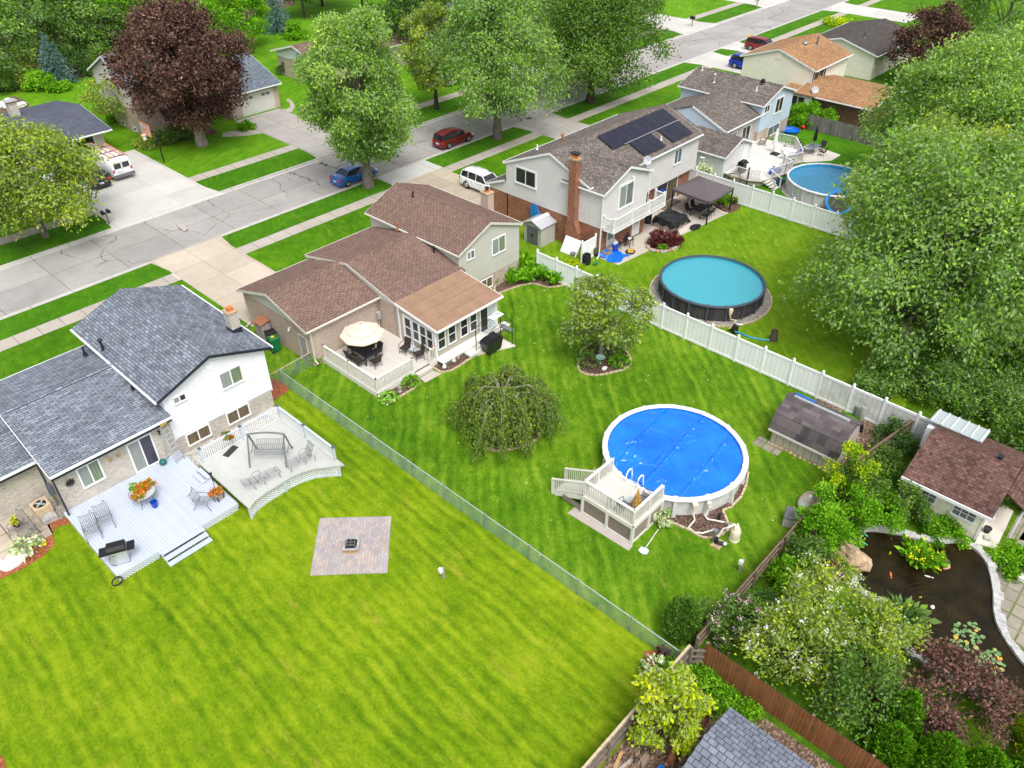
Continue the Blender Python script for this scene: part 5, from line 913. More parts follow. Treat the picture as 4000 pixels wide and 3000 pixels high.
m = MB(); m.add([(36.2,1.19,2.45),(39.6,1.19,2.3),(39.6,.1,1.85),(36.2,.1,1.85),(36.2,1.19,2.53),(39.6,1.19,2.38),(39.6,.1,1.93),(36.2,.1,1.93)],[(3,2,1,0),(4,5,6,7),(0,1,5,4),(1,2,6,5),(2,3,7,6),(3,0,4,7)]); m.build('porch_roof', 'roof_rust', CO)
m = MB(); m.box(36.25, .2, 0, 36.33, .28, 1.88); m.build('porch_post', 'trim_white', CO)
m = MB(); m.add([(38.9,3.2,2.02),(40.5,3.2,1.8),(40.5,5.9,1.8),(38.9,5.9,2.02),(38.9,3.2,2.08),(40.5,3.2,1.86),(40.5,5.9,1.86),(38.9,5.9,2.08)],[(3,2,1,0),(4,5,6,7),(0,1,5,4),(1,2,6,5),(2,3,7,6),(3,0,4,7)]) 
m.v = [(x+.2, y+.1, z+.55) for x, y, z in m.v]; lt = m.build('greenhouse_roof', 'glass_top', CO); m = MB(); m.box(38.9, 5.38, 0, 40.5, 5.95, 2.3); m.build('greenhouse_wall', 'siding_white', CO)
m = MB()
for k in range(6): y = 3.4+k*.5; m.beam((39.1, y, 2.67), (40.7, y, 2.45), .05, .05)
m.build('glazing_bar', 'trim_white', lt); m = MB(); m.lathe([(.12, 2.75), (.12, 3.15), (.16, 3.2)], (37.9, 2.2, 0), 8); m.build('flue', 'trim_dark', CO)
DS = thing('shed', 'shed with faded slate-blue shingle roof at the bottom edge beside the orange fence', 'shed', (16, 0, 0))
m = MB(); m.extr([(13.4, 1.95), (15.75, 2.55), (17.7, 1.95), (17.7, 1.83), (15.75, 2.43), (13.4, 1.83)], 'y', -7, 5.3); ro = m.build('roof', 'roof_slate_old', DS); m = MB(); m.extr([(13.6, 0), (17.5, 0), (17.5, 1.85), (15.75, 2.4), (13.6, 1.85)], 'y', -6.8, 5.1); m.build('wall', 'wood_grey', DS)
m = MB(); m.extr([(15.62, 2.53), (15.75, 2.57), (15.9, 2.52), (15.9, 2.55), (15.75, 2.61), (15.62, 2.565)], 'y', 3.2-7, 3.4); m.build('ridge_cap', 'roof_slate_old', ro); m = MB(); m.add([(14.6,4.75,2.262),(14.9,4.2,2.34),(14.98,4.25,2.36),(14.7,4.8,2.29)],[(0,1,2,3)]); m.build('dark_patch', 'trim_dark', ro)
RS = thing('resin_shed', 'small grey-beige resin shed with dark double doors beside the brick wall', 'shed', (44.9, 38.6, 0))
m = MB(); m.extr([(37.62, 0), (39.42, 0), (39.42, 1.65), (38.52, 2.0), (37.62, 1.65)], 'x', 43.6, 45.35); m.build('wall', 'resin_wall', RS)
m = MB(); m.extr([(37.5, 1.64), (38.52, 2.06), (39.54, 1.64), (39.54, 1.7), (38.52, 2.12), (37.5, 1.7)], 'x', 43.45, 45.4); ro = m.build('roof', 'sheet_metal', RS); m = MB(); m.extr([(38.3, 2.04), (38.52, 2.13), (38.74, 2.04), (38.74, 2.07), (38.52, 2.17), (38.3, 2.07)], 'x', 43.44, 45.41); m.build('skylight', 'trim_white', ro)
for y0, y1 in ((37.95, 38.5), (38.53, 39.1)): m = MB(); m.box(43.56, y0, .08, 43.6, y1, 1.55); d = m.build('door', 'resin_dark', RS); m = MB(); yy = 38.45 if y0 < 38.2 else 38.6; m.box(43.52, yy-.02, .7, 43.56, yy+.02, .95); m.build('handle', 'metal_black', d)
CB = thing('storage_cabinet', 'narrow grey plank cabinet with rusty lid against the garage side wall', 'cabinet', (21.1, 42.6, 0))
m = MB(); m.box(20.75, 42.1, 0, 21.42, 42.95, 1.45); m.build('body', 'cabinet_grey', CB); m = MB(); m.add([(20.68,42.02,1.45),(21.45,42.02,1.62),(21.45,43.02,1.62),(20.68,43.02,1.45),(20.68,42.02,1.5),(21.45,42.02,1.67),(21.45,43.02,1.67),(20.68,43.02,1.5)],[(3,2,1,0),(4,5,6,7),(0,1,5,4),(1,2,6,5),(2,3,7,6),(3,0,4,7)]); m.build('lid', 'rust', CB)
def bin_(label, x, y, mat, rot):
    P = thing('wheelie_bin', label, 'bin', (x, y, 0), rot); m = MB(); m.lathe([(.34, .08), (.43, .98)], (0, 0, 0), 4, PI/4); m.build('body', MAT[mat], P, local=True); m = MB(); m.lathe([(.46, .98), (.47, 1.04), (.3, 1.1), (.01, 1.11)], (0, 0, 0), 4, PI/4); m.build('lid', MAT[mat], P, local=True)
    for s in (-1, 1): m = MB(); m.tube([(s*.27, .28, .1), (s*.35, .28, .1)], .11, 12); m.build('wheel', 'rubber', P, local=True)
    if mat == 'green_bin': m = MB(); m.box(-.12, -.05, 1.112, .12, .15, 1.118); m.build('lid_label', 'yellow', P, local=True)
    return P
bin_('green wheelie bin with a yellow lid sticker beside the garage wall', 20.85, 40.95, 'green_bin', R(80)); bin_('black wheelie bin half hidden behind the green one', 21.1, 41.7, 'metal_black', R(80))
def pot(label, c, r, h, mat='terracotta', soil=True, name='plant_pot'):
    P = thing(name, label, 'pot', c); m = MB(); m.lathe([(r*.7, 0), (r, h*.92), (r*1.06, h*.92), (r*1.06, h), (r*.9, h), (r*.85, h*.85), (.002, h*.85)], c, 14); m.build('pot', MAT[mat], P, smooth=True); return P
AC = thing('air_conditioner', 'beige air conditioning unit with round fan grille beside the patio', 'air conditioner', (4.35, 37.2, 0)); c = Vector((4.35, 37.15, 0))
m = MB(); m.box(3.95, 36.75, 0, 4.75, 37.55, .7); m.build('casing', plain('ac_beige', (.52, .40, .26), .6), AC); m = MB(); m.lathe([(.3, .704), (.3, .71), (.002, .71)], c, 20); m.build('fan_opening', 'metal_black', AC); m = MB()
for k in range(4): a = PI/2*k+.4; m.beam(c+Vector((math.cos(a)*.05, math.sin(a)*.05, .718)), c+Vector((math.cos(a+.3)*.27, math.sin(a+.3)*.27, .718)), .1, .008)
m.lathe([(.07, .715), (.05, .76), (.002, .77)], c, 10); m.build('fan', 'metal_light', AC)
m = MB(); m.box(4.0, 36.2, 0, 4.7, 36.72, .3); solo('concrete_block', m, 'stone_grey', 'grey concrete blocks in front of the air conditioning unit', 'block', (4.35, 36.4, 0))
def slats(m, a, b, c, d, n, r=.012):                          # bars between edge a-b and edge d-c
    a, b, c, d = map(Vector, (a, b, c, d))
    for i in range(n+1): t = i/n; m.tube([a.lerp(b, t), d.lerp(c, t)], r, 4)
    for i in range(3): t = i/2; m.tube([a.lerp(d, t), b.lerp(c, t)], r*1.3, 4)
def iron_chair(label, loc, rot, w=.6, group=None):
    P = thing('iron_chair', label, 'chair', loc, rot, group); h = w/2
    m = MB(); slats(m, (-h,-.3,.42), (h,-.3,.42), (h,.28,.38), (-h,.28,.38), 9); m.build('seat', 'wrought', P, local=True)
    m = MB(); slats(m, (-h,.28,.38), (h,.28,.38), (h,.5,1.0), (-h,.5,1.0), 9); m.tube([(-h*1.15,.55,1.02), (-h*.6,.52,1.0), (0,.5,1.0), (h*.6,.52,1.02), (h*.8,.53,1.1), (h*.62,.53,1.16), (h*.5,.53,1.09)], .016, 5); m.build('backrest', 'wrought', P, local=True)
    for s in (-1, 1):
        m = MB(); m.tube([(s*h,.4,.68), (s*h,.1,.7), (s*h,-.28,.66), (s*h,-.36,.55), (s*h,-.3,.42), (s*h,-.36,.2), (s*h,-.46,.0)], .02, 5); m.build('arm', 'wrought', P, local=True)
        m = MB(); m.tube([(s*h,.28,.4), (s*h,.36,.2), (s*h,.5,0)], .018, 5); m.build('leg', 'wrought', P, local=True)
    return P
iron_chair('wrought iron lounge chair at the left edge of the blue-grey deck', (5.35, 33.3, .45), R(-14), .66, 'wrought iron chairs on the blue-grey deck'); iron_chair('wrought iron lounge chair second from the left edge of the blue-grey deck', (6.1, 33.5, .45), R(-14), .66, 'wrought iron chairs on the blue-grey deck')
iron_chair('wrought iron chair beside the lantern planter at the right edge of the lower deck', (10.1, 31.05, .45), R(40), .62, 'wrought iron chairs on the blue-grey deck')
iron_chair('dark iron chair nearest the hosta on the old concrete patio', (3.2, 35.9, .03), R(-60), .5, 'iron chairs on the old patio'); iron_chair('dark iron chair holding a flower pot beside the brick wall on the old patio', (3.0, 36.75, .03), R(-60), .5, 'iron chairs on the old patio')
def chaise(label, loc, rot, up=.55):
    P = thing('chaise_longue', label, 'lounger', loc, rot, 'wrought iron loungers on the raised deck'); m = MB(); slats(m, (-.3,-.95,.36), (.3,-.95,.36), (.3,.3,.36), (-.3,.3,.36), 8); m.build('seat', 'wrought', P, local=True)
    m = MB(); dy, dz = .75*math.cos(up), .75*math.sin(up); slats(m, (-.3,.3,.36), (.3,.3,.36), (.3,.3+dy,.36+dz), (-.3,.3+dy,.36+dz), 8); m.build('backrest', 'wrought', P, local=True)
    for s in (-1, 1):
        m = MB(); m.tube([(s*.3,-.1,.36), (s*.32,-.05,.58), (s*.32,.2,.62), (s*.32,.4,.52), (s*.31,.34,.42)], .016, 5); m.build('arm', 'wrought', P, local=True)
        for y in (-.85, .0, .55): m = MB(); m.tube([(s*.28,y,.36), (s*.3,y+.02,.15), (s*.3,y-.06,0)], .016, 5); m.build('leg', 'wrought', P, local=True)
    return P
chaise('reclined wrought iron lounger near the curved front of the raised deck', (12.95, 30.05, .8), R(83), .25); chaise('wrought iron lounger with raised back near the right railing of the raised deck', (15.3, 29.75, .8), R(-97), 1.15)
SW = thing('porch_swing', 'free-standing iron porch swing with arched frame on the raised deck', 'swing', (14.3, 31.3, .8), R(-46))
for s in (-1, 1):
    m = MB(); m.tube([(s*.98,-.75,.0), (s*.98,-.62,.35), (s*.95,-.5,.75), (s*.95,-.25,1.3), (s*.95,0,1.72)], .045, 6); m.build('leg', 'wrought', SW, local=True); m = MB(); m.tube([(s*.98,.85,0), (s*.98,.72,.1), (s*.96,.5,.6), (s*.95,.25,1.25), (s*.95,0,1.72)], .045, 6); m.build('leg', 'wrought', SW, local=True)
    m = MB(); m.tube([(s*.97,-.5,.75), (s*.97,0,.5), (s*.97,.45,.72)], .022, 5); m.build('brace', 'wrought', SW, local=True); m = MB(); m.tube([(s*.95,0,1.7), (s*.72,-.1,.62)], .01, 4); m.tube([(s*.95,0,1.7), (s*.72,.3,.7)], .01, 4); m.build('chain', 'wrought', SW, local=True)
m = MB(); m.tube([(-1.0,0,1.7), (-.5,0,1.8), (0,0,1.83), (.5,0,1.8), (1.0,0,1.7)], .05, 8); m.build('top_bar', 'wrought', SW, local=True)
m = MB(); slats(m, (-.72,-.25,.46), (.72,-.25,.46), (.72,.25,.42), (-.72,.25,.42), 18); m.build('seat', 'wrought', SW, local=True); m = MB(); slats(m, (-.72,.25,.42), (.72,.25,.42), (.72,.42,1.02), (-.72,.42,1.02), 14); m.build('backrest', 'wrought', SW, local=True)
for s in (-1, 1): m = MB(); m.tube([(s*.72,.32,.68), (s*.74,0,.7), (s*.74,-.25,.64), (s*.72,-.25,.46)], .018, 5); m.build('arm', 'wrought', SW, local=True)
m = MB(); c = Vector(G(901, 1763, .8)); u = Vector((.94, .35, 0)); v = Vector((-.35, .94, 0))
m.add([c+u*a+v*b+Vector((0,0,z)) for z in (.001, .02) for a, b in ((-.45,-.2), (.45,-.2), (.45,.2), (-.45,.2))], [(3,2,1,0),(4,5,6,7),(0,1,5,4),(1,2,6,5),(2,3,7,6),(3,0,4,7)]); solo('doormat', m, 'rubber', 'dark rectangular doormat on the raised deck', 'mat', c)
TB = thing('round_table', 'round glass-topped iron table crowded with flowers on the blue-grey deck', 'table', (8.2, 33.6, .45)); c = Vector((8.2, 33.6, .45)); m = MB(); m.lathe([(.62, .7), (.64, .71), (.64, .73), (.62, .735), (.002, .735)], c, 28); m.build('table_top', 'glass_top', TB); m = MB(); m.tube([c+Vector((.64*math.cos(a), .64*math.sin(a), .72)) for a in np.linspace(0, 2*PI, 29)], .02, 5); m.build('table_rim', 'wrought', TB)
for k in range(4): a = PI/4+PI/2*k; d = Vector((math.cos(a), math.sin(a), 0)); m = MB(); m.tube([c+d*.5+Vector((0,0,.7)), c+d*.4+Vector((0,0,.4)), c+d*.48+Vector((0,0,.15)), c+d*.62], .018, 5); m.build('leg', 'wrought', TB)
BK = thing('bucket', 'dark blue plastic bucket in front of the flower table', 'bucket', (8.35, 32.9, .45)); c = Vector((8.35, 32.9, .45)); m = MB(); m.lathe([(.13, 0), (.17, .36), (.18, .36), (.18, .38), (.15, .38), (.13, .05), (.002, .05)], c, 16); m.build('pail', 'blue_plastic', BK, smooth=True); m = MB(); m.tube([c+Vector((.18*math.cos(a), -.05, .37-.18*math.sin(a))) for a in np.linspace(0, PI, 9)], .008, 4); m.build('handle', 'metal_grey', BK)
def grill(label, loc, rot, lid='metal_black', body='metal_light'):
    P = thing('gas_grill', label, 'barbecue', loc, rot); m = MB(); m.box(-.38, -.25, .06, .38, .25, .82); m.build('cabinet', MAT[body], P, local=True); m = MB(); m.extr([(-.3, .84), (.3, .84), (.3, 1.0), (.18, 1.15), (-.18, 1.15), (-.3, .98)], 'x', -.4, .4); m.build('lid', MAT[lid], P, local=True); m = MB(); m.tube([(-.35, -.36, .98), (.35, -.36, .98)], .02); m.build('handle', 'metal_grey', P, local=True)
    for s in (-1, 1): m = MB(); m.box(s*.42, -.28, .8, s*.78, .28, .86); m.build('side_shelf', MAT[lid], P, local=True)
    m = MB(); m.tube([(.1, .3, .7), (.3, .5, .9), (.4, .45, .4), (.2, .35, .1)], .015, 5); m.build('gas_hose', 'rubber', P, local=True)
    for x, y in ((-.32, -.2), (.32, -.2), (.32, .2), (-.32, .2)): m = MB(); m.tube([(x-.03, y, .04), (x+.03, y, .04)], .045, 8); m.build('wheel', 'rubber', P, local=True)
    return P
grill('steel gas grill with black lid at the front corner of the blue-grey deck', (5.55, 30.75, .45), R(135+20), body='metal_light')
PL = thing('planter_box', 'square dark-framed planter with bright flowers and a lantern post', 'planter', (10.85, 31.0, .45)); c = Vector((10.85, 31.0, .45)); m = MB(); rb(m, c, .34, 0, .42, .3, .46); m.build('box', 'wood_grey', PL)
m = MB()
for k in range(4): a = .3+PI/4+PI/2*k; d = Vector((math.cos(a), math.sin(a), 0)); m.beam(c+d*.245, c+d*.33+Vector((0,0,.44)), .04, .04)
m.build('frame', 'metal_black', PL)
LP = thing('lantern_post', 'thin black lantern post rising from the planter on the blue-grey deck', 'lantern', (10.85, 31.0, .85)); c = Vector((10.85, 31.05, .8)); m = MB(); m.tube([c, c+Vector((0,0,1.25))], .018); m.build('pole', 'metal_black', LP); m = MB(); m.lathe([(.05, 1.25), (.08, 1.42), (.1, 1.43), (.001, 1.52)], c, 6); m.build('lantern', 'metal_black', LP)
def stepladder(label, loc, rot, h=2.6, mat='metal_light', top='yellow', spread=.55, lean=True):
    P = thing('stepladder', label, 'ladder', loc, rot)
    for s in (-1, 1): m = MB(); m.beam((s*.26, -spread, 0), (s*.16, 0, h), .03, .07); m.build('rail', MAT[mat], P, local=True); m = MB(); m.beam((s*.26, spread*.55, 0), (s*.16, .05, h), .025, .05); m.build('rear_rail', MAT[mat], P, local=True)
    for k in range(1, int(h/.3)): t = k*.3/h; m = MB(); y = -spread*(1-t); w = .26-.1*t; m.box(-w, y-.05, k*.3-.015, w, y+.03, k*.3+.015); m.build('tread', MAT[mat], P, local=True)
    m = MB(); m.box(-.2, -.16, h, .2, .12, h+.08); m.build('top_cap', MAT[top], P, local=True); return P
stepladder('aluminium stepladder with yellow top standing at the inner house corner on the blue-grey deck', (10.85, 35.62, .45), R(12), 2.45); stepladder('stepladder with blue top by the brick wall on the concrete patio', (56.0, 34.65, .03), R(70), 1.75, 'wood_tan', 'blue_plastic'); stepladder('small white stepladder leaning at the white timber shed wall', (64.9, 36.2, 0), R(-80), 1.7, 'lamp_white', 'lamp_white')
WC = thing('watering_can', 'dark teal watering can beside the foot of the stepladder', 'watering can', (10.2, 35.55, .45)); c = Vector((10.2, 35.55, .45)); m = MB(); m.ball(c+Vector((0,0,.18)), .2, .2, .18, 12, 8); m.build('body', plain('teal', (.01, .12, .11), .4), WC, smooth=True); m = MB(); m.tube([c+Vector((.15,0,.2)), c+Vector((.4,-.05,.36))], [.03, .02], 6); m.tube([c+Vector((-.12,0,.3)), c+Vector((-.05,0,.42)), c+Vector((.1,0,.34))], .015, 5); m.build('spout', 'teal', WC)
def wallstar(label, u, z, n, r, mat, hub=None):
    m = MB(); c = Vector((u, 35.90, z))
    for k in range(n): a = 2*PI*k/n; d = Vector((math.cos(a), 0, math.sin(a))); e = Vector((-d.z, 0, d.x)); m.add([c+d*r*.25, c+d*r*.6+e*r*.16, c+d*r, c+d*r*.6-e*r*.16]+[p+Vector((0,-.02,0)) for p in (c+d*r*.25, c+d*r*.6+e*r*.16, c+d*r, c+d*r*.6-e*r*.16)], [(0,1,2,3),(7,6,5,4),(0,4,5,1),(1,5,6,2),(2,6,7,3),(3,7,4,0)])
    m.ball(c, r*.34, .03, r*.34, 10, 6); return solo('wall_ornament', m, MAT[mat], label, 'ornament', c)
wallstar('black metal flower ornament on the white brick left of the window', 5.8, 2.0, 10, .27, 'metal_black'); wallstar('small sun ornament nearer the window of the slate-roofed house', 7.93, 2.12, 9, .14, 'wood_tan'); wallstar('small sun ornament nearer the sliding door of the slate-roofed house', 8.36, 2.12, 9, .14, 'wood_tan')
m = MB(); c = Vector(G(60, 2190)); m.ball(c+Vector((0,0,.12)), .75, .4, .22, 12, 6); m.ball(c+Vector((-.7,.05,.2)), .4, .35, .3, 10, 6); m.ball(c+Vector((-.2,-.3,.1)), .5, .25, .18, 10, 5); solo('boulder', m, 'rock_white', 'pile of pale white garden rocks at the edge of the mulch bed', 'rock', c, smooth=True)
HR = thing('hose_reel', 'black garden hose coiled at the corner of the blue-grey deck', 'hose', (4.85, 29.85, 0)); m = MB(); m.tube([(4.85+.24*math.cos(a), 29.85+.05*(a/12), .28+.24*math.sin(a)) for a in np.linspace(0, 18, 60)], .025, 5); m.build('coil', 'rubber', HR)
def wicker(label, loc, rot, group='dark wicker chairs on the sand-coloured deck'):
    P = thing('wicker_chair', label, 'chair', loc, rot, group); m = MB(); m.box(-.26, -.26, .38, .26, .26, .45); m.build('seat', 'wicker', P, local=True); m = MB(); m.add([(-.25,.22,.45),(.25,.22,.45),(.25,.28,.45),(-.25,.28,.45),(-.27,.36,1.0),(.27,.36,1.0),(.27,.42,.98),(-.27,.42,.98)],[(3,2,1,0),(4,5,6,7),(0,1,5,4),(1,2,6,5),(2,3,7,6),(3,0,4,7)]); m.build('backrest', 'wicker', P, local=True)
    for s in (-1, 1):
        m = MB(); m.tube([(s*.27,.33,.75), (s*.3,.1,.72), (s*.31,-.2,.66), (s*.28,-.26,.45)], .025, 5); m.build('arm', 'wicker', P, local=True)
        for y in (-.24, .26): m = MB(); m.tube([(s*.24,y,.4), (s*.26,y*1.08,0)], .018, 5); m.build('leg', 'metal_black', P, local=True)
    return P
for q, (x, y, r, lb) in enumerate(((23.2, 35.75, 90, 'dark wicker chair on the lawn side of the deck table, nearer the garage wall'), (23.2, 35.0, 90, 'dark wicker chair on the lawn side of the deck table, farther from the garage'), (24.62, 35.75, -90, 'dark wicker chair on the house side of the deck table, half under the parasol'), (24.65, 35.05, -90, 'dark wicker chair on the house side of the deck table, nearer the railing'), (23.92, 36.55, 0, 'dark wicker chair at the garage end of the deck table'), (23.92, 34.25, 180, 'dark wicker chair at the railing end of the deck table'), (26.15, 34.0, -80, 'dark wicker chair beside the white sunroom door'), (26.3, 32.85, -110, 'dark wicker chair at the corner post by the sunroom'))): wicker(lb, (x, y, .38), R(r))
DT = thing('dining_table', 'dark slatted metal dining table under the cream parasol', 'table', (23.9, 35.3, .38)); m = MB()
for k in range(9): m.box(23.45+.1*k, 34.6, 1.07, 23.45+.1*k+.08, 36.05, 1.1)
m.box(23.43, 34.58, 1.04, 24.37, 34.64, 1.102); m.box(23.43, 36.02, 1.04, 24.37, 36.08, 1.102); m.build('table_top', plain('metal_navy', (.018, .022, .035), .35, .2), DT)
for x, y in ((23.52, 34.7), (24.28, 34.7), (23.52, 35.95), (24.28, 35.95)): m = MB(); m.box(x-.03, y-.03, .38, x+.03, y+.03, 1.04); m.build('leg', 'metal_black', DT)
UM = thing('parasol', 'big cream three-tiered parasol over the dark dining table', 'parasol', (23.95, 35.35, .38)); c = Vector((24.05, 35.5, 0)); m = MB(); m.tube([(23.93, 35.3, .38), (24.07, 35.55, 2.75)], .025); m.build('pole', 'metal_black', UM)
def canopy(m, c, rings, n=8, a0=.2, sub=4, sag=.06):
    vs = []; N = n*sub
    for r, z in rings:
        for k in range(N):
            f = abs(((k % sub)/sub)-0); t = (k % sub)/sub; cr = 1-(1-math.cos(PI/n))*math.sin(PI*t)*1.0; a = a0+2*PI*k/N
            vs.append(c+Vector((r*cr*math.cos(a), r*cr*math.sin(a), z-sag*r*math.sin(PI*t)*.35)))
    m.add(vs, [(i*N+k, i*N+(k+1) % N, (i+1)*N+(k+1) % N, (i+1)*N+k) for i in range(len(rings)-1) for k in range(N)])
m = MB(); canopy(m, c, ((1.42, 2.2), (1.4, 2.28), (.98, 2.48), (.85, 2.52))); cp = m.build('canopy', 'canvas_cream', UM, fixn=False); m = MB(); canopy(m, c, ((.98, 2.53), (.97, 2.56), (.55, 2.72), (.42, 2.76))); m.build('upper_tier', 'canvas_cream', cp, fixn=False); m = MB(); canopy(m, c, ((.5, 2.77), (.49, 2.8), (.02, 2.95))); m.build('top_tier', 'canvas_cream', cp, fixn=False); m = MB(); m.ball(c+Vector((0,0,2.97)), .05); m.build('finial', 'wood_old', UM)
ST = thing('side_table', 'low glass side table between the two sunroom chairs', 'table', (26.45, 33.45, .38)); m = MB(); m.box(26.2, 33.2, .78, 26.7, 33.7, .8); m.build('table_top', 'glass_top', ST)
for x, y in ((26.24, 33.24), (26.66, 33.24), (26.24, 33.66), (26.66, 33.66)): m = MB(); m.tube([(x, y, .38), (x, y, .78)], .012, 5); m.build('leg', 'wrought', ST)
m = MB(); m.lathe([(.04, 0), (.06, .1), (.03, .2), (.05, .24), (.01, .26)], (26.75, 32.0, 1.38), 10); solo('lantern', m, 'lamp_red', 'small red glass lantern on the short deck railing', 'lantern', (26.75, 32, 1.38), smooth=True)
GZ = thing('grill_gazebo', 'rusty dark iron grill shelter frame on the concrete slab behind the sunroom', 'gazebo', (30.6, 30.4, .1)); gp = [(29.6, 30.94), (31.95, 30.98), (31.85, 29.82), (29.75, 29.85)]
for x, y in gp: m = MB(); m.tube([(x, y, .05), (x, y, 2.0)], .03); m.build('post', 'metal_black', GZ)
for a, b in ((0, 1), (3, 2)): A_, B_ = Vector((*gp[a], 2.0)), Vector((*gp[b], 2.0)); m = MB(); m.tube([A_, B_], .018); m.tube([A_+(B_-A_)*t+Vector((0,0,.35*math.sin(PI*t))) for t in np.linspace(0, 1, 9)], .02, 5); m.build('arch_bar', 'metal_black', GZ)
for a, b, z in ((0, 3, 2.0), (1, 2, 2.0), (0, 3, .95), (1, 2, .95)): m = MB(); m.tube([(*gp[a], z), (*gp[b], z)], .018); m.build('side_bar', 'metal_black', GZ)
m = MB(); m.box(31.0, 30.7, 2.02, 32.0, 31.3, 2.05); m.build('shelf_panel', 'trim_white', GZ); m = MB(); m.box(31.75, 29.85, 1.15, 32.1, 30.95, 1.18); m.build('side_shelf', 'metal_grey', GZ)
for k in range(5): m = MB(); m.box(32.02, 30.0+k*.2, .7, 32.04, 30.05+k*.2, 1.15); m.build('utensil', 'metal_grey', GZ)
CG2 = MB(); CG2.add([(29.95,30.05,.12),(31.0,30.05,.12),(31.0,30.75,.12),(29.95,30.75,.12),(29.75,30.0,.95),(31.2,30.0,.95),(31.2,30.8,.95),(29.75,30.8,.95),(30.05,30.1,1.22),(30.95,30.1,1.22),(30.95,30.65,1.22),(30.05,30.65,1.22)],[(3,2,1,0),(0,1,5,4),(1,2,6,5),(2,3,7,6),(3,0,4,7),(4,5,9,8),(5,6,10,9),(6,7,11,10),(7,4,8,11),(8,9,10,11)]); solo('covered_grill', CG2, 'black_cover', 'grill hidden under a fitted black cover inside the iron shelter', 'barbecue', (30.5, 30.4, .1))
m = MB(); m.box(28.9, 30.75, .1, 30.3, 31.35, .24); solo('doorstep', m, 'deck_trim_pale', 'pale doorstep below the sunroom ledge at the concrete slab', 'step', (29.6, 31, .1))
def statue(label, c, h, mat='stone_grey'): m = MB(); m.lathe([(.13, 0), (.14, .06), (.09, .1), (.11, h*.3), (.08, h*.6), (.1, h*.68), (.05, h*.76), (.001, h*.78)], c, 10); m.ball(Vector(c)+Vector((0,0,h*.88)), h*.11); m.ball(Vector(c)+Vector((.07,-.05,h*.5)), h*.12, h*.09, h*.14); return solo('statue', m, MAT[mat], label, 'statue', c, smooth=True)
statue('small grey seated garden statue between the hostas at the deck corner', G(1562, 1530, .03), .55); statue('small white gnome ornament in the mulch near the deck step', G(1736, 1435, .03), .3, 'stone_white'); statue('small white figurine in the mulch under the sunroom', G(1772, 1410, .03), .34, 'stone_white'); statue('small grey bird statue among the weeping branches', G(1945, 1592, .03), .6)
m = MB(); c = Vector(G(2344, 1420)); m.lathe([(.16, 0), (.06, .06), (.05, .38), (.1, .42), (.3, .48), (.32, .5), (.26, .47), (.002, .44)], c, 18); solo('birdbath', m, plain('teal_stone', (.25, .42, .36), .6), 'pale green birdbath at the front of the round tree bed', 'birdbath', c, smooth=True)
for x, y, lb in ((1947, 1712, 'flat grey stone in the mulch under the weeping tree'), (2050, 1710, 'tan stone in the mulch beside the black pot ring'), (2361, 1441, 'small pale stone beside the birdbath')): c = Vector(G(x, y)); m = MB(); m.ball(c+Vector((0,0,.06)), .24, .16, .1, 9, 5); solo('stone', m, MAT['stone_white' if '2361' in str(x) else 'stone_tan' if x == 2050 else 'rock_white'], lb, 'stone', c, smooth=True)
pot('dark ring-shaped pot half buried in the mulch under the weeping tree', G(2040, 1655, .03), .2, .22, 'rubber')
def slingchair(label, loc, rot, frame='metal_black', sling='mesh_grey', group=None):
    P = thing('sling_chair', label, 'chair', loc, rot, group); m = MB(); m.add([(-.24,-.25,.42),(.24,-.25,.42),(.24,.22,.38),(-.24,.22,.38),(.24,.4,.92),(-.24,.4,.92),(-.24,-.25,.4),(.24,-.25,.4),(.24,.24,.36),(-.24,.24,.36),(.24,.42,.91),(-.24,.42,.91)],[(0,1,2,3),(3,2,4,5),(9,8,7,6),(11,10,8,9),(0,6,7,1),(1,7,8,2),(2,8,10,4),(3,9,6,0),(5,11,9,3),(4,10,11,5)]); m.build('sling', MAT[sling], P, local=True)
    for s in (-1, 1): m = MB(); m.tube([(s*.26,.42,.95), (s*.26,.24,.4), (s*.27,.36,0)], .016, 5); m.tube([(s*.26,.33,.66), (s*.27,-.2,.64), (s*.27,-.28,.4), (s*.27,-.3,0)], .018, 5); m.build('side_frame', MAT[frame], P, local=True)
    return P
slingchair('grey sling chair with its back to the spindle railing on the small pool deck', (23.7, 14.75, 1.3), R(80)); slingchair('grey sling chair next to the thatched parasol on the small pool deck', (24.9, 14.25, 1.3), R(-170))
m = MB(); m.lathe([(.26, .44), (.27, .46), (.002, .46)], (24.2, 14.6, 1.3), 18)
for k in range(3): a = 2*PI*k/3; m.tube([(24.2, 14.6, 1.74), (24.2+.25*math.cos(a), 14.6+.25*math.sin(a), 1.3)], .014, 5)
solo('side_table', m, 'glass_top', 'small round table between the chairs on the pool deck', 'table', (24.2, 14.6, 1.3))
TP = thing('thatch_parasol', 'closed straw thatch parasol leaning at the corner of the small pool deck', 'parasol', (24.05, 14.15, 1.3)); m = MB(); m.tube([(23.95, 14.15, 1.3), (24.0, 14.2, 3.0)], .02); m.build('pole', 'wood_tan', TP); m = MB()
for k in range(70): a = random.uniform(0, 2*PI); r = random.uniform(.18, .3); z = random.uniform(-.15, .12); m.beam((24.0, 14.2, 2.85), (24.0+r*math.cos(a), 14.2+r*math.sin(a), 1.95+z), .05, .012)
m.lathe([(.2, 2.0), (.12, 2.4), (.02, 2.9)], (24, 14.2, 0), 10); m.build('thatch', 'thatch', TP)
m = MB(); m.tube([(25.5, 14.0, 1.35), (25.2, 14.6, 1.9), (25.0, 15.0, 2.3)], .014, 5); solo('brush_pole', m, 'metal_black', 'dark pole leaning across the rail of the small pool deck', 'pole', (25.3, 14.4, 1.3))
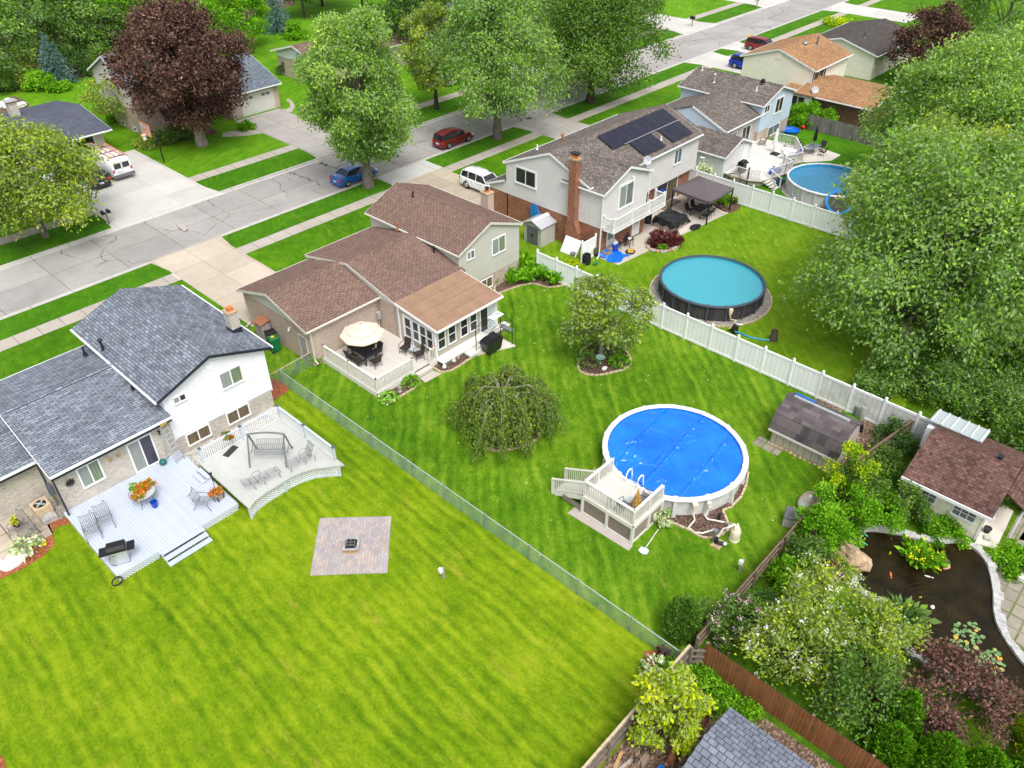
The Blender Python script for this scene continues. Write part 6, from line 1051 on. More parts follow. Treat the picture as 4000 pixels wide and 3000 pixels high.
F = thing('sand_filter', 'black sand filter with hoses beside the dark-walled pool', 'pool filter', G(2868, 1300)); c = Vector(G(2868, 1300)); m = MB(); m.lathe([(.2, 0), (.22, .2), (.24, .45), (.18, .65), (.06, .72)], c, 14); m.build('tank', 'black_cover', F, smooth=True); m = MB(); m.tube([c+Vector((0,0,.7)), c+Vector((.2,-.25,.7)), c+Vector((.35,-.3,.6))], .05, 8); m.build('valve', 'lamp_white', F); c2 = Vector(G(2845, 1292)); m = MB(); m.tube([c2+Vector((0,0,.15)), c2+Vector((.1,-.35,.15))], .1, 10); m.build('motor', 'metal_black', F)
m = MB(); m.tube([Vector(G(2872, 1295, .5)), Vector(G(2890, 1300, .1)), Vector(G(2930, 1318, .05)), Vector(G(2985, 1328, .05)), Vector(G(3020, 1328, .05))], .05, 8); solo('pool_hose', m, plain('hose_blue', (.02, .30, .62), .45), 'light blue hose snaking over the grass from the black filter', 'hose', G(2890, 1300), smooth=True)
q = Vector((*C2, 0)); d = (Vector(G(2835, 1245))-q).normalized(); p = q+d*3.85; m = MB(); m.lathe([(.06, .6), (.12, .75), (.17, 1.0), (.17, 1.15)], p, 4, PI/4+math.atan2(d.y, d.x)); m.tube([p+Vector((0,0,.62)), p+Vector((.05,-.1,.3)), p+Vector((.3,-.4,.25)), Vector(G(2848,1285,.4))], .035, 6); solo('pool_skimmer', m, 'beige_plastic', 'cream skimmer box and pipe on the dark-walled pool', 'skimmer', p)
CP = thing('canopy', 'square taupe patio canopy on four dark posts', 'canopy', (58.1, 32, 0)); q4 = [(56.15, 30.05), (59.9, 30.05), (60.1, 33.65), (56.35, 33.75)]
for x, y in q4: m = MB(); m.box(x-.05, y-.05, 0, x+.05, y+.05, 2.15); m.build('post', 'metal_black', CP)
m = MB(); ap = Vector((58.12, 31.9, 2.95)); rg = [Vector((x, y, 2.12)) for x, y in q4]; cc = sum(rg, Vector())/4; rg = [cc+(v-cc)*1.04 for v in rg]; N = []
for i in range(4):
    a, b = rg[i], rg[(i+1) % 4]
    for t in (0, .25, .5, .75): p = a.lerp(b, t); N.append(p+Vector((0,0,-.03*math.sin(PI*t))))
mid = [p.lerp(ap, .5)+Vector((0,0,-.05)) for p in N]; low_ = [p-Vector((0,0,.22)) for p in N]
m.add(low_+N+mid+[ap], [(k, (k+1) % 16, 16+(k+1) % 16, 16+k) for k in range(16)]+[(16+k, 16+(k+1) % 16, 32+(k+1) % 16, 32+k) for k in range(16)]+[(32+k, 32+(k+1) % 16, 48) for k in range(16)]); m.build('canopy_top', 'canopy_taupe', CP, fixn=False)
def table4(label, c, w, l, h, mat, leg='metal_black', name='patio_table'):
    P = thing(name, label, 'table', c); c = Vector(c); m = MB(); m.box(c.x-w/2, c.y-l/2, c.z+h-.04, c.x+w/2, c.y+l/2, c.z+h); m.build('table_top', MAT[mat], P)
    for sx in (-1, 1):
        for sy in (-1, 1): m = MB(); m.tube([(c.x+sx*w*.42, c.y+sy*l*.42, c.z+h-.04), (c.x+sx*w*.44, c.y+sy*l*.44, c.z)], .022, 5); m.build('leg', MAT[leg], P)
    return P
table4('dark rectangular table under the taupe canopy', (57.4, 31.5, .03), 1.6, .95, .72, 'metal_black')
for x, y, r, lb in ((56.9, 30.7, 180, 'black sling chair nearest the lawn post under the taupe canopy'), (57.8, 30.75, 180, 'black sling chair on the lawn side of the canopy table, right of the other'), (57.0, 32.3, 0, 'black sling chair on the wall side of the canopy table, near the hot tub'), (57.9, 32.3, 0, 'black sling chair on the wall side of the canopy table, away from the hot tub'), (58.6, 31.5, -90, 'black sling chair at the fence end of the canopy table')): slingchair(lb, (x, y, .03), R(r), sling='rubber', group='black sling chairs under the taupe canopy')
HT = thing('hot_tub', 'square hot tub hidden under a sagging glossy black cover', 'hot tub', (54, 32.2, 0)); m = MB(); m.box(52.95, 31.25, .03, 55.1, 33.3, .75); m.build('cabinet', 'wood_grey', HT)
m = MB(); n = 22; rg = np.random.default_rng(3); vs = []; 
for i in range(n+1):
    for j in range(n+1):
        u, v = i/n*2-1, j/n*2-1; e = max(abs(u), abs(v)); hx, hy = 1.2, 1.15
        if e < .86: z = .92+.03*math.sin(u*7+v*3)+.02*math.sin(v*9)
        else: z = .92-(e-.86)/.14*(.55+.12*math.sin(u*9)+.1*math.sin(v*8+1))
        k = (1 if e < .86 else 1-.02*(e-.86)/.14+.035*math.sin(13*(u-v))*(e-.86)/.14); vs.append((54.02+u*hx*k*(1 if e > .85 else 1.12*.92), 32.25+v*hy*k, z))
m.add(vs, [(i*(n+1)+j, (i+1)*(n+1)+j, (i+1)*(n+1)+j+1, i*(n+1)+j+1) for i in range(n) for j in range(n)]); m.build('cover', 'black_cover', HT, smooth=True, fixn=False); m = MB(); m.box(55.15, 31.3, .03, 55.75, 32.0, .18); m.box(55.15, 31.5, .18, 55.5, 32.0, .36); m.build('step', 'rubber', HT)
m = MB()
for k in range(7): x, y = 55.0+random.uniform(-.3, .35), 30.35+random.uniform(-.2, .2); m.ball((x, y, .1+.025*k), random.uniform(.25, .42), random.uniform(.2, .3), .06, 9, 4)
solo('folded_cover', m, 'black_cover', 'crumpled heap of black covers at the lawn edge of the patio', 'cover', (55, 30.3, .03), smooth=True)
m = MB(); n = 26; vs = []; c = Vector(G(2397, 1003))
for i in range(n+1):
    for j in range(n+1):
        u, v = i/n*2-1, j/n*2-1; x, y = u*1.0, v*.85; z = .05+.42*max(0, 1-((u+.2)**2+(v-.9)**2)/1.1)+.05*math.sin(u*8+v*3)+.04*math.sin(v*11-u*4)+.03*math.sin(17*u*v); vs.append((c.x+x*.9+.1*math.sin(v*5)*abs(u), c.y+y+.1*math.sin(u*4)*abs(v), max(.045, z)))
m.add(vs, [(i*(n+1)+j, (i+1)*(n+1)+j, (i+1)*(n+1)+j+1, i*(n+1)+j+1) for i in range(n) for j in range(n)]); solo('tarp', m, 'blue_tarp', 'crumpled bright blue tarp spilling off the patio corner of the brick house', 'tarp', c, smooth=True, fixn=False)
def cbox(label, c, w, l, h, mat='cardboard', flaps=True):
    P = thing('cardboard_box', label, 'box', c); c = Vector(c); m = MB(); t = .015
    for q in ((-w/2, -l/2, -w/2+t, l/2), (w/2-t, -l/2, w/2, l/2), (-w/2, -l/2, w/2, -l/2+t), (-w/2, l/2-t, w/2, l/2)): m.box(c.x+q[0], c.y+q[1], c.z, c.x+q[2], c.y+q[3], c.z+h)
    m.box(c.x-w/2, c.y-l/2, c.z, c.x+w/2, c.y+l/2, c.z+.02); m.build('carton', MAT[mat], P)
    if flaps: m = MB(); m.beam((c.x+w/2+.1, c.y, c.z+h+.06), (c.x+w/2, c.y, c.z+h-.02), l*.9, .012, up=(0,0,1)); m.build('flap', MAT[mat], P)
    return P
cbox('open cardboard box at the patio corner of the brick house', (46.05, 32.85, .03), .65, .5, .5); cbox('flattened grey box standing on the cardboard box pile by the downspout', (46.5, 33.0, .03), .45, .35, .6, 'metal_light', False); m = MB(); m.box(46.75, 32.65, .03, 47.3, 32.95, .75); solo('cooler', m, 'blue_plastic', 'blue crate stacked with clutter beside the cardboard box', 'crate', (47, 32.8, .03))
m = MB(); m.box(46.8, 32.7, .75, 47.25, 32.9, .9); m.ball((47.05, 32.85, .98), .1); solo('clutter', m, 'stone_white', 'white packages on top of the blue crate', 'packages', (47, 32.8, .75))
YC = thing('hose_coil', 'yellow hose coiled on top of a wider dark hose on the patio', 'hose', G(2462, 987, .03)); c = Vector(G(2462, 987, .03)); m = MB(); m.tube([c+Vector(((.36+.02*math.sin(a*3))*math.cos(a), (.36+.02*math.cos(a*2))*math.sin(a), .03+.006*a)) for a in np.linspace(0, 22, 90)], .025, 5); m.build('dark_coil', 'rubber', YC); m = MB(); m.tube([c+Vector((.2*math.cos(a), .2*math.sin(a), .12+.006*a)) for a in np.linspace(0, 19, 70)], .03, 5); m.build('yellow_coil', 'yellow', YC)
table4('small black folding table with dishes by the brick wall', (48.55, 32.5, .03), .55, .5, .68, 'metal_black', name='folding_table'); m = MB(); m.lathe([(.12, 0), (.16, .05), (.12, .04), (.002, .03)], (48.55, 32.5, .71), 12); m.box(48.33, 32.35, .71, 48.45, 32.5, .8); solo('dishes', m, 'lamp_white', 'white dishes on the small folding table', 'dishes', (48.5, 32.5, .71))
slingchair('black folding chair against the brick wall behind the small folding table', (49.0, 33.0, .03), R(-20), sling='rubber'); slingchair('black folding chair beside the blue clutter at the brick wall', (47.9, 33.0, .03), R(10), sling='rubber')
TY = thing('tyre_stack', 'stack of four used car tyres beside the white fence panel', 'tyres', G(2290, 1030)); c = Vector(G(2290, 1030))
for k in range(4): m = MB(); z = .21*k; m.lathe([(.2, z+.02), (.3, z), (.34, z+.05), (.34, z+.16), (.3, z+.2), (.2, z+.18), (.2, z+.02)], c, 20, 0, False); m.build('tyre', 'tyre', TY, smooth=True)
P = pot('black pot with a bushy green plant at the brick corner', G(2322, 1000), .24, .35, 'rubber'); pot('grey square pot on the lawn behind the white fence', G(2237, 1003), .22, .35, 'metal_grey')
SV = thing('snow_shovel', 'green snow shovel leaning between the tyres and the brick wall', 'shovel', G(2322, 1032)); a, b = Vector(G(2322, 1030, .06)), Vector(G(2308, 960, .9)); m = MB(); m.tube([a, b], .018); m.build('handle', 'wood_tan', SV); m = MB(); m.beam(a+Vector((.05,-.25,0)), a+Vector((-.02,.05,.06)), .42, .03); m.build('blade', 'green_bin', SV)
m = MB(); m.add([(44.2,36.1,.02),(44.2,34.5,.02),(44.88,34.5,1.15),(44.88,36.1,1.15),(44.25,36.1,.02),(44.25,34.5,.02),(44.93,34.5,1.15),(44.93,36.1,1.15)],[(0,1,2,3),(7,6,5,4),(0,4,5,1),(1,5,6,2),(2,6,7,3),(3,7,4,0)]); solo('white_board', m, 'trim_white', 'large white board leaning against the foot of the brick chimney', 'board', (44.8, 35.2, 0))
m = MB(); a = Vector((45.38, 39.1, .15)); pts = [(45.36, 38.9, 1.0), (45.3, 39.3, 1.9), (45.3, 39.75, 2.6), (45.36, 40.3, 2.3), (45.42, 40.4, 1.2)]; m.add([(x-.03, y, z) for x, y, z in pts]+[(x+.03, y, z) for x, y, z in pts], [(0,1,2,3,4),(9,8,7,6,5)]+[(i, 5+i, 5+(i+1) % 5, (i+1) % 5) for i in range(5)]); solo('sled', m, plain('sky_blue', (.02, .22, .62), .4), 'bright blue plastic sled stuck upright between the resin shed and the brick wall', 'sled', (45.35, 39.5, 1))
m = MB(); c = Vector((53.1, 33.9, .03)); m.lathe([(.3, 0), (.32, .5), (.3, .8), (.15, .9), (.01, .92)], c, 12); solo('covered_grill', m, 'black_cover', 'small black covered kettle grill by the brick wall behind the hot tub', 'barbecue', c, smooth=True)
m = MB(); m.lathe([(.12, 0), (.15, .05), (.15, .35), (.06, .42), (.06, .48)], (59.4, 33.9, .03), 12); solo('propane_tank', m, 'metal_light', 'pale propane tank beside the sliding door', 'gas bottle', (59.4, 33.9, .03), smooth=True)
m = MB(); m.box(56.1, 34.2, .03, 58.6, 35.05, .14); solo('door_step', m, 'wood_old', 'dark wooden step in front of the brick house sliding door', 'step', (57.3, 34.6, .03))
def adiron(label, loc, rot, mat):
    P = thing('garden_chair', label, 'chair', loc, rot); m = MB()
    for k in range(5): m.add([(-.28+.115*k,.2,.35),(-.19+.115*k,.2,.35),(-.17+.115*k-.005*k,.5,1.05),(-.27+.11*k,.5,1.05)],[(0,1,2,3)]); m.add([(-.28+.115*k,.23,.35),(-.19+.115*k,.23,.35),(-.17+.115*k-.005*k,.53,1.05),(-.27+.11*k,.53,1.05)],[(3,2,1,0)])
    m.build('backrest', MAT[mat], P, local=True, fixn=False); m = MB(); m.add([(-.28,-.3,.4),(.28,-.3,.4),(.28,.22,.33),(-.28,.22,.33),(-.28,-.3,.37),(.28,-.3,.37),(.28,.22,.3),(-.28,.22,.3)],[(0,1,2,3),(7,6,5,4),(0,4,5,1),(1,5,6,2),(2,6,7,3),(3,7,4,0)]); m.build('seat', MAT[mat], P, local=True)
    for s in (-1, 1): m = MB(); m.box(s*.28, -.35, .58, s*.42, .35, .61); m.box(s*.3, -.32, 0, s*.38, -.24, .58); m.box(s*.3, .2, 0, s*.38, .3, .58); m.build('arm', MAT[mat], P, local=True)
    return P
adiron('grey wooden adirondack chair by the wall of the pale blue house', (74.6, 35.1, .6), R(-150), 'wood_grey'); adiron('grey wooden adirondack chair in the corner between the white shed and the blue house', (71.2, 35.3, .6), R(150), 'wood_grey')
UW = thing('parasol', 'closed white parasol in a dark square base on the worn grey deck', 'parasol', (73.2, 33.1, .6)); m = MB(); m.box(72.7, 32.5, .6, 73.5, 33.3, .68); m.build('base', 'metal_black', UW); m = MB(); m.tube([(73.5, 33.3, .62), (73.5, 33.3, 2.9)], .025); m.build('pole', 'metal_black', UW); m = MB(); m.lathe([(.26, 1.3), (.2, 1.8), (.16, 2.5), (.03, 3.0)], (73.5, 33.3, 0), 9); m.build('canopy', 'fabric_white', UW)
RT = thing('round_table', 'small white round table on the deck beside the pale pool', 'table', (73.3, 31.3, .6)); m = MB(); m.lathe([(.42, .68), (.44, .72), (.002, .72)], (73.3, 31.3, .6), 20); m.build('table_top', 'trim_white', RT); m = MB()
for k in range(3): a = 2*PI*k/3; m.tube([(73.3, 31.3, 1.28), (73.3+.3*math.cos(a), 31.3+.3*math.sin(a), .6)], .018, 5)
m.build('leg', 'trim_white', RT)
slingchair('white lattice chair left of the small white round table', (72.7, 31.7, .6), R(60), 'trim_white', 'trim_white'); slingchair('white chair with blue cushion right of the small white round table', (73.9, 30.9, .6), R(-120), 'trim_white', 'blue_tarp')
grill('black covered grill behind the deck railing next to the white shed', (66.8, 33.0, .6), R(180), 'metal_black', 'metal_black')
m = MB(); n = 12; vs = [(68.8+u*.7, 30.6+v*.35, .9+.5*max(0, 1-u*u)*.3+.06*math.sin(u*7+v*5)) for u in np.linspace(-1, 1, n) for v in np.linspace(-1, 1, n)]; m.add(vs, [(i*n+j, (i+1)*n+j, (i+1)*n+j+1, i*n+j+1) for i in range(n-1) for j in range(n-1)]); m.box(68.2, 30.3, .6, 69.4, 30.9, .86); solo('deck_box', m, 'blue_tarp', 'low bench draped with a bright blue tarp at the deck edge', 'bench', (68.8, 30.6, .6), fixn=False)
table4('grey patio table on the white slabs behind the pale pool', (77.4, 31.0, .03), 1.5, 1.0, .72, 'mesh_grey'); sheet('concrete_slab', [(74.5, 30.4), (76.2, 32.7), (79.5, 32.3), (78.8, 28.6), (76.8, 28.6)], .03, 'slab_white')
for x, y, r, lb in ((76.2, 31.4, 90, 'black chair on the pool side of the grey patio table'), (77.3, 29.9, 180, 'black swivel chair nearest the pale pool at the grey patio table'), (78.6, 30.6, -90, 'black swivel chair at the tree side of the grey patio table'), (77.4, 32.2, 0, 'black chair at the lawn side of the grey patio table'), (76.0, 32.9, 30, 'black chair standing apart on the white slabs')): slingchair(lb, (x, y, .03), R(r), sling='rubber', group='black patio chairs behind the pale pool')
UB = thing('parasol', 'closed dark parasol standing through the grey patio table', 'parasol', (77.4, 31.0, .03)); m = MB(); m.tube([(77.4, 31, .05), (77.4, 31, 2.7)], .025); m.build('pole', 'metal_black', UB); m = MB(); m.lathe([(.2, 1.3), (.17, 1.8), (.12, 2.4), (.02, 2.75)], (77.4, 31, 0), 9); m.build('canopy', 'metal_black', UB)
m = MB(); c = Vector(G(3087, 515)); m.lathe([(.8, 0), (.92, .25), (.97, .26), (.95, .22), (.8, .06), (.002, .06)], c, 24); solo('paddling_pool', m, 'blue_tarp', 'round bright blue paddling pool on the grass by the hedge', 'paddling pool', c, smooth=True); m = MB(); c = Vector(G(3135, 505)); m.ball(c+Vector((0,0,.22)), .26); solo('toy', m, 'lamp_red', 'red toy ball on the grass beside the paddling pool', 'toy', c, smooth=True); m = MB(); c = Vector(G(3055, 525)); m.ball(c+Vector((0,0,.2)), .2); solo('toy', m, 'teal', 'teal toy ball left of the paddling pool', 'toy', c, smooth=True)
for i, (x, y) in enumerate(((3080, 574), (3095, 580), (3118, 590), (3150, 583), (3172, 590))): c = Vector(G(x, y)); m = MB(); m.lathe([(.3, 0), (.32, .05), (.002, .06)], c, 10); tag(m.build('stepping_stone', 'slab_white', loc=c), 'flat pale stepping stone in the grass between the blue house deck and the patio slabs', 'stone', 'stepping stones behind the pale pool')
TR = thing('trampoline', 'small blue-edged trampoline tilted on its side against the pale pool', 'trampoline', (65.9, 24.1, 0)); c = Vector((66.3, 23.2, .75)); nr = Vector((-.5, -.45, .74)).normalized(); ux = Vector((nr.y, -nr.x, 0)).normalized(); uy = nr.cross(ux); cir = lambda r, n=24: [c+(ux*math.cos(2*PI*k/n)+uy*math.sin(2*PI*k/n))*r for k in range(n)]
m = MB(); m.add(cir(.95)+[p-nr*.02 for p in cir(.95)], [tuple(range(24)), tuple(range(24, 48))[::-1]]); m.build('mat', 'trampoline', TR); m = MB(); m.add(cir(.93)+cir(1.15)+[p+nr*.05 for p in cir(1.05)], [(k, (k+1) % 24, 48+(k+1) % 24, 48+k) for k in range(24)]+[(48+k, 48+(k+1) % 24, 24+(k+1) % 24, 24+k) for k in range(24)]); m.build('pad', 'sky_blue', TR, fixn=False)
for s in (-1, 1): m = MB(); m.tube([c+ux*s*.8-nr*.05, c+ux*s*.8-nr*.9, c+ux*s*.3-nr*1.0], .025, 5); m.build('leg', 'sky_blue', TR)
m = MB(); m.tube([(65.9, 28.4, 0), (65.95, 28.4, 3.0)], .025); solo('net_pole', m, 'metal_black', 'thin dark pole standing in front of the pale pool wall', 'pole', (65.9, 28.4, 0)); m = MB(); m.lathe([(.28, 0), (.34, .5), (.36, .5), (.3, .48), (.26, .05), (.002, .05)], (67.9, 29.6, 0), 14); solo('tub', m, plain('navy_plastic', (.02, .06, .14), .5), 'dark blue round tub in front of the worn deck', 'tub', (67.9, 29.6, 0)); m = MB(); m.lathe([(.7, .3), (.75, .34), (.002, .36)], (69.2, 29.2, 0), 14); m.box(69, 28.8, 0, 69.4, 29.6, .3); solo('play_table', m, 'green_bin', 'low green plastic play table in front of the worn deck', 'table', (69.2, 29.2, 0))
PB = thing('planter_box', 'weathered slatted half-barrel planter at the corner of the white timber shed', 'planter', (65.9, 33.4, 0)); m = MB(); m.lathe([(.5, 0), (.62, .7), (.56, .7), (.5, .55), (.002, .55)], (65.6, 33.0, 0), 8); m.build('box', 'wood_old', PB)
c = Vector((29.9, 8.65, 0)); DB = thing('deck_box', 'grey plastic storage chest with dark lid at the back of the middle lawn', 'storage box', c); m = MB(); rb(m, c, .85, 0, .55, .35); m.build('chest', 'resin_grey', DB); m = MB(); rb(m, c, .92, .56, .66, .35, .86); m.build('lid', 'resin_dark', DB); c = Vector((31.6, 8.6, 0)); m = MB(); m.ball(c+Vector((0,0,.28)), .85, .5, .3, 14, 8); solo('covered_boat', m, 'resin_grey', 'rounded grey plastic tub lid with a white ball behind the storage chest', 'tub', c, smooth=True); m = MB(); m.ball(c+Vector((0,0,.6)), .14); solo('ball', m, 'lamp_white', 'white ball resting on the rounded grey tub', 'ball', c+Vector((0,0,.5)), smooth=True); m = MB(); m.tube([c+Vector((.4*math.cos(a), .3*math.sin(a), .56)) for a in np.linspace(0, 2*PI, 20)], .018, 5); solo('rope', m, 'yellow', 'yellow loop of hose round the white ball', 'hose', c+Vector((0,0,.5)))
for (x, y, lb, h) in ((3345, 1622, 'dark grey-green drum standing behind the barn shed', .7), (3366, 1630, 'tall pale grey drum standing behind the barn shed', .85)): c = Vector(G(x, y)); m = MB(); m.lathe([(.22, 0), (.24, .1), (.24, h-.1), (.2, h), (.002, h+.02)], c, 12); solo('drum', m, MAT['metal_grey' if h < .8 else 'metal_light'], lb, 'drum', c, smooth=True)
c = Vector(G(3440, 1620)); m = MB(); 
for k in range(3): m.beam(c+Vector((.16*k,0,.05)), c+Vector((.16*k+.3,.9,.5)), .14, .04)
solo('board_stack', m, 'metal_light', 'few grey boards leaning in the leaves behind the barn shed', 'boards', c)
c = Vector(G(3410, 1775)); m = MB(); m.lathe([(.32, 0), (.32, .6), (.3, .62), (.002, .6)], c, 14); solo('drum', m, 'black_cover', 'open black drum beside the brown plank fence', 'drum', c); m = MB(); m.tube([Vector(G(3372, 1802, .1)), Vector(G(3402, 1752, .9))], .045, 6); solo('pipe', m, 'green_hose', 'turquoise pipe leaning on the brown plank fence', 'pipe', G(3372, 1802))
c = Vector(G(3522, 1695)); m = MB(); m.lathe([(.3, 0), (.45, .3), (.47, .3), (.4, .1), (.002, .08)], c, 18); solo('planter_bowl', m, 'teal', 'round teal tub among the bushes behind the cottage', 'tub', c, smooth=True)
m = MB(); c = Vector(G(3065, 1575)); 
def rock(label, c, rx, ry, rz, mat, rot=0, seed=1, name='boulder'):
    rg = np.random.default_rng(seed); m = MB(); n, q = 16, 10; c = Vector(c); vs = []; off = rg.uniform(0, 6, 6)
    for i in range(q+1):
        t = PI*i/q
        for k in range(n):
            a = 2*PI*k/n; d = Vector((math.sin(t)*math.cos(a), math.sin(t)*math.sin(a), -math.cos(t))); s = 1+.16*math.sin(3*d.x+off[0]+2*d.z)+.12*math.sin(5*d.y+off[1])+.08*math.sin(9*d.z+7*d.x+off[2]); s = round(s*7)/7*.6+s*.4
            x, y = d.x*rx*s, d.y*ry*s; vs.append(c+Vector((x*math.cos(rot)-y*math.sin(rot), x*math.sin(rot)+y*math.cos(rot), rz*.45+d.z*rz*s)))
    m.add(vs, [(i*n+k, i*n+(k+1) % n, (i+1)*n+(k+1) % n, (i+1)*n+k) for i in range(q) for k in range(n)]); return solo(name, m, MAT[mat], label, 'rock', c, smooth=False)
rock('big tan boulder standing at the edge of the pond', G(3325, 2200), .62, .95, .55, 'stone_tan', R(-25), 4); rock('rounded pink rock sitting in the pond water beside the yellow irises', (*G(3692, 2212)[:2], .05), .28, .22, .12, plain('pink_rock', (.5, .29, .22), .8).name, 0, 6)
rock('small white stone block at the right edge on the flagstones', G(3985, 2262), .3, .2, .25, 'rock_white', 0, 8)
for k, (x0, y0, x1, y1) in enumerate(((3357, 2068, 3390, 2096), (3352, 2103, 3388, 2130))): m = MB(); m.tube([Vector(G(x0, y0, .3)), Vector(G(x1, y1, .12))], .045, 6); solo('pipe', m, 'green_hose', ('upper' if k == 0 else 'lower')+' turquoise pipe poking into the pond above the boulder', 'pipe', G(x0, y0))
def pads(label, cx, cy, n, rad, seed):
    rg = np.random.default_rng(seed); m = MB(); c = Vector((*G(cx, cy)[:2], .075)); pl = []
    for i in range(n*8):
        if len(pl) >= n: break
        a = rg.uniform(0, 2*PI); r = rad*math.sqrt(rg.uniform()); p = Vector((c.x+r*math.cos(a)*1.25, c.y+r*math.sin(a)*.8, .075+rg.uniform(0, .02))); s = rg.uniform(.075, .125)
        if any((p-q).length < (s+t)*.8 for q, t in pl): continue
        pl.append((p, s)); a0 = rg.uniform(0, 6); m.add([p]+[p+Vector((s*math.cos(a0+.3+5.7*k/10), s*math.sin(a0+.3+5.7*k/10), .004)) for k in range(11)], [(0, k, k+1) for k in range(1, 11)])
    return solo('water_lily', m, 'lily_pad', label, 'water lily', c, fixn=False)
t = T('lily_pad'); rnd = t.n('NewGeometry').outputs['Random Per Island']; MAT['lily_pad'] = t.pbr(t.ramp(rnd, [(0, (.10, .20, .07)), (.6, (.17, .30, .11)), (.88, (.24, .36, .14)), (.97, (.62, .35, .03))]), .4, 0, None, .4)
pads('cluster of round lily pads with a few yellow leaves in the lower pond', 3775, 2490, 34, .75, 2); pads('cluster of round lily pads with a white bloom near the right pond edge', 3865, 2590, 30, .62, 3); pads('few small lily pads near the reeds on the left of the pond', 3572, 2510, 8, .3, 4)
for k, (x, y, mt, r) in enumerate(((3478, 2247, 'orange_metal', .5), (3622, 2255, 'lamp_white', 1.9))): m = MB(); c = Vector((*G(x, y)[:2], .078)); m.ball((0, 0, 0), .16, .045, .012, 10, 5); m.add([(-.15,0,0),(-.24,.05,0),(-.24,-.05,0)], [(0,1,2)]); m.v = [(c.x+p[0]*math.cos(r)-p[1]*math.sin(r), c.y+p[0]*math.sin(r)+p[1]*math.cos(r), c.z+p[2]) for p in m.v]; solo('fish', m, MAT[mt], ('orange' if k == 0 else 'white')+' pond fish just under the dark water', 'fish', c)
FT = thing('fountain', 'small bubbling fountain head making rings in the pond', 'fountain', (*G(3640, 2375)[:2], .07)); m = MB(); m.lathe([(.1, 0), (.08, .06), (.04, .1), (.002, .11)], (*G(3640, 2375)[:2], .07), 10); m.build('nozzle', 'lamp_white', FT, smooth=True)
pot('black pot of dry pink flowers on the cottage slab', G(3852, 2078, .06), .18, .3, 'rubber'); m = MB(); c = Vector(G(3855, 2105, .06)); rb(m, c, .3, 0, .14, .3); solo('trough', m, 'resin_grey', 'pale green shallow trough on the cottage slab', 'trough', c); m = MB(); c = Vector(G(3868, 2018, .06)); rb(m, c, .4, 0, .2, .3); solo('window_box', m, 'trim_white', 'white box with shells by the cottage corner', 'box', c)
for k, (a, b, lb) in enumerate((((2400, 3000), (2430, 2935), 'long grey board lying by the grey picket fence'), ((2420, 3005), (2470, 2965), 'short pale board at the bottom edge by the grey picket fence'), ((2600, 2990), (2645, 2925), 'thin weathered plank lying on the leaf litter'))): A_, B_ = Vector(G(*a, .06)), Vector(G(*b, .1)); m = MB(); m.beam(A_, B_, .13, .04); solo('plank', m, MAT['wood_grey' if k else 'wood_tan'], lb, 'plank', A_)
LG = thing('log_rack', 'small black iron log rack with a few split logs on the leaf litter', 'log rack', G(2505, 2975)); c = Vector(G(2505, 2975)); m = MB()
for s in (-.3, .3): m.tube([c+Vector((s,-.15,0)), c+Vector((s,-.15,.55)), c+Vector((s,0,.7)), c+Vector((s,.15,.55)), c+Vector((s,.15,0))], .02, 5)
m.build('rack', 'metal_black', LG); m = MB()
for k in range(5): m.tube([c+Vector((-.3,-.1+.1*(k % 3),.08+.12*(k//3))), c+Vector((.32,-.1+.1*(k % 3),.08+.12*(k//3)))], .06, 6)
m.build('log', 'log', LG)
c = Vector(G(2615, 2995)); m = MB(); m.lathe([(.25, 0), (.27, .7), (.002, .7)], (0, 0, 0), 14); m.v = [(c.x+z, c.y+x*.7+z*.3, .25+y) for x, y, z in m.v]; solo('barrel', m, 'rust', 'rusty drum lying beside the slate-blue shed roof', 'barrel', c); m = MB(); m.box(c.x-.9, c.y-.1, 0, c.x-.3, c.y+.25, .3); solo('blue_sheet', m, 'blue_tarp', 'blue sheet beside the rusty drum', 'sheet', c)
m = MB(); A_, B_ = Vector(G(2655, 2738, .06)), Vector(G(2690, 2702, .06)); m.beam(A_, B_, .12, .12); solo('timber', m, 'wood_old', 'old timber edging between the red mulch and the grey fence', 'timber', A_)
MB2 = thing('mailbox', 'pair of black mailboxes on one wooden post at the white driveway', 'mailbox', G(428, 876)); c = Vector(G(428, 876)); m = MB(); m.box(c.x-.06, c.y-.06, 0, c.x+.06, c.y+.06, 1.1); m.box(c.x-.4, c.y-.05, .95, c.x+.4, c.y+.05, 1.02); m.build('post', 'wood_old', MB2)
for s in (-1, 1): m = MB(); m.extr([(-.11, 1.03), (.11, 1.03), (.11, 1.18), (.07, 1.26), (-.07, 1.26), (-.11, 1.18)], 'y', -.26, .26); m.v = [(c.x+s*.24+x, c.y+y, z) for x, y, z in m.v]; m.build('box', 'metal_black', MB2)
for x, y, lb in ((2702, 102, 'single black mailbox by the far kerb beyond the tall maples'), (2955, 28, 'pale grey mailbox by the far kerb near the top of the street')): c = Vector(G(x, y)); P = thing('mailbox', lb, 'mailbox', c); m = MB(); m.box(c.x-.06, c.y-.06, 0, c.x+.06, c.y+.06, 1.0); m.build('post', 'wood_grey', P); m = MB(); m.box(c.x-.2, c.y-.35, 1.0, c.x+.2, c.y+.35, 1.4); m.build('box', MAT['metal_black' if x < 2800 else 'metal_light'], P)
HY = thing('fire_hydrant', 'yellow fire hydrant on the grass strip at the far end of the street', 'hydrant', (111.7, 57.8, 0)); m = MB(); m.lathe([(.2, 0), (.14, .06), (.14, .6), (.19, .62), (.18, .7), (.06, .86), (.002, .9)], (111.7, 57.8, 0), 12); m.build('barrel', 'yellow', HY, smooth=True)
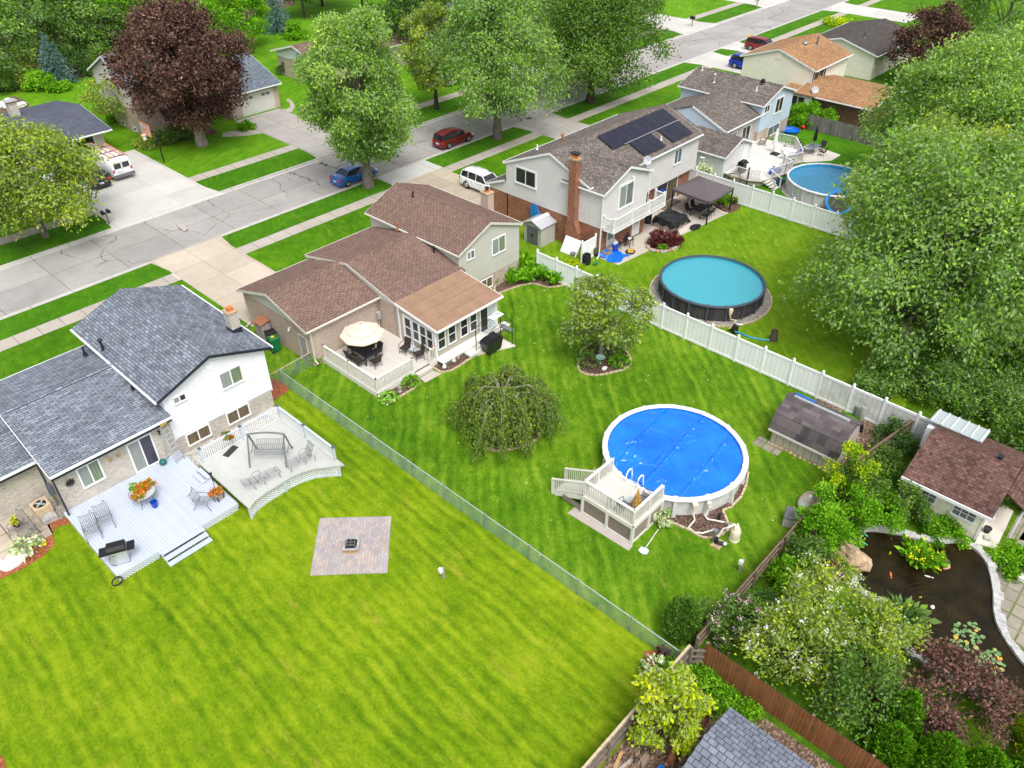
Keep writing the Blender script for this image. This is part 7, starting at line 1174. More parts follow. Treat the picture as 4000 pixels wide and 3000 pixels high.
for s in (-1, 1): m = MB(); m.tube([(111.7, 57.8, .48), (111.7+s*.26, 57.8, .48)], .08, 8); m.build('outlet', 'yellow', HY)
BH = thing('basketball_hoop', 'black pole basketball hoop with orange-framed clear backboard beside the driveway', 'basketball hoop', (31.8, 77.0, 0)); m = MB(); m.tube([(31.9, 77.0, 0), (31.9, 77.0, 2.9), (31.2, 77.0, 3.5)], .07, 8); m.build('pole', 'metal_black', BH)
m = MB(); m.box(30.98, 76.1, 3.0, 31.02, 77.9, 4.1); m.build('backboard', 'glass_top', BH); m = MB()
for a, b in (((31, 76.1, 3.0), (31, 77.9, 3.0)), ((31, 77.9, 3.0), (31, 77.9, 4.1)), ((31, 77.9, 4.1), (31, 76.1, 4.1)), ((31, 76.1, 4.1), (31, 76.1, 3.0)), ((30.97, 76.7, 3.2), (30.97, 77.3, 3.2)), ((30.97, 76.7, 3.65), (30.97, 77.3, 3.65)), ((30.97, 76.7, 3.2), (30.97, 76.7, 3.65)), ((30.97, 77.3, 3.2), (30.97, 77.3, 3.65))): m.beam(a, b, .07, .07)
m.build('board_frame', 'orange_metal', BH); m = MB(); m.tube([(30.7+.26*math.cos(a), 77+.26*math.sin(a), 3.08) for a in np.linspace(0, 2*PI, 17)], .03, 5); m.build('rim', 'orange_metal', BH); m = MB(); m.lathe([(.25, 3.06), (.17, 2.85), (.15, 2.6)], (30.7, 77, 0), 8, 0, False); m.build('net', 'fabric_white', BH, fixn=False)
for i, (x, y, s) in enumerate(((10, 418, .75), (45, 425, .9), (82, 418, .8), (40, 398, .6), (-30, 422, .8))): rock(['flat pale boulder on the bare patch at the left edge', 'long pale boulder in the middle of the bare patch', 'round pale boulder at the right end of the bare patch', 'small pale boulder at the back of the bare patch', 'pale boulder cut off by the left edge'][i], G(x, y), s, s*.7, s*.5, 'rock_white', i, i+10)
PG = thing('bicycle', 'dark bicycle parked in the mouth of the open garage', 'bicycle', (27.2, 84.6, 0))
for x in (26.7, 27.75): m = MB(); m.tube([(x+.33*math.cos(a), 84.7, .34+.33*math.sin(a)) for a in np.linspace(0, 2*PI, 21)], .025, 5); m.build('wheel', 'rubber', PG)
m = MB(); m.tube([(26.7, 84.7, .34), (27.0, 84.7, .85), (27.6, 84.7, .85), (27.75, 84.7, .34)], .025, 5); m.tube([(27.0, 84.7, .85), (27.2, 84.7, .34), (27.6, 84.7, .8)], .022, 5); m.tube([(27.62, 84.5, 1.0), (27.6, 84.9, 1.0)], .02, 5); m.build('frame', 'blue_plastic', PG)
leafmat('leaf_silver', ((.04, .10, .012), (.095, .21, .022), (.19, .34, .045), (.34, .46, .10)), (.24, .36, .16), .3)
leafmat('leaf_silver_pale', ((.055, .13, .014), (.135, .27, .03), (.25, .41, .06), (.40, .52, .10)), (.29, .42, .18), .32)
leafmat('leaf_lime', ((.07, .12, .01), (.17, .26, .016), (.31, .39, .03), (.48, .50, .06)), (.30, .40, .16), .3)
leafmat('leaf_green', ((.025, .07, .008), (.065, .15, .014), (.13, .235, .025), (.22, .32, .05)), (.16, .25, .09), .28)
leafmat('leaf_deep', ((.018, .05, .008), (.04, .10, .014), (.08, .16, .024), (.15, .23, .04)), (.10, .17, .07), .25)
leafmat('leaf_bright', ((.03, .10, .006), (.085, .23, .01), (.16, .35, .018), (.28, .44, .04)), None, .3)
leafmat('leaf_yellow', ((.10, .19, .005), (.28, .40, .01), (.50, .55, .012), (.68, .52, .02)), (.42, .5, .16), .3)
leafmat('leaf_gold', ((.06, .15, .006), (.18, .32, .01), (.45, .50, .01), (.66, .56, .02)), None, .3)
leafmat('leaf_copper', ((.020, .011, .009), (.055, .028, .021), (.11, .062, .045), (.22, .15, .11)), (.17, .10, .09), .15)
leafmat('leaf_maroon', ((.03, .006, .008), (.075, .016, .018), (.13, .035, .035), (.2, .07, .06)), None, .2)
leafmat('leaf_japanese', ((.06, .028, .026), (.13, .06, .055), (.21, .10, .09), (.20, .21, .06)), (.17, .12, .09), .22)
leafmat('leaf_weep', ((.05, .10, .008), (.11, .19, .013), (.20, .29, .022), (.33, .38, .05)), (.2, .28, .1), .28)
leafmat('needle_blue', ((.03, .065, .055), (.06, .12, .105), (.11, .19, .17), (.2, .29, .26)), None, .05)
leafmat('leaf_thuja', ((.03, .085, .01), (.06, .15, .018), (.105, .215, .03), (.16, .27, .04)), None, .12)
leafmat('leaf_hosta', ((.05, .14, .012), (.11, .27, .02), (.2, .38, .05), (.42, .50, .28)), None, .22)
leafmat('leaf_cream', ((.08, .18, .03), (.2, .33, .09), (.62, .64, .45), (.72, .73, .58)), None, .2)
leafmat('petal_red', ((.55, .02, .01), (.75, .06, .02), (.85, .22, .06), (.85, .5, .05)), None, .2); leafmat('petal_pink', ((.5, .16, .32), (.65, .28, .45), (.75, .42, .56), (.8, .55, .65)), None, .2); leafmat('petal_white', ((.6, .6, .42), (.75, .74, .6), (.8, .8, .7), (.8, .8, .75)), None, .2); leafmat('petal_yellow', ((.6, .4, .01), (.75, .55, .01), (.8, .62, .02), (.8, .6, .05)), None, .2)
bark('bark_grey', (.20, .175, .15)); bark('bark_dark', (.10, .08, .065)); bark('bark_pale', (.34, .30, .26))
def unit(v): return v/np.maximum(np.linalg.norm(v, axis=-1, keepdims=True), 1e-6)
def leaves(name, C_, D_, S_, tone, mat, parent, wr=.55, off=None, bend=.25):
    """one small kinked leaf (two quads) per point: C centre, D tip direction, S length"""
    n = len(C_); D_ = unit(D_); sd = unit(np.cross(D_, RNG.normal(size=(n, 3)))); nr = np.cross(sd, D_); S_ = np.asarray(S_)[:, None]
    b = C_-D_*S_*.5; t = C_+D_*S_*.5-nr*S_*bend*.5; k = C_+nr*S_*.06; w = sd*S_*wr*.5
    V = np.stack([b, k+w, t, k-w], 1).reshape(-1, 3)
    o = np.array(OFF.get(parent.name, (Vector((0,0,0)), 0))[0]) if parent is not None else np.array(off); V = V-o
    me = bpy.data.meshes.new(name); me.vertices.add(4*n); me.vertices.foreach_set('co', V.astype(np.float32).ravel()); me.loops.add(4*n); me.loops.foreach_set('vertex_index', np.arange(4*n, dtype=np.int32)); me.polygons.add(n); me.polygons.foreach_set('loop_start', np.arange(0, 4*n, 4, dtype=np.int32))
    try: me.polygons.foreach_set('loop_total', np.full(n, 4, dtype=np.int32))
    except Exception: pass
    at = me.attributes.new('tone', 'FLOAT', 'FACE'); at.data.foreach_set('value', np.clip(tone, 0, 1).astype(np.float32)); me.materials.append(MAT[mat]); me.update(calc_edges=True); me.validate()
    ob = bpy.data.objects.new(name, me); COL.objects.link(ob)
    if parent is not None: ob.parent = parent; OFF[ob.name] = OFF[parent.name]
    else: ob.location = tuple(off)
    return ob
def prof_r(prof, t): return np.interp(t, [p[0] for p in prof], [p[1] for p in prof])
ROUND = [(0, .35), (.15, .8), (.35, 1), (.6, .92), (.8, .65), (.93, .35), (1, .08)]
OVAL = [(0, .4), (.12, .78), (.3, .98), (.5, 1), (.7, .82), (.85, .55), (.95, .28), (1, .06)]
SPREAD = [(0, .55), (.15, .95), (.35, 1), (.6, .85), (.8, .6), (.92, .35), (1, .1)]
CONE = [(0, .75), (.08, 1), (.3, .86), (.6, .55), (.85, .24), (1, .02)]
def lobes(base, z0, z1, rad, prof, K, rg, inner=.45, jit=.18):
    t = []
    while len(t) < K:
        q = rg.uniform(0, 1)
        if rg.uniform() < prof_r(prof, q)**1.3+.05: t.append(q)
    t = np.sort(np.array(t)); a = np.arange(K)*2.39996+rg.normal(0, .35, K); f = np.where(rg.uniform(size=K) < .2, rg.uniform(.0, inner, K), rg.uniform(.58, .86, K))
    r = prof_r(prof, t)*rad*f*(1+rg.normal(0, jit, K)); c = np.stack([base[0]+r*np.cos(a), base[1]+r*np.sin(a), z0+t*(z1-z0)], 1); return c, t
def tree(name, label, base, h, rad, mat, h0=None, prof=ROUND, K=40, S=18, Lf=26, leaf=.26, lr=.28, trunk=.22, barkm='bark_grey', cat='tree', seed=1, droop=.25, group=None, lean=(0, 0), flat=.75, topl=0.0, limbs=14, tonec=.42, wr=.55):
    rg = np.random.default_rng(seed); base = Vector((base[0], base[1], base[2] if len(base) > 2 else 0)); h0 = h*.2 if h0 is None else h0
    P = thing(name, label, cat, base, 0, group); top = np.array([base.x+lean[0], base.y+lean[1]])
    C_, tt = lobes(top, base.z+h0, base.z+h-lr*rad*.6, rad, prof, K, rg)
    rl = rad*lr*(.75+.5*rg.uniform(size=K)); ctr = np.array([top[0], top[1], base.z+h0+(h-h0)*.4])
    # sprigs over each clump, leaves round each sprig
    dirs = unit(rg.normal(size=(K*S, 3))); oc = np.repeat(unit(C_-ctr), S, 0); dirs = unit(dirs+oc*.75+np.array([0, 0, .25])); sp = np.repeat(C_, S, 0)+dirs*np.repeat(rl, S)[:, None]*(rg.uniform(.35, 1.08, K*S)**.6)[:, None]*np.array([1, 1, flat])
    st = np.repeat(rg.normal(0, .10, K), S)+rg.normal(0, .09, K*S)+np.repeat(tt, S)*topl
    n = K*S*Lf; sr = rad*lr*.3; sdir = np.repeat(dirs, Lf, 0); j = rg.normal(size=(n, 3))*sr*np.array([1, 1, .6]); c = np.repeat(sp, Lf, 0)+j+sdir*rg.uniform(-.3, .9, n)[:, None]*sr; c[:, 2] -= droop*np.hypot(j[:, 0], j[:, 1])*.7
    d = sdir*.8+rg.normal(size=(n, 3))*.65-np.array([0, 0, droop*1.6]); s = leaf*rg.uniform(.65, 1.25, n); tone = tonec+np.repeat(st, Lf)+rg.normal(0, .17, n)
    keep = c[:, 2] > base.z+.06
    leaves('crown', c[keep], d[keep], s[keep], tone[keep], mat, P, wr)
    # trunk, limbs and twigs
    m = MB(); zt = base.z+h*.78; N = 7; pts = []; rs = []
    for i in range(N): q = i/(N-1); w = rad*.05*math.sin(q*5+seed); pts.append(Vector((base.x+(lean[0])*q+w*q, base.y+lean[1]*q+w*.7*q, base.z-.05+(zt-base.z)*q))); rs.append(trunk*(1-.82*q)*(1.35 if i == 0 else 1))
    m.tube(pts, rs, 9); m.build('trunk', MAT[barkm], P, smooth=True)
    def at(z): q = min(1, max(0, (z-base.z)/(zt-base.z)))*(N-1); i = min(N-2, int(q)); return pts[i].lerp(pts[i+1], q-i)
    m = MB()
    for i in range(K):
        c = Vector(C_[i]); a = at(base.z+h0*.75+(c.z-base.z-h0*.75)*.55-.04*h); k = trunk*(.42 if i % 3 == 0 else .26)*(1.1-.7*tt[i]); mid = a.lerp(c, .5)+Vector((0, 0, .07*(c-a).length)); m.tube([a, mid, c], [k, k*.6, k*.25], 5, cap=False)
        for q in range(3): e = Vector(sp[i*S+q*2]); m.tube([mid.lerp(c, .55+.15*q), e], [k*.25, k*.08], 4, cap=False)
    m.build('branches', MAT[barkm], P, smooth=True, fixn=False); return P
def shrub(name, label, base, h, rad, mat, K=14, S=10, Lf=16, leaf=.16, seed=1, cat='shrub', group=None, prof=None, flat=.8, lr=.36, bloom=None, nb=60, bs=.1, droop=.15, tonec=.45, wr=.55, twig='bark_dark', spike=0.0):
    rg = np.random.default_rng(seed); base = Vector((base[0], base[1], base[2] if len(base) > 2 else 0)); P = thing(name, label, cat, base, 0, group); prof = prof or [(0, .75), (.3, 1), (.65, .9), (.9, .5), (1, .2)]
    C_, tt = lobes((base.x, base.y), base.z+h*.12, base.z+h-lr*rad*.5, rad, prof, K, rg, .5, .12); rl = rad*lr*(.75+.5*rg.uniform(size=K)); ctr = np.array([base.x, base.y, base.z+h*.2])
    dirs = unit(rg.normal(size=(K*S, 3))+np.repeat(unit(C_-ctr), S, 0)*.8+np.array([0, 0, .3])); sp = np.repeat(C_, S, 0)+dirs*np.repeat(rl, S)[:, None]*rg.uniform(.45, 1.08, K*S)[:, None]*np.array([1, 1, flat]); n = K*S*Lf; sdir = np.repeat(dirs, Lf, 0)
    c = np.repeat(sp, Lf, 0)+rg.normal(size=(n, 3))*rad*lr*.3; d = sdir+rg.normal(size=(n, 3))*.6-np.array([0, 0, droop])+np.array([0, 0, spike]); tone = tonec+np.repeat(rg.normal(0, .09, K), S*Lf)+np.repeat(rg.normal(0, .08, K*S), Lf)+rg.normal(0, .16, n); k = c[:, 2] > base.z+.02
    leaves('foliage', c[k], d[k], leaf*rg.uniform(.65, 1.25, n)[k], tone[k], mat, P, wr)
    m = MB()
    for i in range(min(K, 10)): e = Vector(C_[i]); m.tube([base+Vector((rg.normal(0, rad*.08), rg.normal(0, rad*.08), -.03)), base.lerp(e, .5)+Vector((0,0,h*.08)), e], [.03*rad+.008, .02*rad+.006, .006], 4, cap=False)
    m.build('stems', MAT[twig], P, fixn=False)
    if bloom:
        i = rg.choice(K*S, min(nb, K*S), replace=False); q = 9; c = np.repeat(sp[i]+dirs[i]*rad*lr*.35, q, 0)+rg.normal(size=(len(i)*q, 3))*bs*.7; leaves('blossom', c, rg.normal(size=c.shape)+np.array([0, 0, .6]), bs*rg.uniform(.7, 1.2, len(c)), rg.uniform(0, 1, len(c)), bloom, P, .9)
    return P
def strands(P, name, paths, mat, step=.1, leaf=.15, seed=1, spread=.06, wr=.35, droop=.6, tonec=.45, along=.5):
    rg = np.random.default_rng(seed); Cs, Ds, tn = [], [], []
    for p in paths:
        p = np.array([tuple(v) for v in p]); tb = rg.normal(0, .12)
        for i in range(len(p)-1):
            a, b = p[i], p[i+1]; l = np.linalg.norm(b-a); k = max(1, int(l/step)); t = rg.uniform(0, 1, k)[:, None]; Cs.append(a+(b-a)*t+rg.normal(size=(k, 3))*spread); Ds.append(np.tile((b-a)/max(l, 1e-6)*along, (k, 1))+rg.normal(size=(k, 3))*.5-np.array([0, 0, droop])); tn.append(np.full(k, tb))
    C_ = np.concatenate(Cs); D_ = np.concatenate(Ds); tn = np.concatenate(tn)+tonec+rg.normal(0, .17, len(C_)); leaves(name, C_, D_, leaf*rg.uniform(.6, 1.3, len(C_)), tn, mat, P, wr)
def blades(name, label, base, n, l, mat, seed=1, cat='plant', spread=.25, w=.035, arch=.6, bloom=None, nb=0, bs=.1, group=None, leafl=None):
    """clump of arching strap leaves"""
    rg = np.random.default_rng(seed); base = Vector((base[0], base[1], base[2] if len(base) > 2 else 0)); P = thing(name, label, cat, base, 0, group); paths = []; Cs, Ds, Ss, tn = [], [], [], []
    for i in range(n):
        a = rg.uniform(0, 2*PI); r0 = spread*math.sqrt(rg.uniform()); L_ = l*rg.uniform(.6, 1.1); out = rg.uniform(.15, 1)*arch; o = np.array([base.x+r0*math.cos(a), base.y+r0*math.sin(a), base.z]); pr = o; tb = rg.normal(.45, .15)
        for s in range(1, 5): t = s/4; q = o+np.array([math.cos(a)*out*L_*t*t, math.sin(a)*out*L_*t*t, L_*(t-.45*out*t*t*1.15)]); Cs.append((pr+q)/2); Ds.append(q-pr); Ss.append(np.linalg.norm(q-pr)*1.5); tn.append(tb+rg.normal(0, .08)); pr = q
    leaves('foliage', np.array(Cs), np.array(Ds), np.array(Ss), np.array(tn), mat, P, leafl or w*4/(l*.3), bend=.05)
    if bloom: c = np.array([[base.x+rg.normal(0, spread), base.y+rg.normal(0, spread), base.z+l*rg.uniform(.7, 1.05)] for _ in range(nb)]).repeat(5, 0); c = c+rg.normal(size=c.shape)*bs*.4; leaves('blossom', c, rg.normal(size=c.shape), bs*rg.uniform(.7, 1.1, len(c)), rg.uniform(0, 1, len(c)), bloom, P, .8)
    return P
def hosta(label, base, r, mat, seed=1, n=90, group=None, leaf=.26, flat=.55, name='hosta'):
    rg = np.random.default_rng(seed); base = Vector((base[0], base[1], base[2] if len(base) > 2 else 0)); P = thing(name, label, 'plant', base, 0, group); a = rg.uniform(0, 2*PI, n); f = np.sqrt(rg.uniform(.02, 1, n)); rr = r*f; z = base.z+r*flat*(1.1-f**2*.85)+rg.normal(0, .03, n); c = np.stack([base.x+rr*np.cos(a), base.y+rr*np.sin(a), z], 1); d = np.stack([np.cos(a), np.sin(a), .55-1.1*f], 1)+rg.normal(size=(n, 3))*.22
    leaves('foliage', c, d, leaf*rg.uniform(.7, 1.2, n), rg.normal(.45, .2, n), mat, P, .62, bend=.5); return P
def conifer(name, label, base, h, r, mat, seed=1, levels=26, per=14, leaf=.2, trunk=.14, step=.1, droop=.35, up=.15):
    rg = np.random.default_rng(seed); base = Vector((base[0], base[1], 0)); P = thing(name, label, 'tree', base); paths = []
    for i in range(levels):
        t = (i+.5)/levels; z = h*(.06+.92*t); L_ = r*(1-t)**.85*(1+.12*math.sin(i*1.7))+.12; k = max(4, int(per*(1-t*.7)))
        for j in range(k): a = 2*PI*(j+rg.uniform(-.3, .3))/k+i*.9; l = L_*rg.uniform(.8, 1.1); p0 = np.array([base.x, base.y, z]); e = np.array([math.cos(a), math.sin(a), 0]); paths.append([p0+e*l*.12, p0+e*l*.6+np.array([0, 0, -droop*l*.3]), p0+e*l+np.array([0, 0, -droop*l*.45+up*l*.3])])
    strands(P, 'crown', paths, mat, step*.45, leaf, seed, .07, .5, .1, along=1.2); m = MB(); m.tube([base, base+Vector((0,0,h*.97))], [trunk, .02], 7); m.build('trunk', 'bark_dark', P); return P
def thuja(label, base, h, r, mat='leaf_thuja', seed=1, n=6500, leaf=.15, prof=None, name='arborvitae', group=None, tonec=.5):
    rg = np.random.default_rng(seed); base = Vector((base[0], base[1], 0)); P = thing(name, label, 'tree', base, 0, group); prof = prof or [(0, .8), (.12, 1), (.45, .9), (.75, .55), (.92, .25), (1, .03)]; t = rg.uniform(0, 1, n*2); t = t[rg.uniform(size=n*2) < prof_r(prof, t)+.06][:n]; n = len(t); a = rg.uniform(0, 2*PI, n)
    lump = 1+.09*np.sin(a*7+t*19+seed)+.07*np.sin(a*13-t*31)+.05*np.sin(t*60+a*3); f = 1-.3*rg.uniform(0, 1, n)**2.2; rr = prof_r(prof, t)*r*f*lump; c = np.stack([base.x+rr*np.cos(a), base.y+rr*np.sin(a), .05+t*h*(1+.03*np.sin(a*5))], 1); d = np.stack([np.cos(a)*.7, np.sin(a)*.7, .75+t*.6], 1)+rg.normal(size=(n, 3))*.35; leaves('crown', c, d, leaf*rg.uniform(.6, 1.3, n), tonec+.1*np.sin(a*9+t*40)+rg.normal(0, .17, n), mat, P, .6); m = MB(); m.tube([base, base+Vector((0,0,h*.8))], [.08, .02], 6); m.build('trunk', 'bark_dark', P); return P
tree('maple_tree', 'yellow-green maple at the left edge in front of the open garage', G(180, 925), 9.4, 5.2, 'leaf_lime', 2.6, SPREAD, 46, 20, 26, .3, .3, .24, seed=3, tonec=.36)
tree('copper_beech', 'huge dark copper-leaved tree with pale trunk on the far front lawn', G(790, 565), 14.0, 5.7, 'leaf_copper', 3.4, OVAL, 78, 22, 26, .33, .25, .5, 'bark_pale', seed=5, tonec=.38, flat=.85)
tree('maple_tree', 'tall pale green street maple beside the bright blue car', G(1440, 728), 15.8, 4.8, 'leaf_silver_pale', 3.6, OVAL, 74, 22, 27, .28, .25, .45, seed=8, topl=.18, tonec=.33)
tree('maple_tree', 'slender dark-trunked tree across the street behind the tall pale maple', G(1705, 425), 11.5, 3.6, 'leaf_lime', 3.2, OVAL, 34, 16, 22, .3, .28, .25, 'bark_dark', seed=11, tonec=.3)
tree('maple_tree', 'broad silvery maple overhanging the street beyond the dark red car', G(1943, 540), 15.0, 6.4, 'leaf_silver', 3.4, SPREAD, 70, 20, 26, .3, .25, .42, seed=13, droop=.5, tonec=.5)
tree('maple_tree', 'broad deep green maple above the sidewalk behind the solar-panelled roof', G(2305, 400), 13.6, 7.0, 'leaf_green', 3.2, SPREAD, 66, 20, 26, .32, .25, .45, 'bark_dark', seed=17, tonec=.42)
for i, (x, y, h, r, mt, lb) in enumerate(((1600, 230, 13, 5.5, 'leaf_deep', 'dark green tree peeping out behind the tall pale maple'), (1850, 240, 14, 6, 'leaf_silver', 'silvery tree across the street behind the broad silvery maple'), (2120, 190, 14, 6.5, 'leaf_green', 'green tree across the street at the top middle'), (2440, 120, 12, 5.5, 'leaf_green', 'green tree across the street near the first far mailbox'))): tree('maple_tree', lb, G(x, y), h, r, mt, 3, SPREAD, 34, 15, 20, .38, .28, .3, 'bark_dark', seed=30+i)
tree('silver_maple', 'big silver maple rising over the white fence at right', (49.3, 10.6), 14.4, 7.6, 'leaf_silver_pale', 3.0, SPREAD, 96, 22, 26, .27, .22, .5, seed=21, droop=.45, tonec=.36)
tree('silver_maple', 'big silver maple at the right edge behind the cottage', (55.5, 4.5), 15.5, 8.3, 'leaf_silver_pale', 2.5, SPREAD, 96, 22, 26, .28, .22, .5, seed=22, droop=.45, tonec=.36)
tree('silver_maple', 'tall pale silver maple beyond the round pool at right', G(3640, 800), 14.0, 7.0, 'leaf_silver_pale', 2.6, OVAL, 84, 22, 26, .3, .23, .45, 'bark_dark', seed=23, tonec=.46)
tree('silver_maple', 'silver maple in the upper right corner of the view', G(3960, 760), 15.5, 8, 'leaf_silver_pale', 3, SPREAD, 80, 20, 24, .32, .24, .45, seed=24, tonec=.42)
tree('maple_tree', 'yellow-green maple between the two big silver maples', (59.5, 12.5), 13.0, 6.0, 'leaf_lime', 2.6, OVAL, 60, 20, 24, .28, .25, .4, seed=25, tonec=.42)
tree('copper_beech', 'dark purple-leaved tree behind the tan roof', (107, 31.5), 9.5, 4.2, 'leaf_copper', 1.5, ROUND, 34, 16, 22, .33, .3, .25, 'bark_dark', seed=26)
tree('maple_tree', 'tall pale tree far behind the purple-leaved tree at the top right', (118, 27), 14, 7, 'leaf_silver', 2, OVAL, 44, 18, 22, .38, .28, .3, seed=27)
tree('young_tree', 'small thin-crowned tree leaning beside the tan brick house', G(565, 495), 5.6, 2.5, 'leaf_lime', 2.2, ROUND, 16, 10, 18, .26, .34, .12, seed=28, lean=(-2.2, 1.2))
tree('fruit_tree', 'open-crowned small tree in the round bed on the middle lawn', G(2345, 1400), 6.1, 2.55, 'leaf_lime', 1.7, SPREAD, 30, 14, 17, .24, .3, .17, seed=31, tonec=.27, flat=.6)
tree('maple_tree', 'bright yellow-green young maple behind the grey picket fence', (16.0, 6.9), 4.6, 1.25, 'leaf_yellow', .5, OVAL, 34, 14, 14, .2, .3, .08, seed=33, tonec=.36)
W = thing('weeping_tree', 'weeping tree with grey arching branches trailing over the oval mulch bed', 'tree', G(1965, 1672)); c = Vector(G(1965, 1672)); rg = np.random.default_rng(9); m = MB(); m.tube([c, c+Vector((.1,.05,1.5)), c+Vector((0,.1,2.6))], [.2, .15, .12], 8); m.build('trunk', 'bark_grey', W, smooth=True); br = MB(); paths = []
for i in range(34):
    a = 2*PI*i/34*5+rg.uniform(-.2, .2); r = rg.uniform(1.0, 2.9); z1 = rg.uniform(2.7, 4.1)-.25*r; e = Vector((math.cos(a), math.sin(a), 0)); p = [c+Vector((0,0,2.2)), c+e*r*.3+Vector((0,0,z1*.93)), c+e*r*.65+Vector((0,0,z1+.12)), c+e*r*.95+Vector((0,0,z1-.3)), c+e*r*1.15+Vector((0,0,z1-1.2))]; br.tube(p, [.07, .05, .035, .022, .01], 5, cap=False)
    for j in range(22):
        t = rg.uniform(.25, 1)*4; k = min(3, int(t)); s = p[k].lerp(p[k+1], t-k)+Vector((rg.normal(0, .15), rg.normal(0, .15), .02)); a2 = a+rg.normal(0, .8); e2 = Vector((math.cos(a2), math.sin(a2), 0)); Lq = min(s.z-.35, rg.uniform(.8, 2.6)); o = rg.uniform(.15, .55); paths.append([s, s+e2*o*.6+Vector((0,0,.03)), s+e2*o+Vector((0,0,-Lq*.35)), s+e2*o*1.15+Vector((0,0,-Lq))])
br.build('branches', 'bark_pale', W, smooth=True, fixn=False); strands(W, 'crown', paths, 'leaf_weep', .03, .17, 4, .08, .42, .7, .42)
sheet('woodland_floor', px((-200,300),(120,345),(330,300),(480,300),(620,240),(800,170),(1000,60),(1150,20),(1150,-60),(-200,-60)), .02, 'leaf_litter')
sheet('garden_bed', curve(px((-60,355),(90,362),(215,340),(250,325),(240,300),(100,300),(-60,310))), .026, 'wild_grass')
FT_ = [(15, 345, 12, 4.6, 'leaf_silver'), (130, 300, 14, 4.6, 'leaf_silver'), (230, 235, 15, 5.2, 'leaf_green'), (330, 255, 13, 4.6, 'leaf_green'), (430, 240, 15, 5.2, 'leaf_silver'), (520, 250, 9, 3.8, 'leaf_green'), (600, 205, 14, 5.2, 'leaf_bright'), (70, 180, 15, 5, 'leaf_silver'), (210, 150, 16, 5.5, 'leaf_deep'), (380, 130, 16, 6, 'leaf_green'), (540, 110, 16, 6, 'leaf_green'), (690, 130, 15, 5.5, 'leaf_bright'), (830, 100, 14, 5, 'leaf_bright'), (1020, 20, 12, 5, 'leaf_deep'), (1190, 70, 8, 4.2, 'leaf_deep'), (1260, 25, 10, 4.6, 'leaf_bright'), (1420, 60, 13, 5, 'leaf_deep')]
FL = ['pale silvery woodland tree at the left edge behind the low garage', 'pale silvery woodland tree second from the left edge', 'green woodland tree above the blue spruce', 'green woodland tree just right of the blue spruce', 'silvery woodland tree in the middle of the wood', 'low green tree at the edge of the wood by the tan gable', 'bright green woodland tree behind the tan gable', 'silvery tree deep in the wood at the top left corner', 'dark tree deep in the wood at the top left', 'green tree deep in the wood left of centre', 'green tree deep in the wood behind the tan gable', 'bright green woodland tree left of the copper tree', 'bright green tree just behind the copper tree top', 'dark tree behind the second blue spruce', 'dark rounded bush-like tree right of the second blue spruce', 'bright green tree left of the tall pale maple top', 'dark tree behind the top of the tall pale maple']
for i, (x, y, h, r, mt) in enumerate(FT_): tree('woodland_tree', FL[i], G(x, y), h, r, mt, 2.0 if i < 7 else 3, OVAL, 30, 14, 19, .36, .3, .2, 'bark_dark', seed=50+i, group='trees of the wood across the street', tonec=.4)
for i, (x, y, h, r, mt, lb) in enumerate(((95, 335, 5, 2.6, 'leaf_lime', 'yellow-green bush left of the blue spruce'), (165, 350, 2.2, 1.8, 'leaf_bright', 'low green bush in front of the blue spruce'), (300, 300, 3.6, 2.4, 'leaf_deep', 'dark bush right of the blue spruce'), (420, 290, 3.4, 2.6, 'leaf_green', 'green bush at the edge of the wood above the lawn'), (0, 360, 4.5, 2.6, 'leaf_green', 'green bush cut by the left edge below the wood'), (560, 235, 4, 2.6, 'leaf_bright', 'bright bush beside the tan gable'), (230, 352, 1.2, 1.4, 'leaf_bright', 'low ground-hugging plants at the rim of the woodland bed'), (1150, 150, 2.2, 1.6, 'leaf_bright', 'small bright bush by the white gabled house'), (1125, 290, 1.5, 1.0, 'leaf_deep', 'dark rounded shrub at the white gabled house'))): shrub('bush', lb, G(x, y), h, r, mt, 16, 11, 16, .27, 70+i)
conifer('blue_spruce', 'cone-shaped blue spruce at the edge of the wood', G(232, 325), 6.2, 2.5, 'needle_blue', 2); conifer('blue_spruce', 'blue spruce with drooping boughs beside the copper tree', G(1085, 125), 8.0, 2.8, 'needle_blue', 3, droop=.8)
tree('locust_tree', 'feathery bright green tree right of the copper tree', G(950, 200), 9.5, 4.6, 'leaf_bright', 2.2, SPREAD, 40, 15, 22, .3, .3, .18, seed=91, flat=.45)
for i, (x, y, h, r, mt, lb) in enumerate(((645, 560, 1.5, 1.15, 'leaf_green', 'rounded green shrub left of the copper tree trunk'), (705, 548, 1.7, 1.3, 'leaf_green', 'bigger rounded green shrub next to the copper tree trunk'), (580, 570, 1.1, 1.3, 'leaf_lime', 'loose olive shrub beside the basketball pole'), (450, 480, 1.2, .8, 'leaf_bright', 'small green shrub at the back corner of the tan brick house'), (960, 505, .8, .8, 'leaf_bright', 'low green plants by the footpath of the tan brick house'))): shrub('shrub', lb, G(x, y), h, r, mt, 14, 10, 16, .2, 110+i)
shrub('shrub', 'small leafy green shrub at the chain-link gate', G(1232, 1418), 1.0, .55, 'leaf_bright', 10, 9, 14, .13, 120); hosta('bright green hosta mound at the deck steps', G(1606, 1500, .03), .62, 'leaf_bright', 1, 150, leaf=.2, flat=.8); hosta('blue-green hosta mound at the deck corner', G(1519, 1560, .03), .62, 'leaf_hosta', 2, 120, leaf=.24, flat=.75)
hosta('large cream-edged hosta beside the old concrete patio', G(108, 2148, .03), .8, 'leaf_cream', 3, 190, leaf=.24, flat=.7); shrub('flowers', 'yellow marigold clump in the orange mulch by the patio', G(175, 2128, .03), .25, .16, 'petal_yellow', 5, 4, 8, .07, 5, 'flowers')
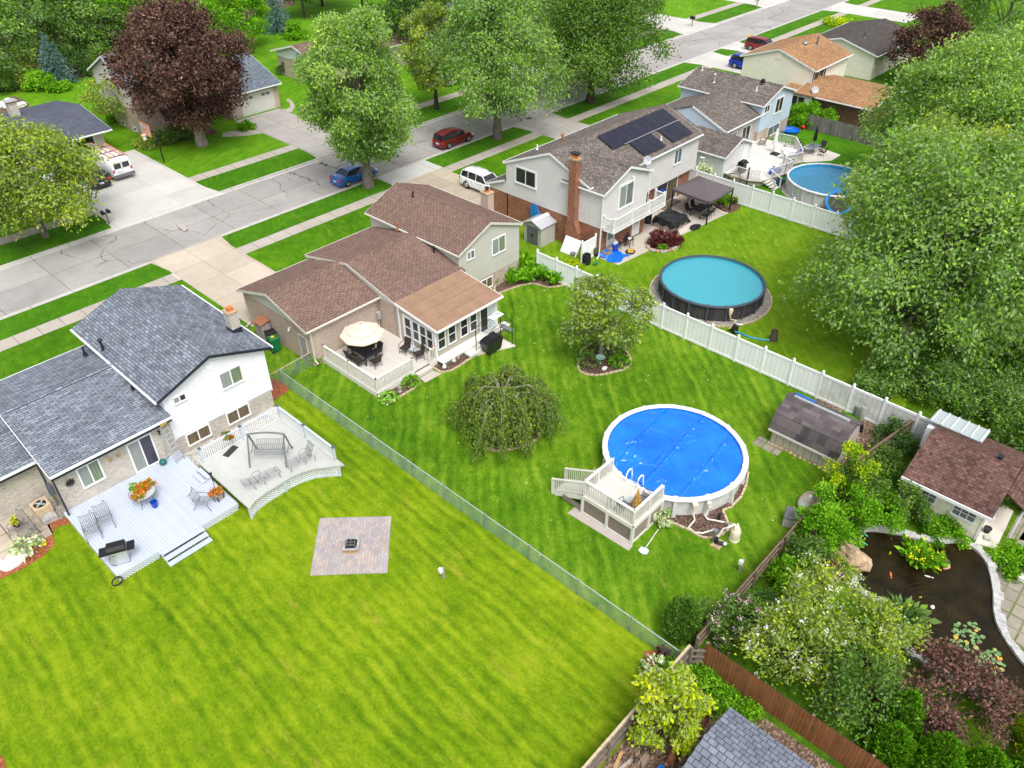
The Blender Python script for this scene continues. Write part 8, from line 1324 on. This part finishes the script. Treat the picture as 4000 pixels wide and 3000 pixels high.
shrub('rose_bush', 'dark rose bush at the corner of the beige house', G(1905, 1108), 1.3, .75, 'leaf_deep', 12, 9, 14, .13, 122, bloom='petal_white', nb=14, bs=.07)
k = 0
for x, y in ((1955, 1070), (1985, 1048), (2015, 1075), (2045, 1040), (2075, 1075), (2100, 1048), (2120, 1088), (2150, 1070), (2165, 1108), (2190, 1095), (2060, 1100), (1995, 1105)): k += 1; blades('fern', 'tall bright green fern clump in the bed along the white fence', G(x, y, .03), 46, 1.15, 'leaf_bright', k, spread=.22, arch=.9, group='ferns along the white fence', leafl=.55)
for i, (x, y, r, lb) in enumerate(((2292, 1418, .85, 'left front hosta mound of the round tree bed'), (2308, 1372, .85, 'left back hosta mound of the round tree bed'), (2385, 1368, .9, 'right back hosta mound of the round tree bed'), (2420, 1420, .75, 'right front hosta mound of the round tree bed'))): hosta(lb, G(x, y, .03), r, 'leaf_bright' if i > 2 else 'leaf_green', 10+i, 230, leaf=.22, flat=.75)
for i in range(6): a = R(150+i*11.5); shrub('variegated_shrub', 'cream variegated shrub against the covered pool wall', (C1[0]+4.35*math.cos(a), C1[1]+4.35*math.sin(a)), .95, .52, 'leaf_cream', 9, 9, 13, .14, 130+i, group='variegated shrubs round the covered pool', tonec=.5)
shrub('barberry', 'left dark maroon barberry in the stone-edged patio bed', G(2562, 955), 1.25, .85, 'leaf_maroon', 14, 10, 18, .12, 140); shrub('barberry', 'right dark maroon barberry in the stone-edged patio bed', G(2622, 952), 1.2, .85, 'leaf_maroon', 14, 10, 18, .12, 141); shrub('shrub', 'small lime green plant in front of the barberries', G(2588, 970), .4, .4, 'leaf_bright', 8, 7, 12, .1, 142)
for i in range(13): t = i/12; a = PI*(1.05+.95*t); c = Vector(G(2590, 955)); p = c+Vector((math.cos(a+R(-45))*1.5, math.sin(a+R(-45))*1.15, 0)); rock('pale round edging stone of the barberry bed', p, .19, .16, .14, 'stone_tan' if i % 3 else 'stone_grey', i, 200+i, 'edging_stone')['group'] = 'edging stones of the barberry bed'
shrub('shrub', 'pale yellow ornamental shrub beside the white timber shed', G(2735, 690), 1.3, 1.0, 'leaf_cream', 12, 10, 15, .17, 145, tonec=.62); shrub('shrub', 'leafy green plants in the mulch right of the taupe canopy', G(2825, 795), .9, .7, 'leaf_bright', 10, 9, 14, .16, 146); shrub('shrub', 'small flowering plants at the fence end of the patio', G(2865, 795), .7, .45, 'leaf_green', 8, 7, 12, .13, 147, bloom='petal_red', nb=10, bs=.07)
shrub('shrub', 'bushy plant growing from the black pot', (*G(2322, 1000)[:2], .3), .5, .36, 'leaf_green', 9, 8, 12, .1, 148); shrub('flowers', 'low yellow-orange groundcover bed behind the white fence', G(2245, 1030), .3, .8, 'leaf_gold', 10, 8, 14, .1, 149, 'flowers')
for i, (x, y, h, lb) in enumerate(((3090, 485, 2.0, 'left part of the bright hedge beside the pale blue house'), (3150, 478, 2.4, 'middle part of the bright hedge in front of the brown brick wing'), (3205, 500, 2.1, 'right part of the bright hedge next to the silvery fence'))): shrub('hedge', lb, G(x, y), h, 1.5, 'leaf_bright', 16, 11, 16, .22, 150+i)
shrub('flowers', 'bed of yellow flowers on the far front lawn', G(3265, 95), .8, 2.0, 'leaf_gold', 14, 9, 12, .25, 155, 'flowers')
c = (8.2, 33.6, 1.19)
for i, (dx, dy, mt, lb) in enumerate(((-.3, -.25, 'petal_red', 'red and orange flowers heaped on the near side of the glass table'), (.12, .05, 'petal_red', 'red flowers in the middle of the glass table'), (.42, .1, 'petal_red', 'pink and orange flowers at the right of the glass table'), (-.12, .38, 'leaf_hosta', 'pale green foliage pot at the back of the glass table'))): shrub('flower_pot', lb, (c[0]+dx, c[1]+dy, c[2]), .36, .29, mt if mt[0] == 'l' else 'leaf_bright', 10, 8, 12, .07, 160+i, 'flowers', bloom=mt if mt[0] == 'p' else None, nb=70, bs=.06)
shrub('flower_pot', 'pink and red flowers spilling from the lantern planter', (10.85, 31.0, .85), .36, .33, 'leaf_green', 10, 8, 12, .07, 166, 'flowers', bloom='petal_red', nb=70, bs=.06); shrub('flower_basket', 'hanging basket of faded red flowers on the deck railing below the windows', (13.3, 33.85, 1.25), .5, .34, 'leaf_green', 9, 8, 12, .09, 167, 'flowers', bloom='petal_red', nb=30, bs=.06); shrub('flower_pot', 'yellow and red flowers in the pot on the iron patio chair', (3.0, 36.7, .75), .3, .2, 'leaf_green', 7, 6, 10, .07, 168, 'flowers', bloom='petal_yellow', nb=24, bs=.06); pot('dark pot standing on the patio chair', (3.0, 36.7, .47), .19, .28, 'rubber')
thuja('dense rounded evergreen at the corner of the middle lawn', (20.5, 9.1), 2.4, .78, n=11000, leaf=.11, prof=[(0, .75), (.2, 1), (.5, .98), (.75, .78), (.9, .5), (1, .12)], name='rounded_conifer', seed=4, tonec=.5)
hosta('white-edged hosta in the fence corner of the left lawn', G(2560, 2625), .75, 'leaf_cream', 21, 190, leaf=.2, flat=.75); hosta('bright green hosta in the fence corner of the left lawn', G(2620, 2625), .65, 'leaf_bright', 22, 170, leaf=.2, flat=.8); sheet('mulch_bed', px((2512,2545),(2560,2540),(2600,2580),(2560,2640),(2515,2620)), .02, 'mulch_orange'); blades('ornamental_grass', 'small purple grass behind the white-edged hosta', G(2588, 2560), 40, .5, 'leaf_maroon', 3)
for i, (x, y, h, r, lb) in enumerate(((2740, 2690, .7, .9, 'leafy weeds at the foot of the orange fence near the corner'), (2810, 2755, .7, .9, 'leafy weeds at the foot of the orange fence in the middle'), (2900, 2830, .6, .8, 'leafy weeds at the foot of the orange fence beside the shed roof'), (2650, 2690, .35, .8, 'low creepers under the grey corner panel'))): shrub('weeds', lb, G(x, y), h, r, 'leaf_bright' if i < 3 else 'leaf_green', 14, 9, 14, .14, 170+i, 'weeds')
GS = [((21.9, 7.0), 2.6, 1.3, 'leaf_green', 'rose bush with pink flowers behind the rounded evergreen', 'petal_pink', 70), ((22.3, 4.6), 3.3, 2.1, 'leaf_lime', 'big elder shrub with cream flower heads beside the orange fence', 'petal_white', 60), ((24.6, 5.2), 3.2, 2.0, 'leaf_lime', 'big elder shrub with cream flower heads nearest the small red maple', 'petal_white', 70), ((22.0, 1.9), 3.1, 2.0, 'leaf_green', 'tall green shrub along the middle of the orange fence', None, 0), ((24.6, 2.4), 3.0, 2.0, 'leaf_lime', 'broad green shrub left of the pond reeds', 'petal_white', 14), ((27.6, 6.8), 1.6, 1.2, 'leaf_green', 'grey-green bush behind the brown fence below the deck box', None, 0), ((29.4, 7.0), 2.4, 1.2, 'leaf_bright', 'feathery bright green sumac bush behind the storage chest', None, 0), ((31.4, 6.9), 2.6, 1.5, 'leaf_bright', 'tall bright green bush in front of the storage chest', None, 0), ((33.3, 7.0), 2.6, 1.4, 'leaf_green', 'green bush between the storage chest and the cottage', None, 0), ((33.6, 7.6), 3.4, 1.3, 'leaf_gold', 'golden yellow shrub near the barn shed corner', None, 0), ((32.6, 5.6), 1.7, 1.3, 'leaf_bright', 'large-leaved bright plant above the pond', None, 0), ((34.2, 4.6), 2.0, 1.2, 'leaf_green', 'dark green bush in front of the left cottage window', None, 0), ((34.4, 2.9), .7, 1.0, 'leaf_bright', 'low leafy plants along the foot of the cottage wall', None, 0), ((36.5, 7.0), 1.3, 1.3, 'leaf_green', 'green tangle between the cottage and the brown fence', None, 0), ((39.0, 7.2), 1.4, 1.3, 'leaf_deep', 'dark tangle behind the cottage by the fence end', None, 0), ((30.3, 6.2), .7, .9, 'leaf_bright', 'small white-flowered plants behind the boulder', 'petal_white', 14), ((28.6, 5.6), .6, .9, 'leaf_lime', 'low grassy weeds beside the small red maple', None, 0), ((26.1, 6.9), 1.5, 1.1, 'leaf_bright', 'bright bush behind the brown fence near the lawn post', None, 0), ((23.4, 7.2), 1.5, .9, 'leaf_deep', 'dark green bush beside the pink rose bush', None, 0), ((34.6, -.6), .5, 1.3, 'leaf_bright', 'low weeds between the pond and the flagstones', None, 0)]
for i, (b, h, r, mt, lb, bl_, nb) in enumerate(GS): shrub('garden_shrub', lb, b, h, r, mt, 22 if r > 1.5 else 15, 12, 18, .15 if r < 1.6 else .17, 180+i, bloom=bl_, nb=nb, bs=.085, lr=.32, tonec=.4)
shrub('red_maple_shrub', 'small deep red maple shrub on the grass left of the boulder', G(3225, 2262), .95, .65, 'leaf_maroon', 12, 9, 15, .13, 210, tonec=.6); shrub('japanese_maple', 'broad dusky purple maple below the lily pads', (24.6, -.9), 2.9, 2.3, 'leaf_japanese', 30, 13, 18, .17, 211, lr=.28); shrub('japanese_maple', 'low reddish maple branch cluster left of the dusky purple maple', (23.2, .6), 1.7, .9, 'leaf_japanese', 12, 10, 16, .15, 212, tonec=.25)
for i, (b, h, r, lb) in enumerate((((22.3, .35), 2.9, .75, 'slim bright arborvitae between the elder and the purple maple'), ((21.6, -1.3), 2.7, .95, 'bright arborvitae at the bottom edge left of the others'), ((22.2, -2.7), 2.6, .95, 'bright arborvitae at the bottom edge in the middle'), ((23.0, -4.0), 2.6, .95, 'bright arborvitae at the bottom right below the purple maple'), ((26.0, -3.6), 2.9, 1.1, 'lime arborvitae at the right edge above the bottom corner'), ((24.6, -4.4), 2.8, 1.05, 'lime arborvitae in the bottom right corner'), ((21.1, .2), 2.2, .9, 'darker arborvitae against the orange fence'))): thuja(lb, b, h, r, 'leaf_gold' if i in (4, 5) else 'leaf_bright', 30+i, 7500, .13, group='arborvitae hedge at the bottom right', tonec=.33)
blades('iris', 'clump of yellow irises standing in the pond', (*G(3575, 2195)[:2], .07), 150, 1.0, 'leaf_bright', 41, spread=.5, arch=.8, bloom='petal_yellow', nb=26, bs=.1, w=.03); blades('reeds', 'low leafy stem of the iris clump reaching right over the water', (*G(3650, 2200)[:2], .07), 60, .5, 'leaf_bright', 42, spread=.3, arch=1.0); blades('daylily', 'arching daylily clump at the left pond edge', G(3525, 2430), 150, 1.0, 'leaf_green', 43, spread=.45, arch=1.0, bloom='petal_yellow', nb=4, bs=.08); blades('daylily', 'grassy clump between the elder and the pond reeds', G(3440, 2440), 110, .8, 'leaf_bright', 44, spread=.5, arch=1.0); blades('ornamental_grass', 'grassy tuft beside the rounded evergreen', (21.6, 9.0), 120, .9, 'leaf_green', 45, spread=.3, arch=1.0)
for i, (x, y, h, r) in enumerate(((3470, 1500, 2.0, 1.8), (3590, 1520, 2.2, 1.9), (3700, 1560, 2.4, 2.0), (3830, 1610, 2.2, 2.0), (3950, 1640, 2.6, 2.0), (3980, 1780, 2.4, 1.8), (3400, 1540, 1.4, 1.0), (3960, 1950, 1.8, 1.4))): c = G(x, y); shrub('undergrowth_bush', 'leafy undergrowth bush beneath the big silver maples', c, h, r, 'leaf_green' if i % 2 else 'leaf_silver', 18, 12, 17, .2, 220+i, group='undergrowth beneath the silver maples')
m = MB(); c = Vector(G(3020, 1328)); m.tube([c, c+Vector((.05,.02,.5)), c+Vector((.1,.05,.75))], [.3, .24, .2], 9); solo('tree_stump', m, 'bark_dark', 'dark tree stump on the lawn at the end of the blue hose', 'stump', c, smooth=True)
rg = np.random.default_rng(77); n = 260; q = np.stack([rg.uniform(19.5, 60, n), rg.uniform(9, 34, n), np.full(n, .02)], 1); q = q[(np.hypot(q[:, 0]-C1[0], q[:, 1]-C1[1]) > 4.6) & (np.hypot(q[:, 0]-C2[0], q[:, 1]-C2[1]) > 4.5)]; o = leaves('clover_flowers', q, rg.normal(size=q.shape)*np.array([1, 1, .2]), rg.uniform(.04, .1, len(q)), rg.uniform(0, 1, len(q)), 'petal_white', None, .8, (0, 0, 0)); o['kind'] = 'stuff'; o['label'] = 'tiny white clover flowers and flecks scattered over the lawns'; o['category'] = 'flowers'
def car(name, label, cat, loc, rot, paintm, L_=4.5, W=1.8, prof=None, wheel=.33, wb=(-1.35, 1.4), grille=True, rails=False, trim=None, plate=True, tail='lamp_red', wheelx=None, boxy=0.0):
    """prof: stations (x, z_belt, z_roof, halfwidth factor at belt, at roof); z_roof == z_belt where there is no cabin"""
    P = thing(name, label, cat, loc, rot); w = W/2; zb = .22
    secs = []
    for x, zk, zr, kb, kr in prof:
        b = w*kb; secs.append([(x, -b*.86, zb), (x, -b*.985, zb+.12), (x, -b, (zb+zk)*.55), (x, -b*.95, zk-.03), (x, -b*.86, zk), (x, 0, zk+.035), (x, b*.86, zk), (x, b*.95, zk-.03), (x, b, (zb+zk)*.55), (x, b*.985, zb+.12), (x, b*.86, zb)])
    n = len(secs[0]); m = MB(); m.add([p for s in secs for p in s], [(i*n+k, i*n+(k+1) % n, (i+1)*n+(k+1) % n, (i+1)*n+k) for i in range(len(secs)-1) for k in range(n)]+[tuple(range(n)), tuple((len(secs)-1)*n+k for k in range(n))[::-1]])
    m.build('body', MAT[paintm], P, smooth=True, local=True)
    cab = [q for q in prof if q[2] > q[1]+.02]; i0, i1 = prof.index(cab[0]), prof.index(cab[-1]); sts = ([prof[i0-1]] if i0 > 0 else [])+cab+([prof[i1+1]] if i1+1 < len(prof) else [])
    gs = []                                                    # greenhouse of dark glass
    for x, zk, zr, kb, kr in sts: gs.append([(x, -w*kb*.87, zk-.02), (x, -w*(kr if zr > zk else kb*.8), max(zr-.05, zk-.01)), (x, w*(kr if zr > zk else kb*.8), max(zr-.05, zk-.01)), (x, w*kb*.87, zk-.02)])
    m = MB(); m.add([p for s in gs for p in s], [(i*4+k, i*4+(k+1) % 4, (i+1)*4+(k+1) % 4, (i+1)*4+k) for i in range(len(gs)-1) for k in range(4)]+[(0,1,2,3), tuple((len(gs)-1)*4+k for k in (3,2,1,0))]); m.build('window', 'glass_car', P, local=True)
    m = MB(); rs = []                                          # roof skin
    for x, zk, zr, kb, kr in cab: rs.append([(x, -w*kr*1.01, zr-.075), (x, -w*kr*.9, zr-.01), (x, 0, zr+.02), (x, w*kr*.9, zr-.01), (x, w*kr*1.01, zr-.075)])
    m.add([p for s in rs for p in s], [(i*5+k, i*5+k+1, (i+1)*5+k+1, (i+1)*5+k) for i in range(len(rs)-1) for k in range(4)]+[(i*5+4, i*5, (i+1)*5, (i+1)*5+4) for i in range(len(rs)-1)]+[(0,1,2,3,4), tuple((len(rs)-1)*5+k for k in (4,3,2,1,0))]); m.build('roof', MAT[paintm], P, smooth=True, local=True)
    pil = [0]+[i for i in range(1, len(sts)-1)]
    for s in (-1, 1):                                          # pillars along the side glass
        m = MB()
        for i in range(len(sts)-1):
            (x, zk, zr, kb, kr), (x2, zk2, zr2, kb2, kr2) = sts[i], sts[i+1]
            if zr <= zk+.02 or zr2 <= zk2+.02: m.beam((x, s*w*(kr if zr > zk else kb*.86), max(zr-.04, zk)), (x2, s*w*(kr2 if zr2 > zk2 else kb2*.86), max(zr2-.04, zk2)), .07, .06)
        for (x, zk, zr, kb, kr) in cab[1:-1] if len(cab) > 2 else []: m.beam((x, s*w*kb*.885, zk-.02), (x, s*w*kr*1.015, zr-.06), .08, .03, up=(1,0,0))
        m.build('pillar', MAT[paintm], P, local=True)
    for x in wb:
        for s in (-1, 1):
            m = MB(); m.lathe([(wheel*.62, -.1), (wheel*.95, -.11), (wheel, -.07), (wheel, .07), (wheel*.95, .11), (wheel*.62, .1)], (0, 0, 0), 22); m.v = [(x+p[0], s*(w-.1)+p[2], wheel+p[1]) for p in m.v]; wh = m.build('wheel', 'tyre', P, local=True, smooth=True)
            m = MB(); m.lathe([(wheel*.64, .0), (wheel*.6, .03), (.002, .035)], (0, 0, 0), 14); m.v = [(x+p[0], s*(w+.005+p[2]), wheel+p[1]) for p in m.v]
            m.build('rim', 'rim', wh, local=True)
            m = MB(); m.lathe([(wheel*1.2, 0), (wheel*1.2, .01), (wheel*1.02, .012)], (0, 0, 0), 20, 0, False); m.v = [(x+p[0], s*(w*1.0-.02+p[2]), max(.24, wheel+p[1])) for p in m.v]; m.build('wheel_arch', MAT[trim or 'rubber'], P, local=True, fixn=False)
    xr, xf = prof[0][0], prof[-1][0]; zk = prof[1][1]
    for s in (-1, 1):
        m = MB(); m.box(xr-.02, s*w*.62, zk-.3, xr+.12, s*w*.94, zk-.08); m.build('tail_light', MAT[tail], P, local=True); m = MB(); m.box(xf-.16, s*w*.5, .55, xf+.012, s*w*.86, .7); m.build('headlight', 'lamp_white', P, local=True)
        q = sts[-2]; m = MB(); m.ball((q[0]+.12, s*(w+.06), q[1]+.06), .08, .1, .07, 8, 5); m.build('mirror', MAT[paintm], P, local=True, smooth=True)
        for xh in (wb[0]+.55, wb[0]+1.5): m = MB(); m.box(xh, s*(w*.995), prof[2][1]-.2, xh+.16, s*(w*1.0+.02), prof[2][1]-.165); m.build('door_handle', 'rim', P, local=True)
    m = MB(); m.box(xr-.05, -w*.86, .26, xr+.1, w*.86, .46); m.build('bumper', MAT[trim or paintm], P, local=True); m = MB(); m.box(xf-.1, -w*.82, .26, xf+.05, w*.82, .46); m.build('bumper', MAT[trim or paintm], P, local=True)
    if plate: m = MB(); m.box(xr-.06, -.2, .52, xr-.0, .2, .66); m.build('licence_plate', 'plate', P, local=True)
    if rails:
        for s in (-1, 1): m = MB(); m.tube([(cab[0][0]+.15, s*w*.62, cab[0][2]+.05), (cab[-1][0]-.1, s*w*.62, cab[-1][2]+.05)], .025, 6); m.build('roof_rail', 'metal_black', P, local=True)
    return P
sedan = [(-2.2, .78, .78, .84, .7), (-2.05, .95, .95, .95, .7), (-1.5, .98, .98, 1, .72), (-.95, .95, 1.36, 1, .66), (-.2, .93, 1.44, 1, .68), (.45, .92, 1.4, 1, .66), (1.15, .9, .9, 1, .7), (1.9, .78, .78, .96, .6), (2.2, .62, .62, .82, .6)]
suv = [(-2.3, .85, .85, .9, .7), (-2.2, 1.02, 1.02, .97, .7), (-2.05, 1.04, 1.58, .99, .72), (-1.2, 1.03, 1.69, 1, .76), (-.2, 1.02, 1.7, 1, .76), (.55, 1.0, 1.62, 1, .72), (1.2, 1.0, 1.0, 1, .7), (2.0, .92, .92, .97, .6), (2.3, .7, .7, .85, .6)]
retro = [(-2.2, .7, .7, .9, .7), (-2.14, .92, .92, .96, .7), (-2.0, .94, 1.5, .97, .72), (-1.2, .95, 1.62, 1, .74), (-.2, .95, 1.62, 1, .74), (.6, .95, 1.5, 1, .7), (1.05, .98, .98, .98, .7), (1.75, .92, .92, .84, .6), (2.2, .66, .66, .7, .6)]
car('parked_car', 'bright blue sedan parked by the kerb beneath the pale maple', 'car', (42.05, 59.72, -.1), 0, 'paint_blue', 4.4, 1.78, sedan, .32)
car('parked_car', 'dark red retro hatchback with chrome wheels parked on the street', 'car', (55.0, 59.75, -.1), 0, 'paint_red', 4.4, 1.76, retro, .34)
car('parked_car', 'white SUV with black roof rails in the driveway of the brick house', 'car', (48.6, 49.0, .02), R(-90), 'paint_white', 4.7, 1.88, suv, .37, rails=True, trim='resin_dark')
car('parked_car', 'bright royal blue SUV in front of the cream house', 'car', (98.9, 50.6, .02), R(-90), 'paint_royal', 4.7, 1.88, suv, .37, rails=True)
car('parked_car', 'maroon pickup with dark bed cover showing above the tan roof', 'car', (108, 53.5, .02), R(-90), 'paint_maroon', 4.7, 1.88, suv, .37)
car('parked_car', 'black car half hidden by the left maple on the white driveway', 'car', (24.9, 77.3, .02), R(90), 'paint_black', 4.6, 1.86, suv, .36)
car('parked_car', 'dark SUV glimpsed between the maple trunks across the street', 'car', (68.2, 76, .0), R(90), 'paint_silver', 4.6, 1.86, suv, .36)
car('parked_car', 'silver car glimpsed through the maple leaves on the far driveway', 'car', (79, 77, .02), R(90), 'paint_silver', 4.5, 1.8, sedan, .33)
def van(loc, rot):
    P = thing('van', 'white cargo van with ladders on its roof in the driveway', 'van', loc, rot); w = 1.0
    st = [(-2.75, 1.2, 1.95, .93, .8), (-2.65, 1.2, 2.02, .98, .84), (0, 1.2, 2.06, 1, .86), (1.1, 1.2, 2.02, 1, .84), (1.55, 1.15, 1.85, 1, .8), (2.15, 1.12, 1.2, .97, .86), (2.6, 1.0, 1.05, .93, .8), (2.8, .7, .72, .88, .75)]
    secs = [[(x, -w*kb*.93, .3), (x, -w*kb, .45), (x, -w*kb, zk), (x, -w*kr, zr-.06), (x, -w*kr*.9, zr), (x, 0, zr+.03), (x, w*kr*.9, zr), (x, w*kr, zr-.06), (x, w*kb, zk), (x, w*kb, .45), (x, w*kb*.93, .3)] for x, zk, zr, kb, kr in st]
    n = 11; m = MB(); m.add([p for s in secs for p in s], [(i*n+k, i*n+(k+1) % n, (i+1)*n+(k+1) % n, (i+1)*n+k) for i in range(len(secs)-1) for k in range(n)]+[tuple(range(n)), tuple((len(secs)-1)*n+k for k in range(n))[::-1]]); m.build('body', 'paint_white', P, smooth=True, local=True)
    for s in (-1, 1):
        m = MB(); m.box(-2.775, s*.08, 1.15, -2.735, s*.72, 1.72); m.v = [(x+(z-1.15)*.05, y, z) for x, y, z in m.v]; m.build('rear_window', 'glass_car', P, local=True)
        m = MB(); m.add([(1.05, s*1.005, 1.22), (1.95, s*.995, 1.16), (1.5, s*.875, 1.8), (1.05, s*.885, 1.85), (1.05, s*.99, 1.22), (1.95, s*.98, 1.16), (1.5, s*.86, 1.8), (1.05, s*.87, 1.85)], [(0,1,2,3),(7,6,5,4),(0,4,5,1),(1,5,6,2),(2,6,7,3),(3,7,4,0)]); m.v = [(x, y*1.012, z) for x, y, z in m.v]; m.build('side_window', 'glass_car', P, local=True)
        m = MB(); m.box(-2.78, s*.76, .85, -2.7, s*.93, 1.12); m.build('tail_light', 'lamp_red', P, local=True); m = MB(); m.ball((1.75, s*1.16, 1.25), .1, .12, .14, 8, 5); m.build('mirror', 'metal_black', P, local=True)
        for x in (-1.75, 1.9):
            m = MB(); m.lathe([(.22, -.11), (.35, -.12), (.37, -.07), (.37, .07), (.35, .12), (.22, .11)], (0, 0, 0), 20); m.v = [(x+p[0], s*.89+p[2], .37+p[1]) for p in m.v]; wh = m.build('wheel', 'tyre', P, local=True, smooth=True); m = MB(); m.lathe([(.23, 0), (.002, .03)], (0, 0, 0), 14); m.v = [(x+p[0], s*(1.012+p[2]), .37+p[1]) for p in m.v]; m.build('rim', 'rim', wh, local=True)
    m = MB(); m.add([(1.5, -.76, 1.86), (1.5, .76, 1.86), (2.12, .82, 1.22), (2.12, -.82, 1.22)], [(0,3,2,1)]); m.v = [(x+.04, y, z+.015) for x, y, z in m.v]; m.build('windscreen', 'glass_car', P, local=True, fixn=False)
    m = MB(); m.box(-2.95, -.98, .4, -2.72, .98, .6); m.build('bumper', 'resin_dark', P, local=True); m = MB(); m.box(-2.8, .15, .78, -2.77, .5, .95); m.build('licence_plate', 'plate', P, local=True); m = MB(); m.box(-2.785, -.01, .6, -2.74, .01, 1.9); m.build('door_seam', 'metal_grey', P, local=True)
    for x in (-2.2, -.6, 1.0): m = MB(); m.box(x-.03, -.85, 2.1, x+.03, .85, 2.16); m.build('rack_bar', 'metal_black', P, local=True)
    return P
VL, VR = (27.35, 78.45, .02), R(90)
van(VL, VR)
def ladder(label, y0, x0, x1, w=.42, tilt=0.0):
    P = thing('extension_ladder', label, 'ladder', VL, VR, 'ladders on the white van'); z = 2.2
    for k, s in enumerate((-1, 1)): m = MB(); m.beam((x0, y0+s*w/2, z+.05), (x1, y0+s*w/2+tilt, z+.05), .035, .09); m.build('rail', 'orange_metal', P, local=True)
    n = int((x1-x0)/.3)
    for k in range(1, n): x = x0+(x1-x0)*k/n; t = tilt*k/n; m = MB(); m.tube([(x, y0-w/2+t, z+.05), (x, y0+w/2+t, z+.05)], .02, 5); m.build('rung', 'metal_light', P, local=True)
    return P
ladder('wider orange-railed ladder on the driver side of the van roof', .45, -2.7, 2.6, .5); ladder('narrower orange-railed ladder on the far side of the van roof', -.5, -3.0, 1.6, .36)
cam = bpy.data.cameras.new('camera'); co = bpy.data.objects.new('camera', cam); COL.objects.link(co)
cam.sensor_width = 36; cam.lens = 36*FPX/4000; cam.clip_start = .5; cam.clip_end = 800
M4 = Matrix(((_r2[0], -_d2[0], -_f[0], 0), (_r2[1], -_d2[1], -_f[1], 0), (_r2[2], -_d2[2], -_f[2], CH), (0, 0, 0, 1)))
co.matrix_world = M4; SC.camera = co
w = bpy.data.worlds.new('World'); SC.world = w; w.use_nodes = True; nt = w.node_tree; nt.nodes.clear()
SUN_EL, SUN_AZ = R(60), R(205)                              # azimuth of the sun, measured from +Y clockwise
sk = nt.nodes.new('ShaderNodeTexSky'); sk.sky_type = 'NISHITA'; sk.sun_disc = False; sk.sun_elevation = SUN_EL; sk.sun_rotation = SUN_AZ; sk.air_density = 1.0; sk.dust_density = 5.0; sk.ozone_density = 1.0
hs = nt.nodes.new('ShaderNodeHueSaturation'); hs.inputs['Saturation'].default_value = .3
bg = nt.nodes.new('ShaderNodeBackground'); bg.inputs['Strength'].default_value = .15; ou = nt.nodes.new('ShaderNodeOutputWorld')
nt.links.new(sk.outputs[0], hs.inputs['Color']); nt.links.new(hs.outputs[0], bg.inputs[0]); nt.links.new(bg.outputs[0], ou.inputs[0])
sd = bpy.data.lights.new('sun', 'SUN'); sd.energy = 1.1; sd.angle = R(22); sd.color = (1, .965, .91); so = bpy.data.objects.new('sun', sd); COL.objects.link(so)
dv = Vector((math.sin(SUN_AZ)*math.cos(SUN_EL), math.cos(SUN_AZ)*math.cos(SUN_EL), math.sin(SUN_EL)))
so.rotation_euler = dv.to_track_quat('Z', 'Y').to_euler(); so.location = dv*120
SC.view_settings.view_transform = 'Standard'; SC.view_settings.look = 'None'; SC.view_settings.exposure = .66; SC.view_settings.gamma = 1.0
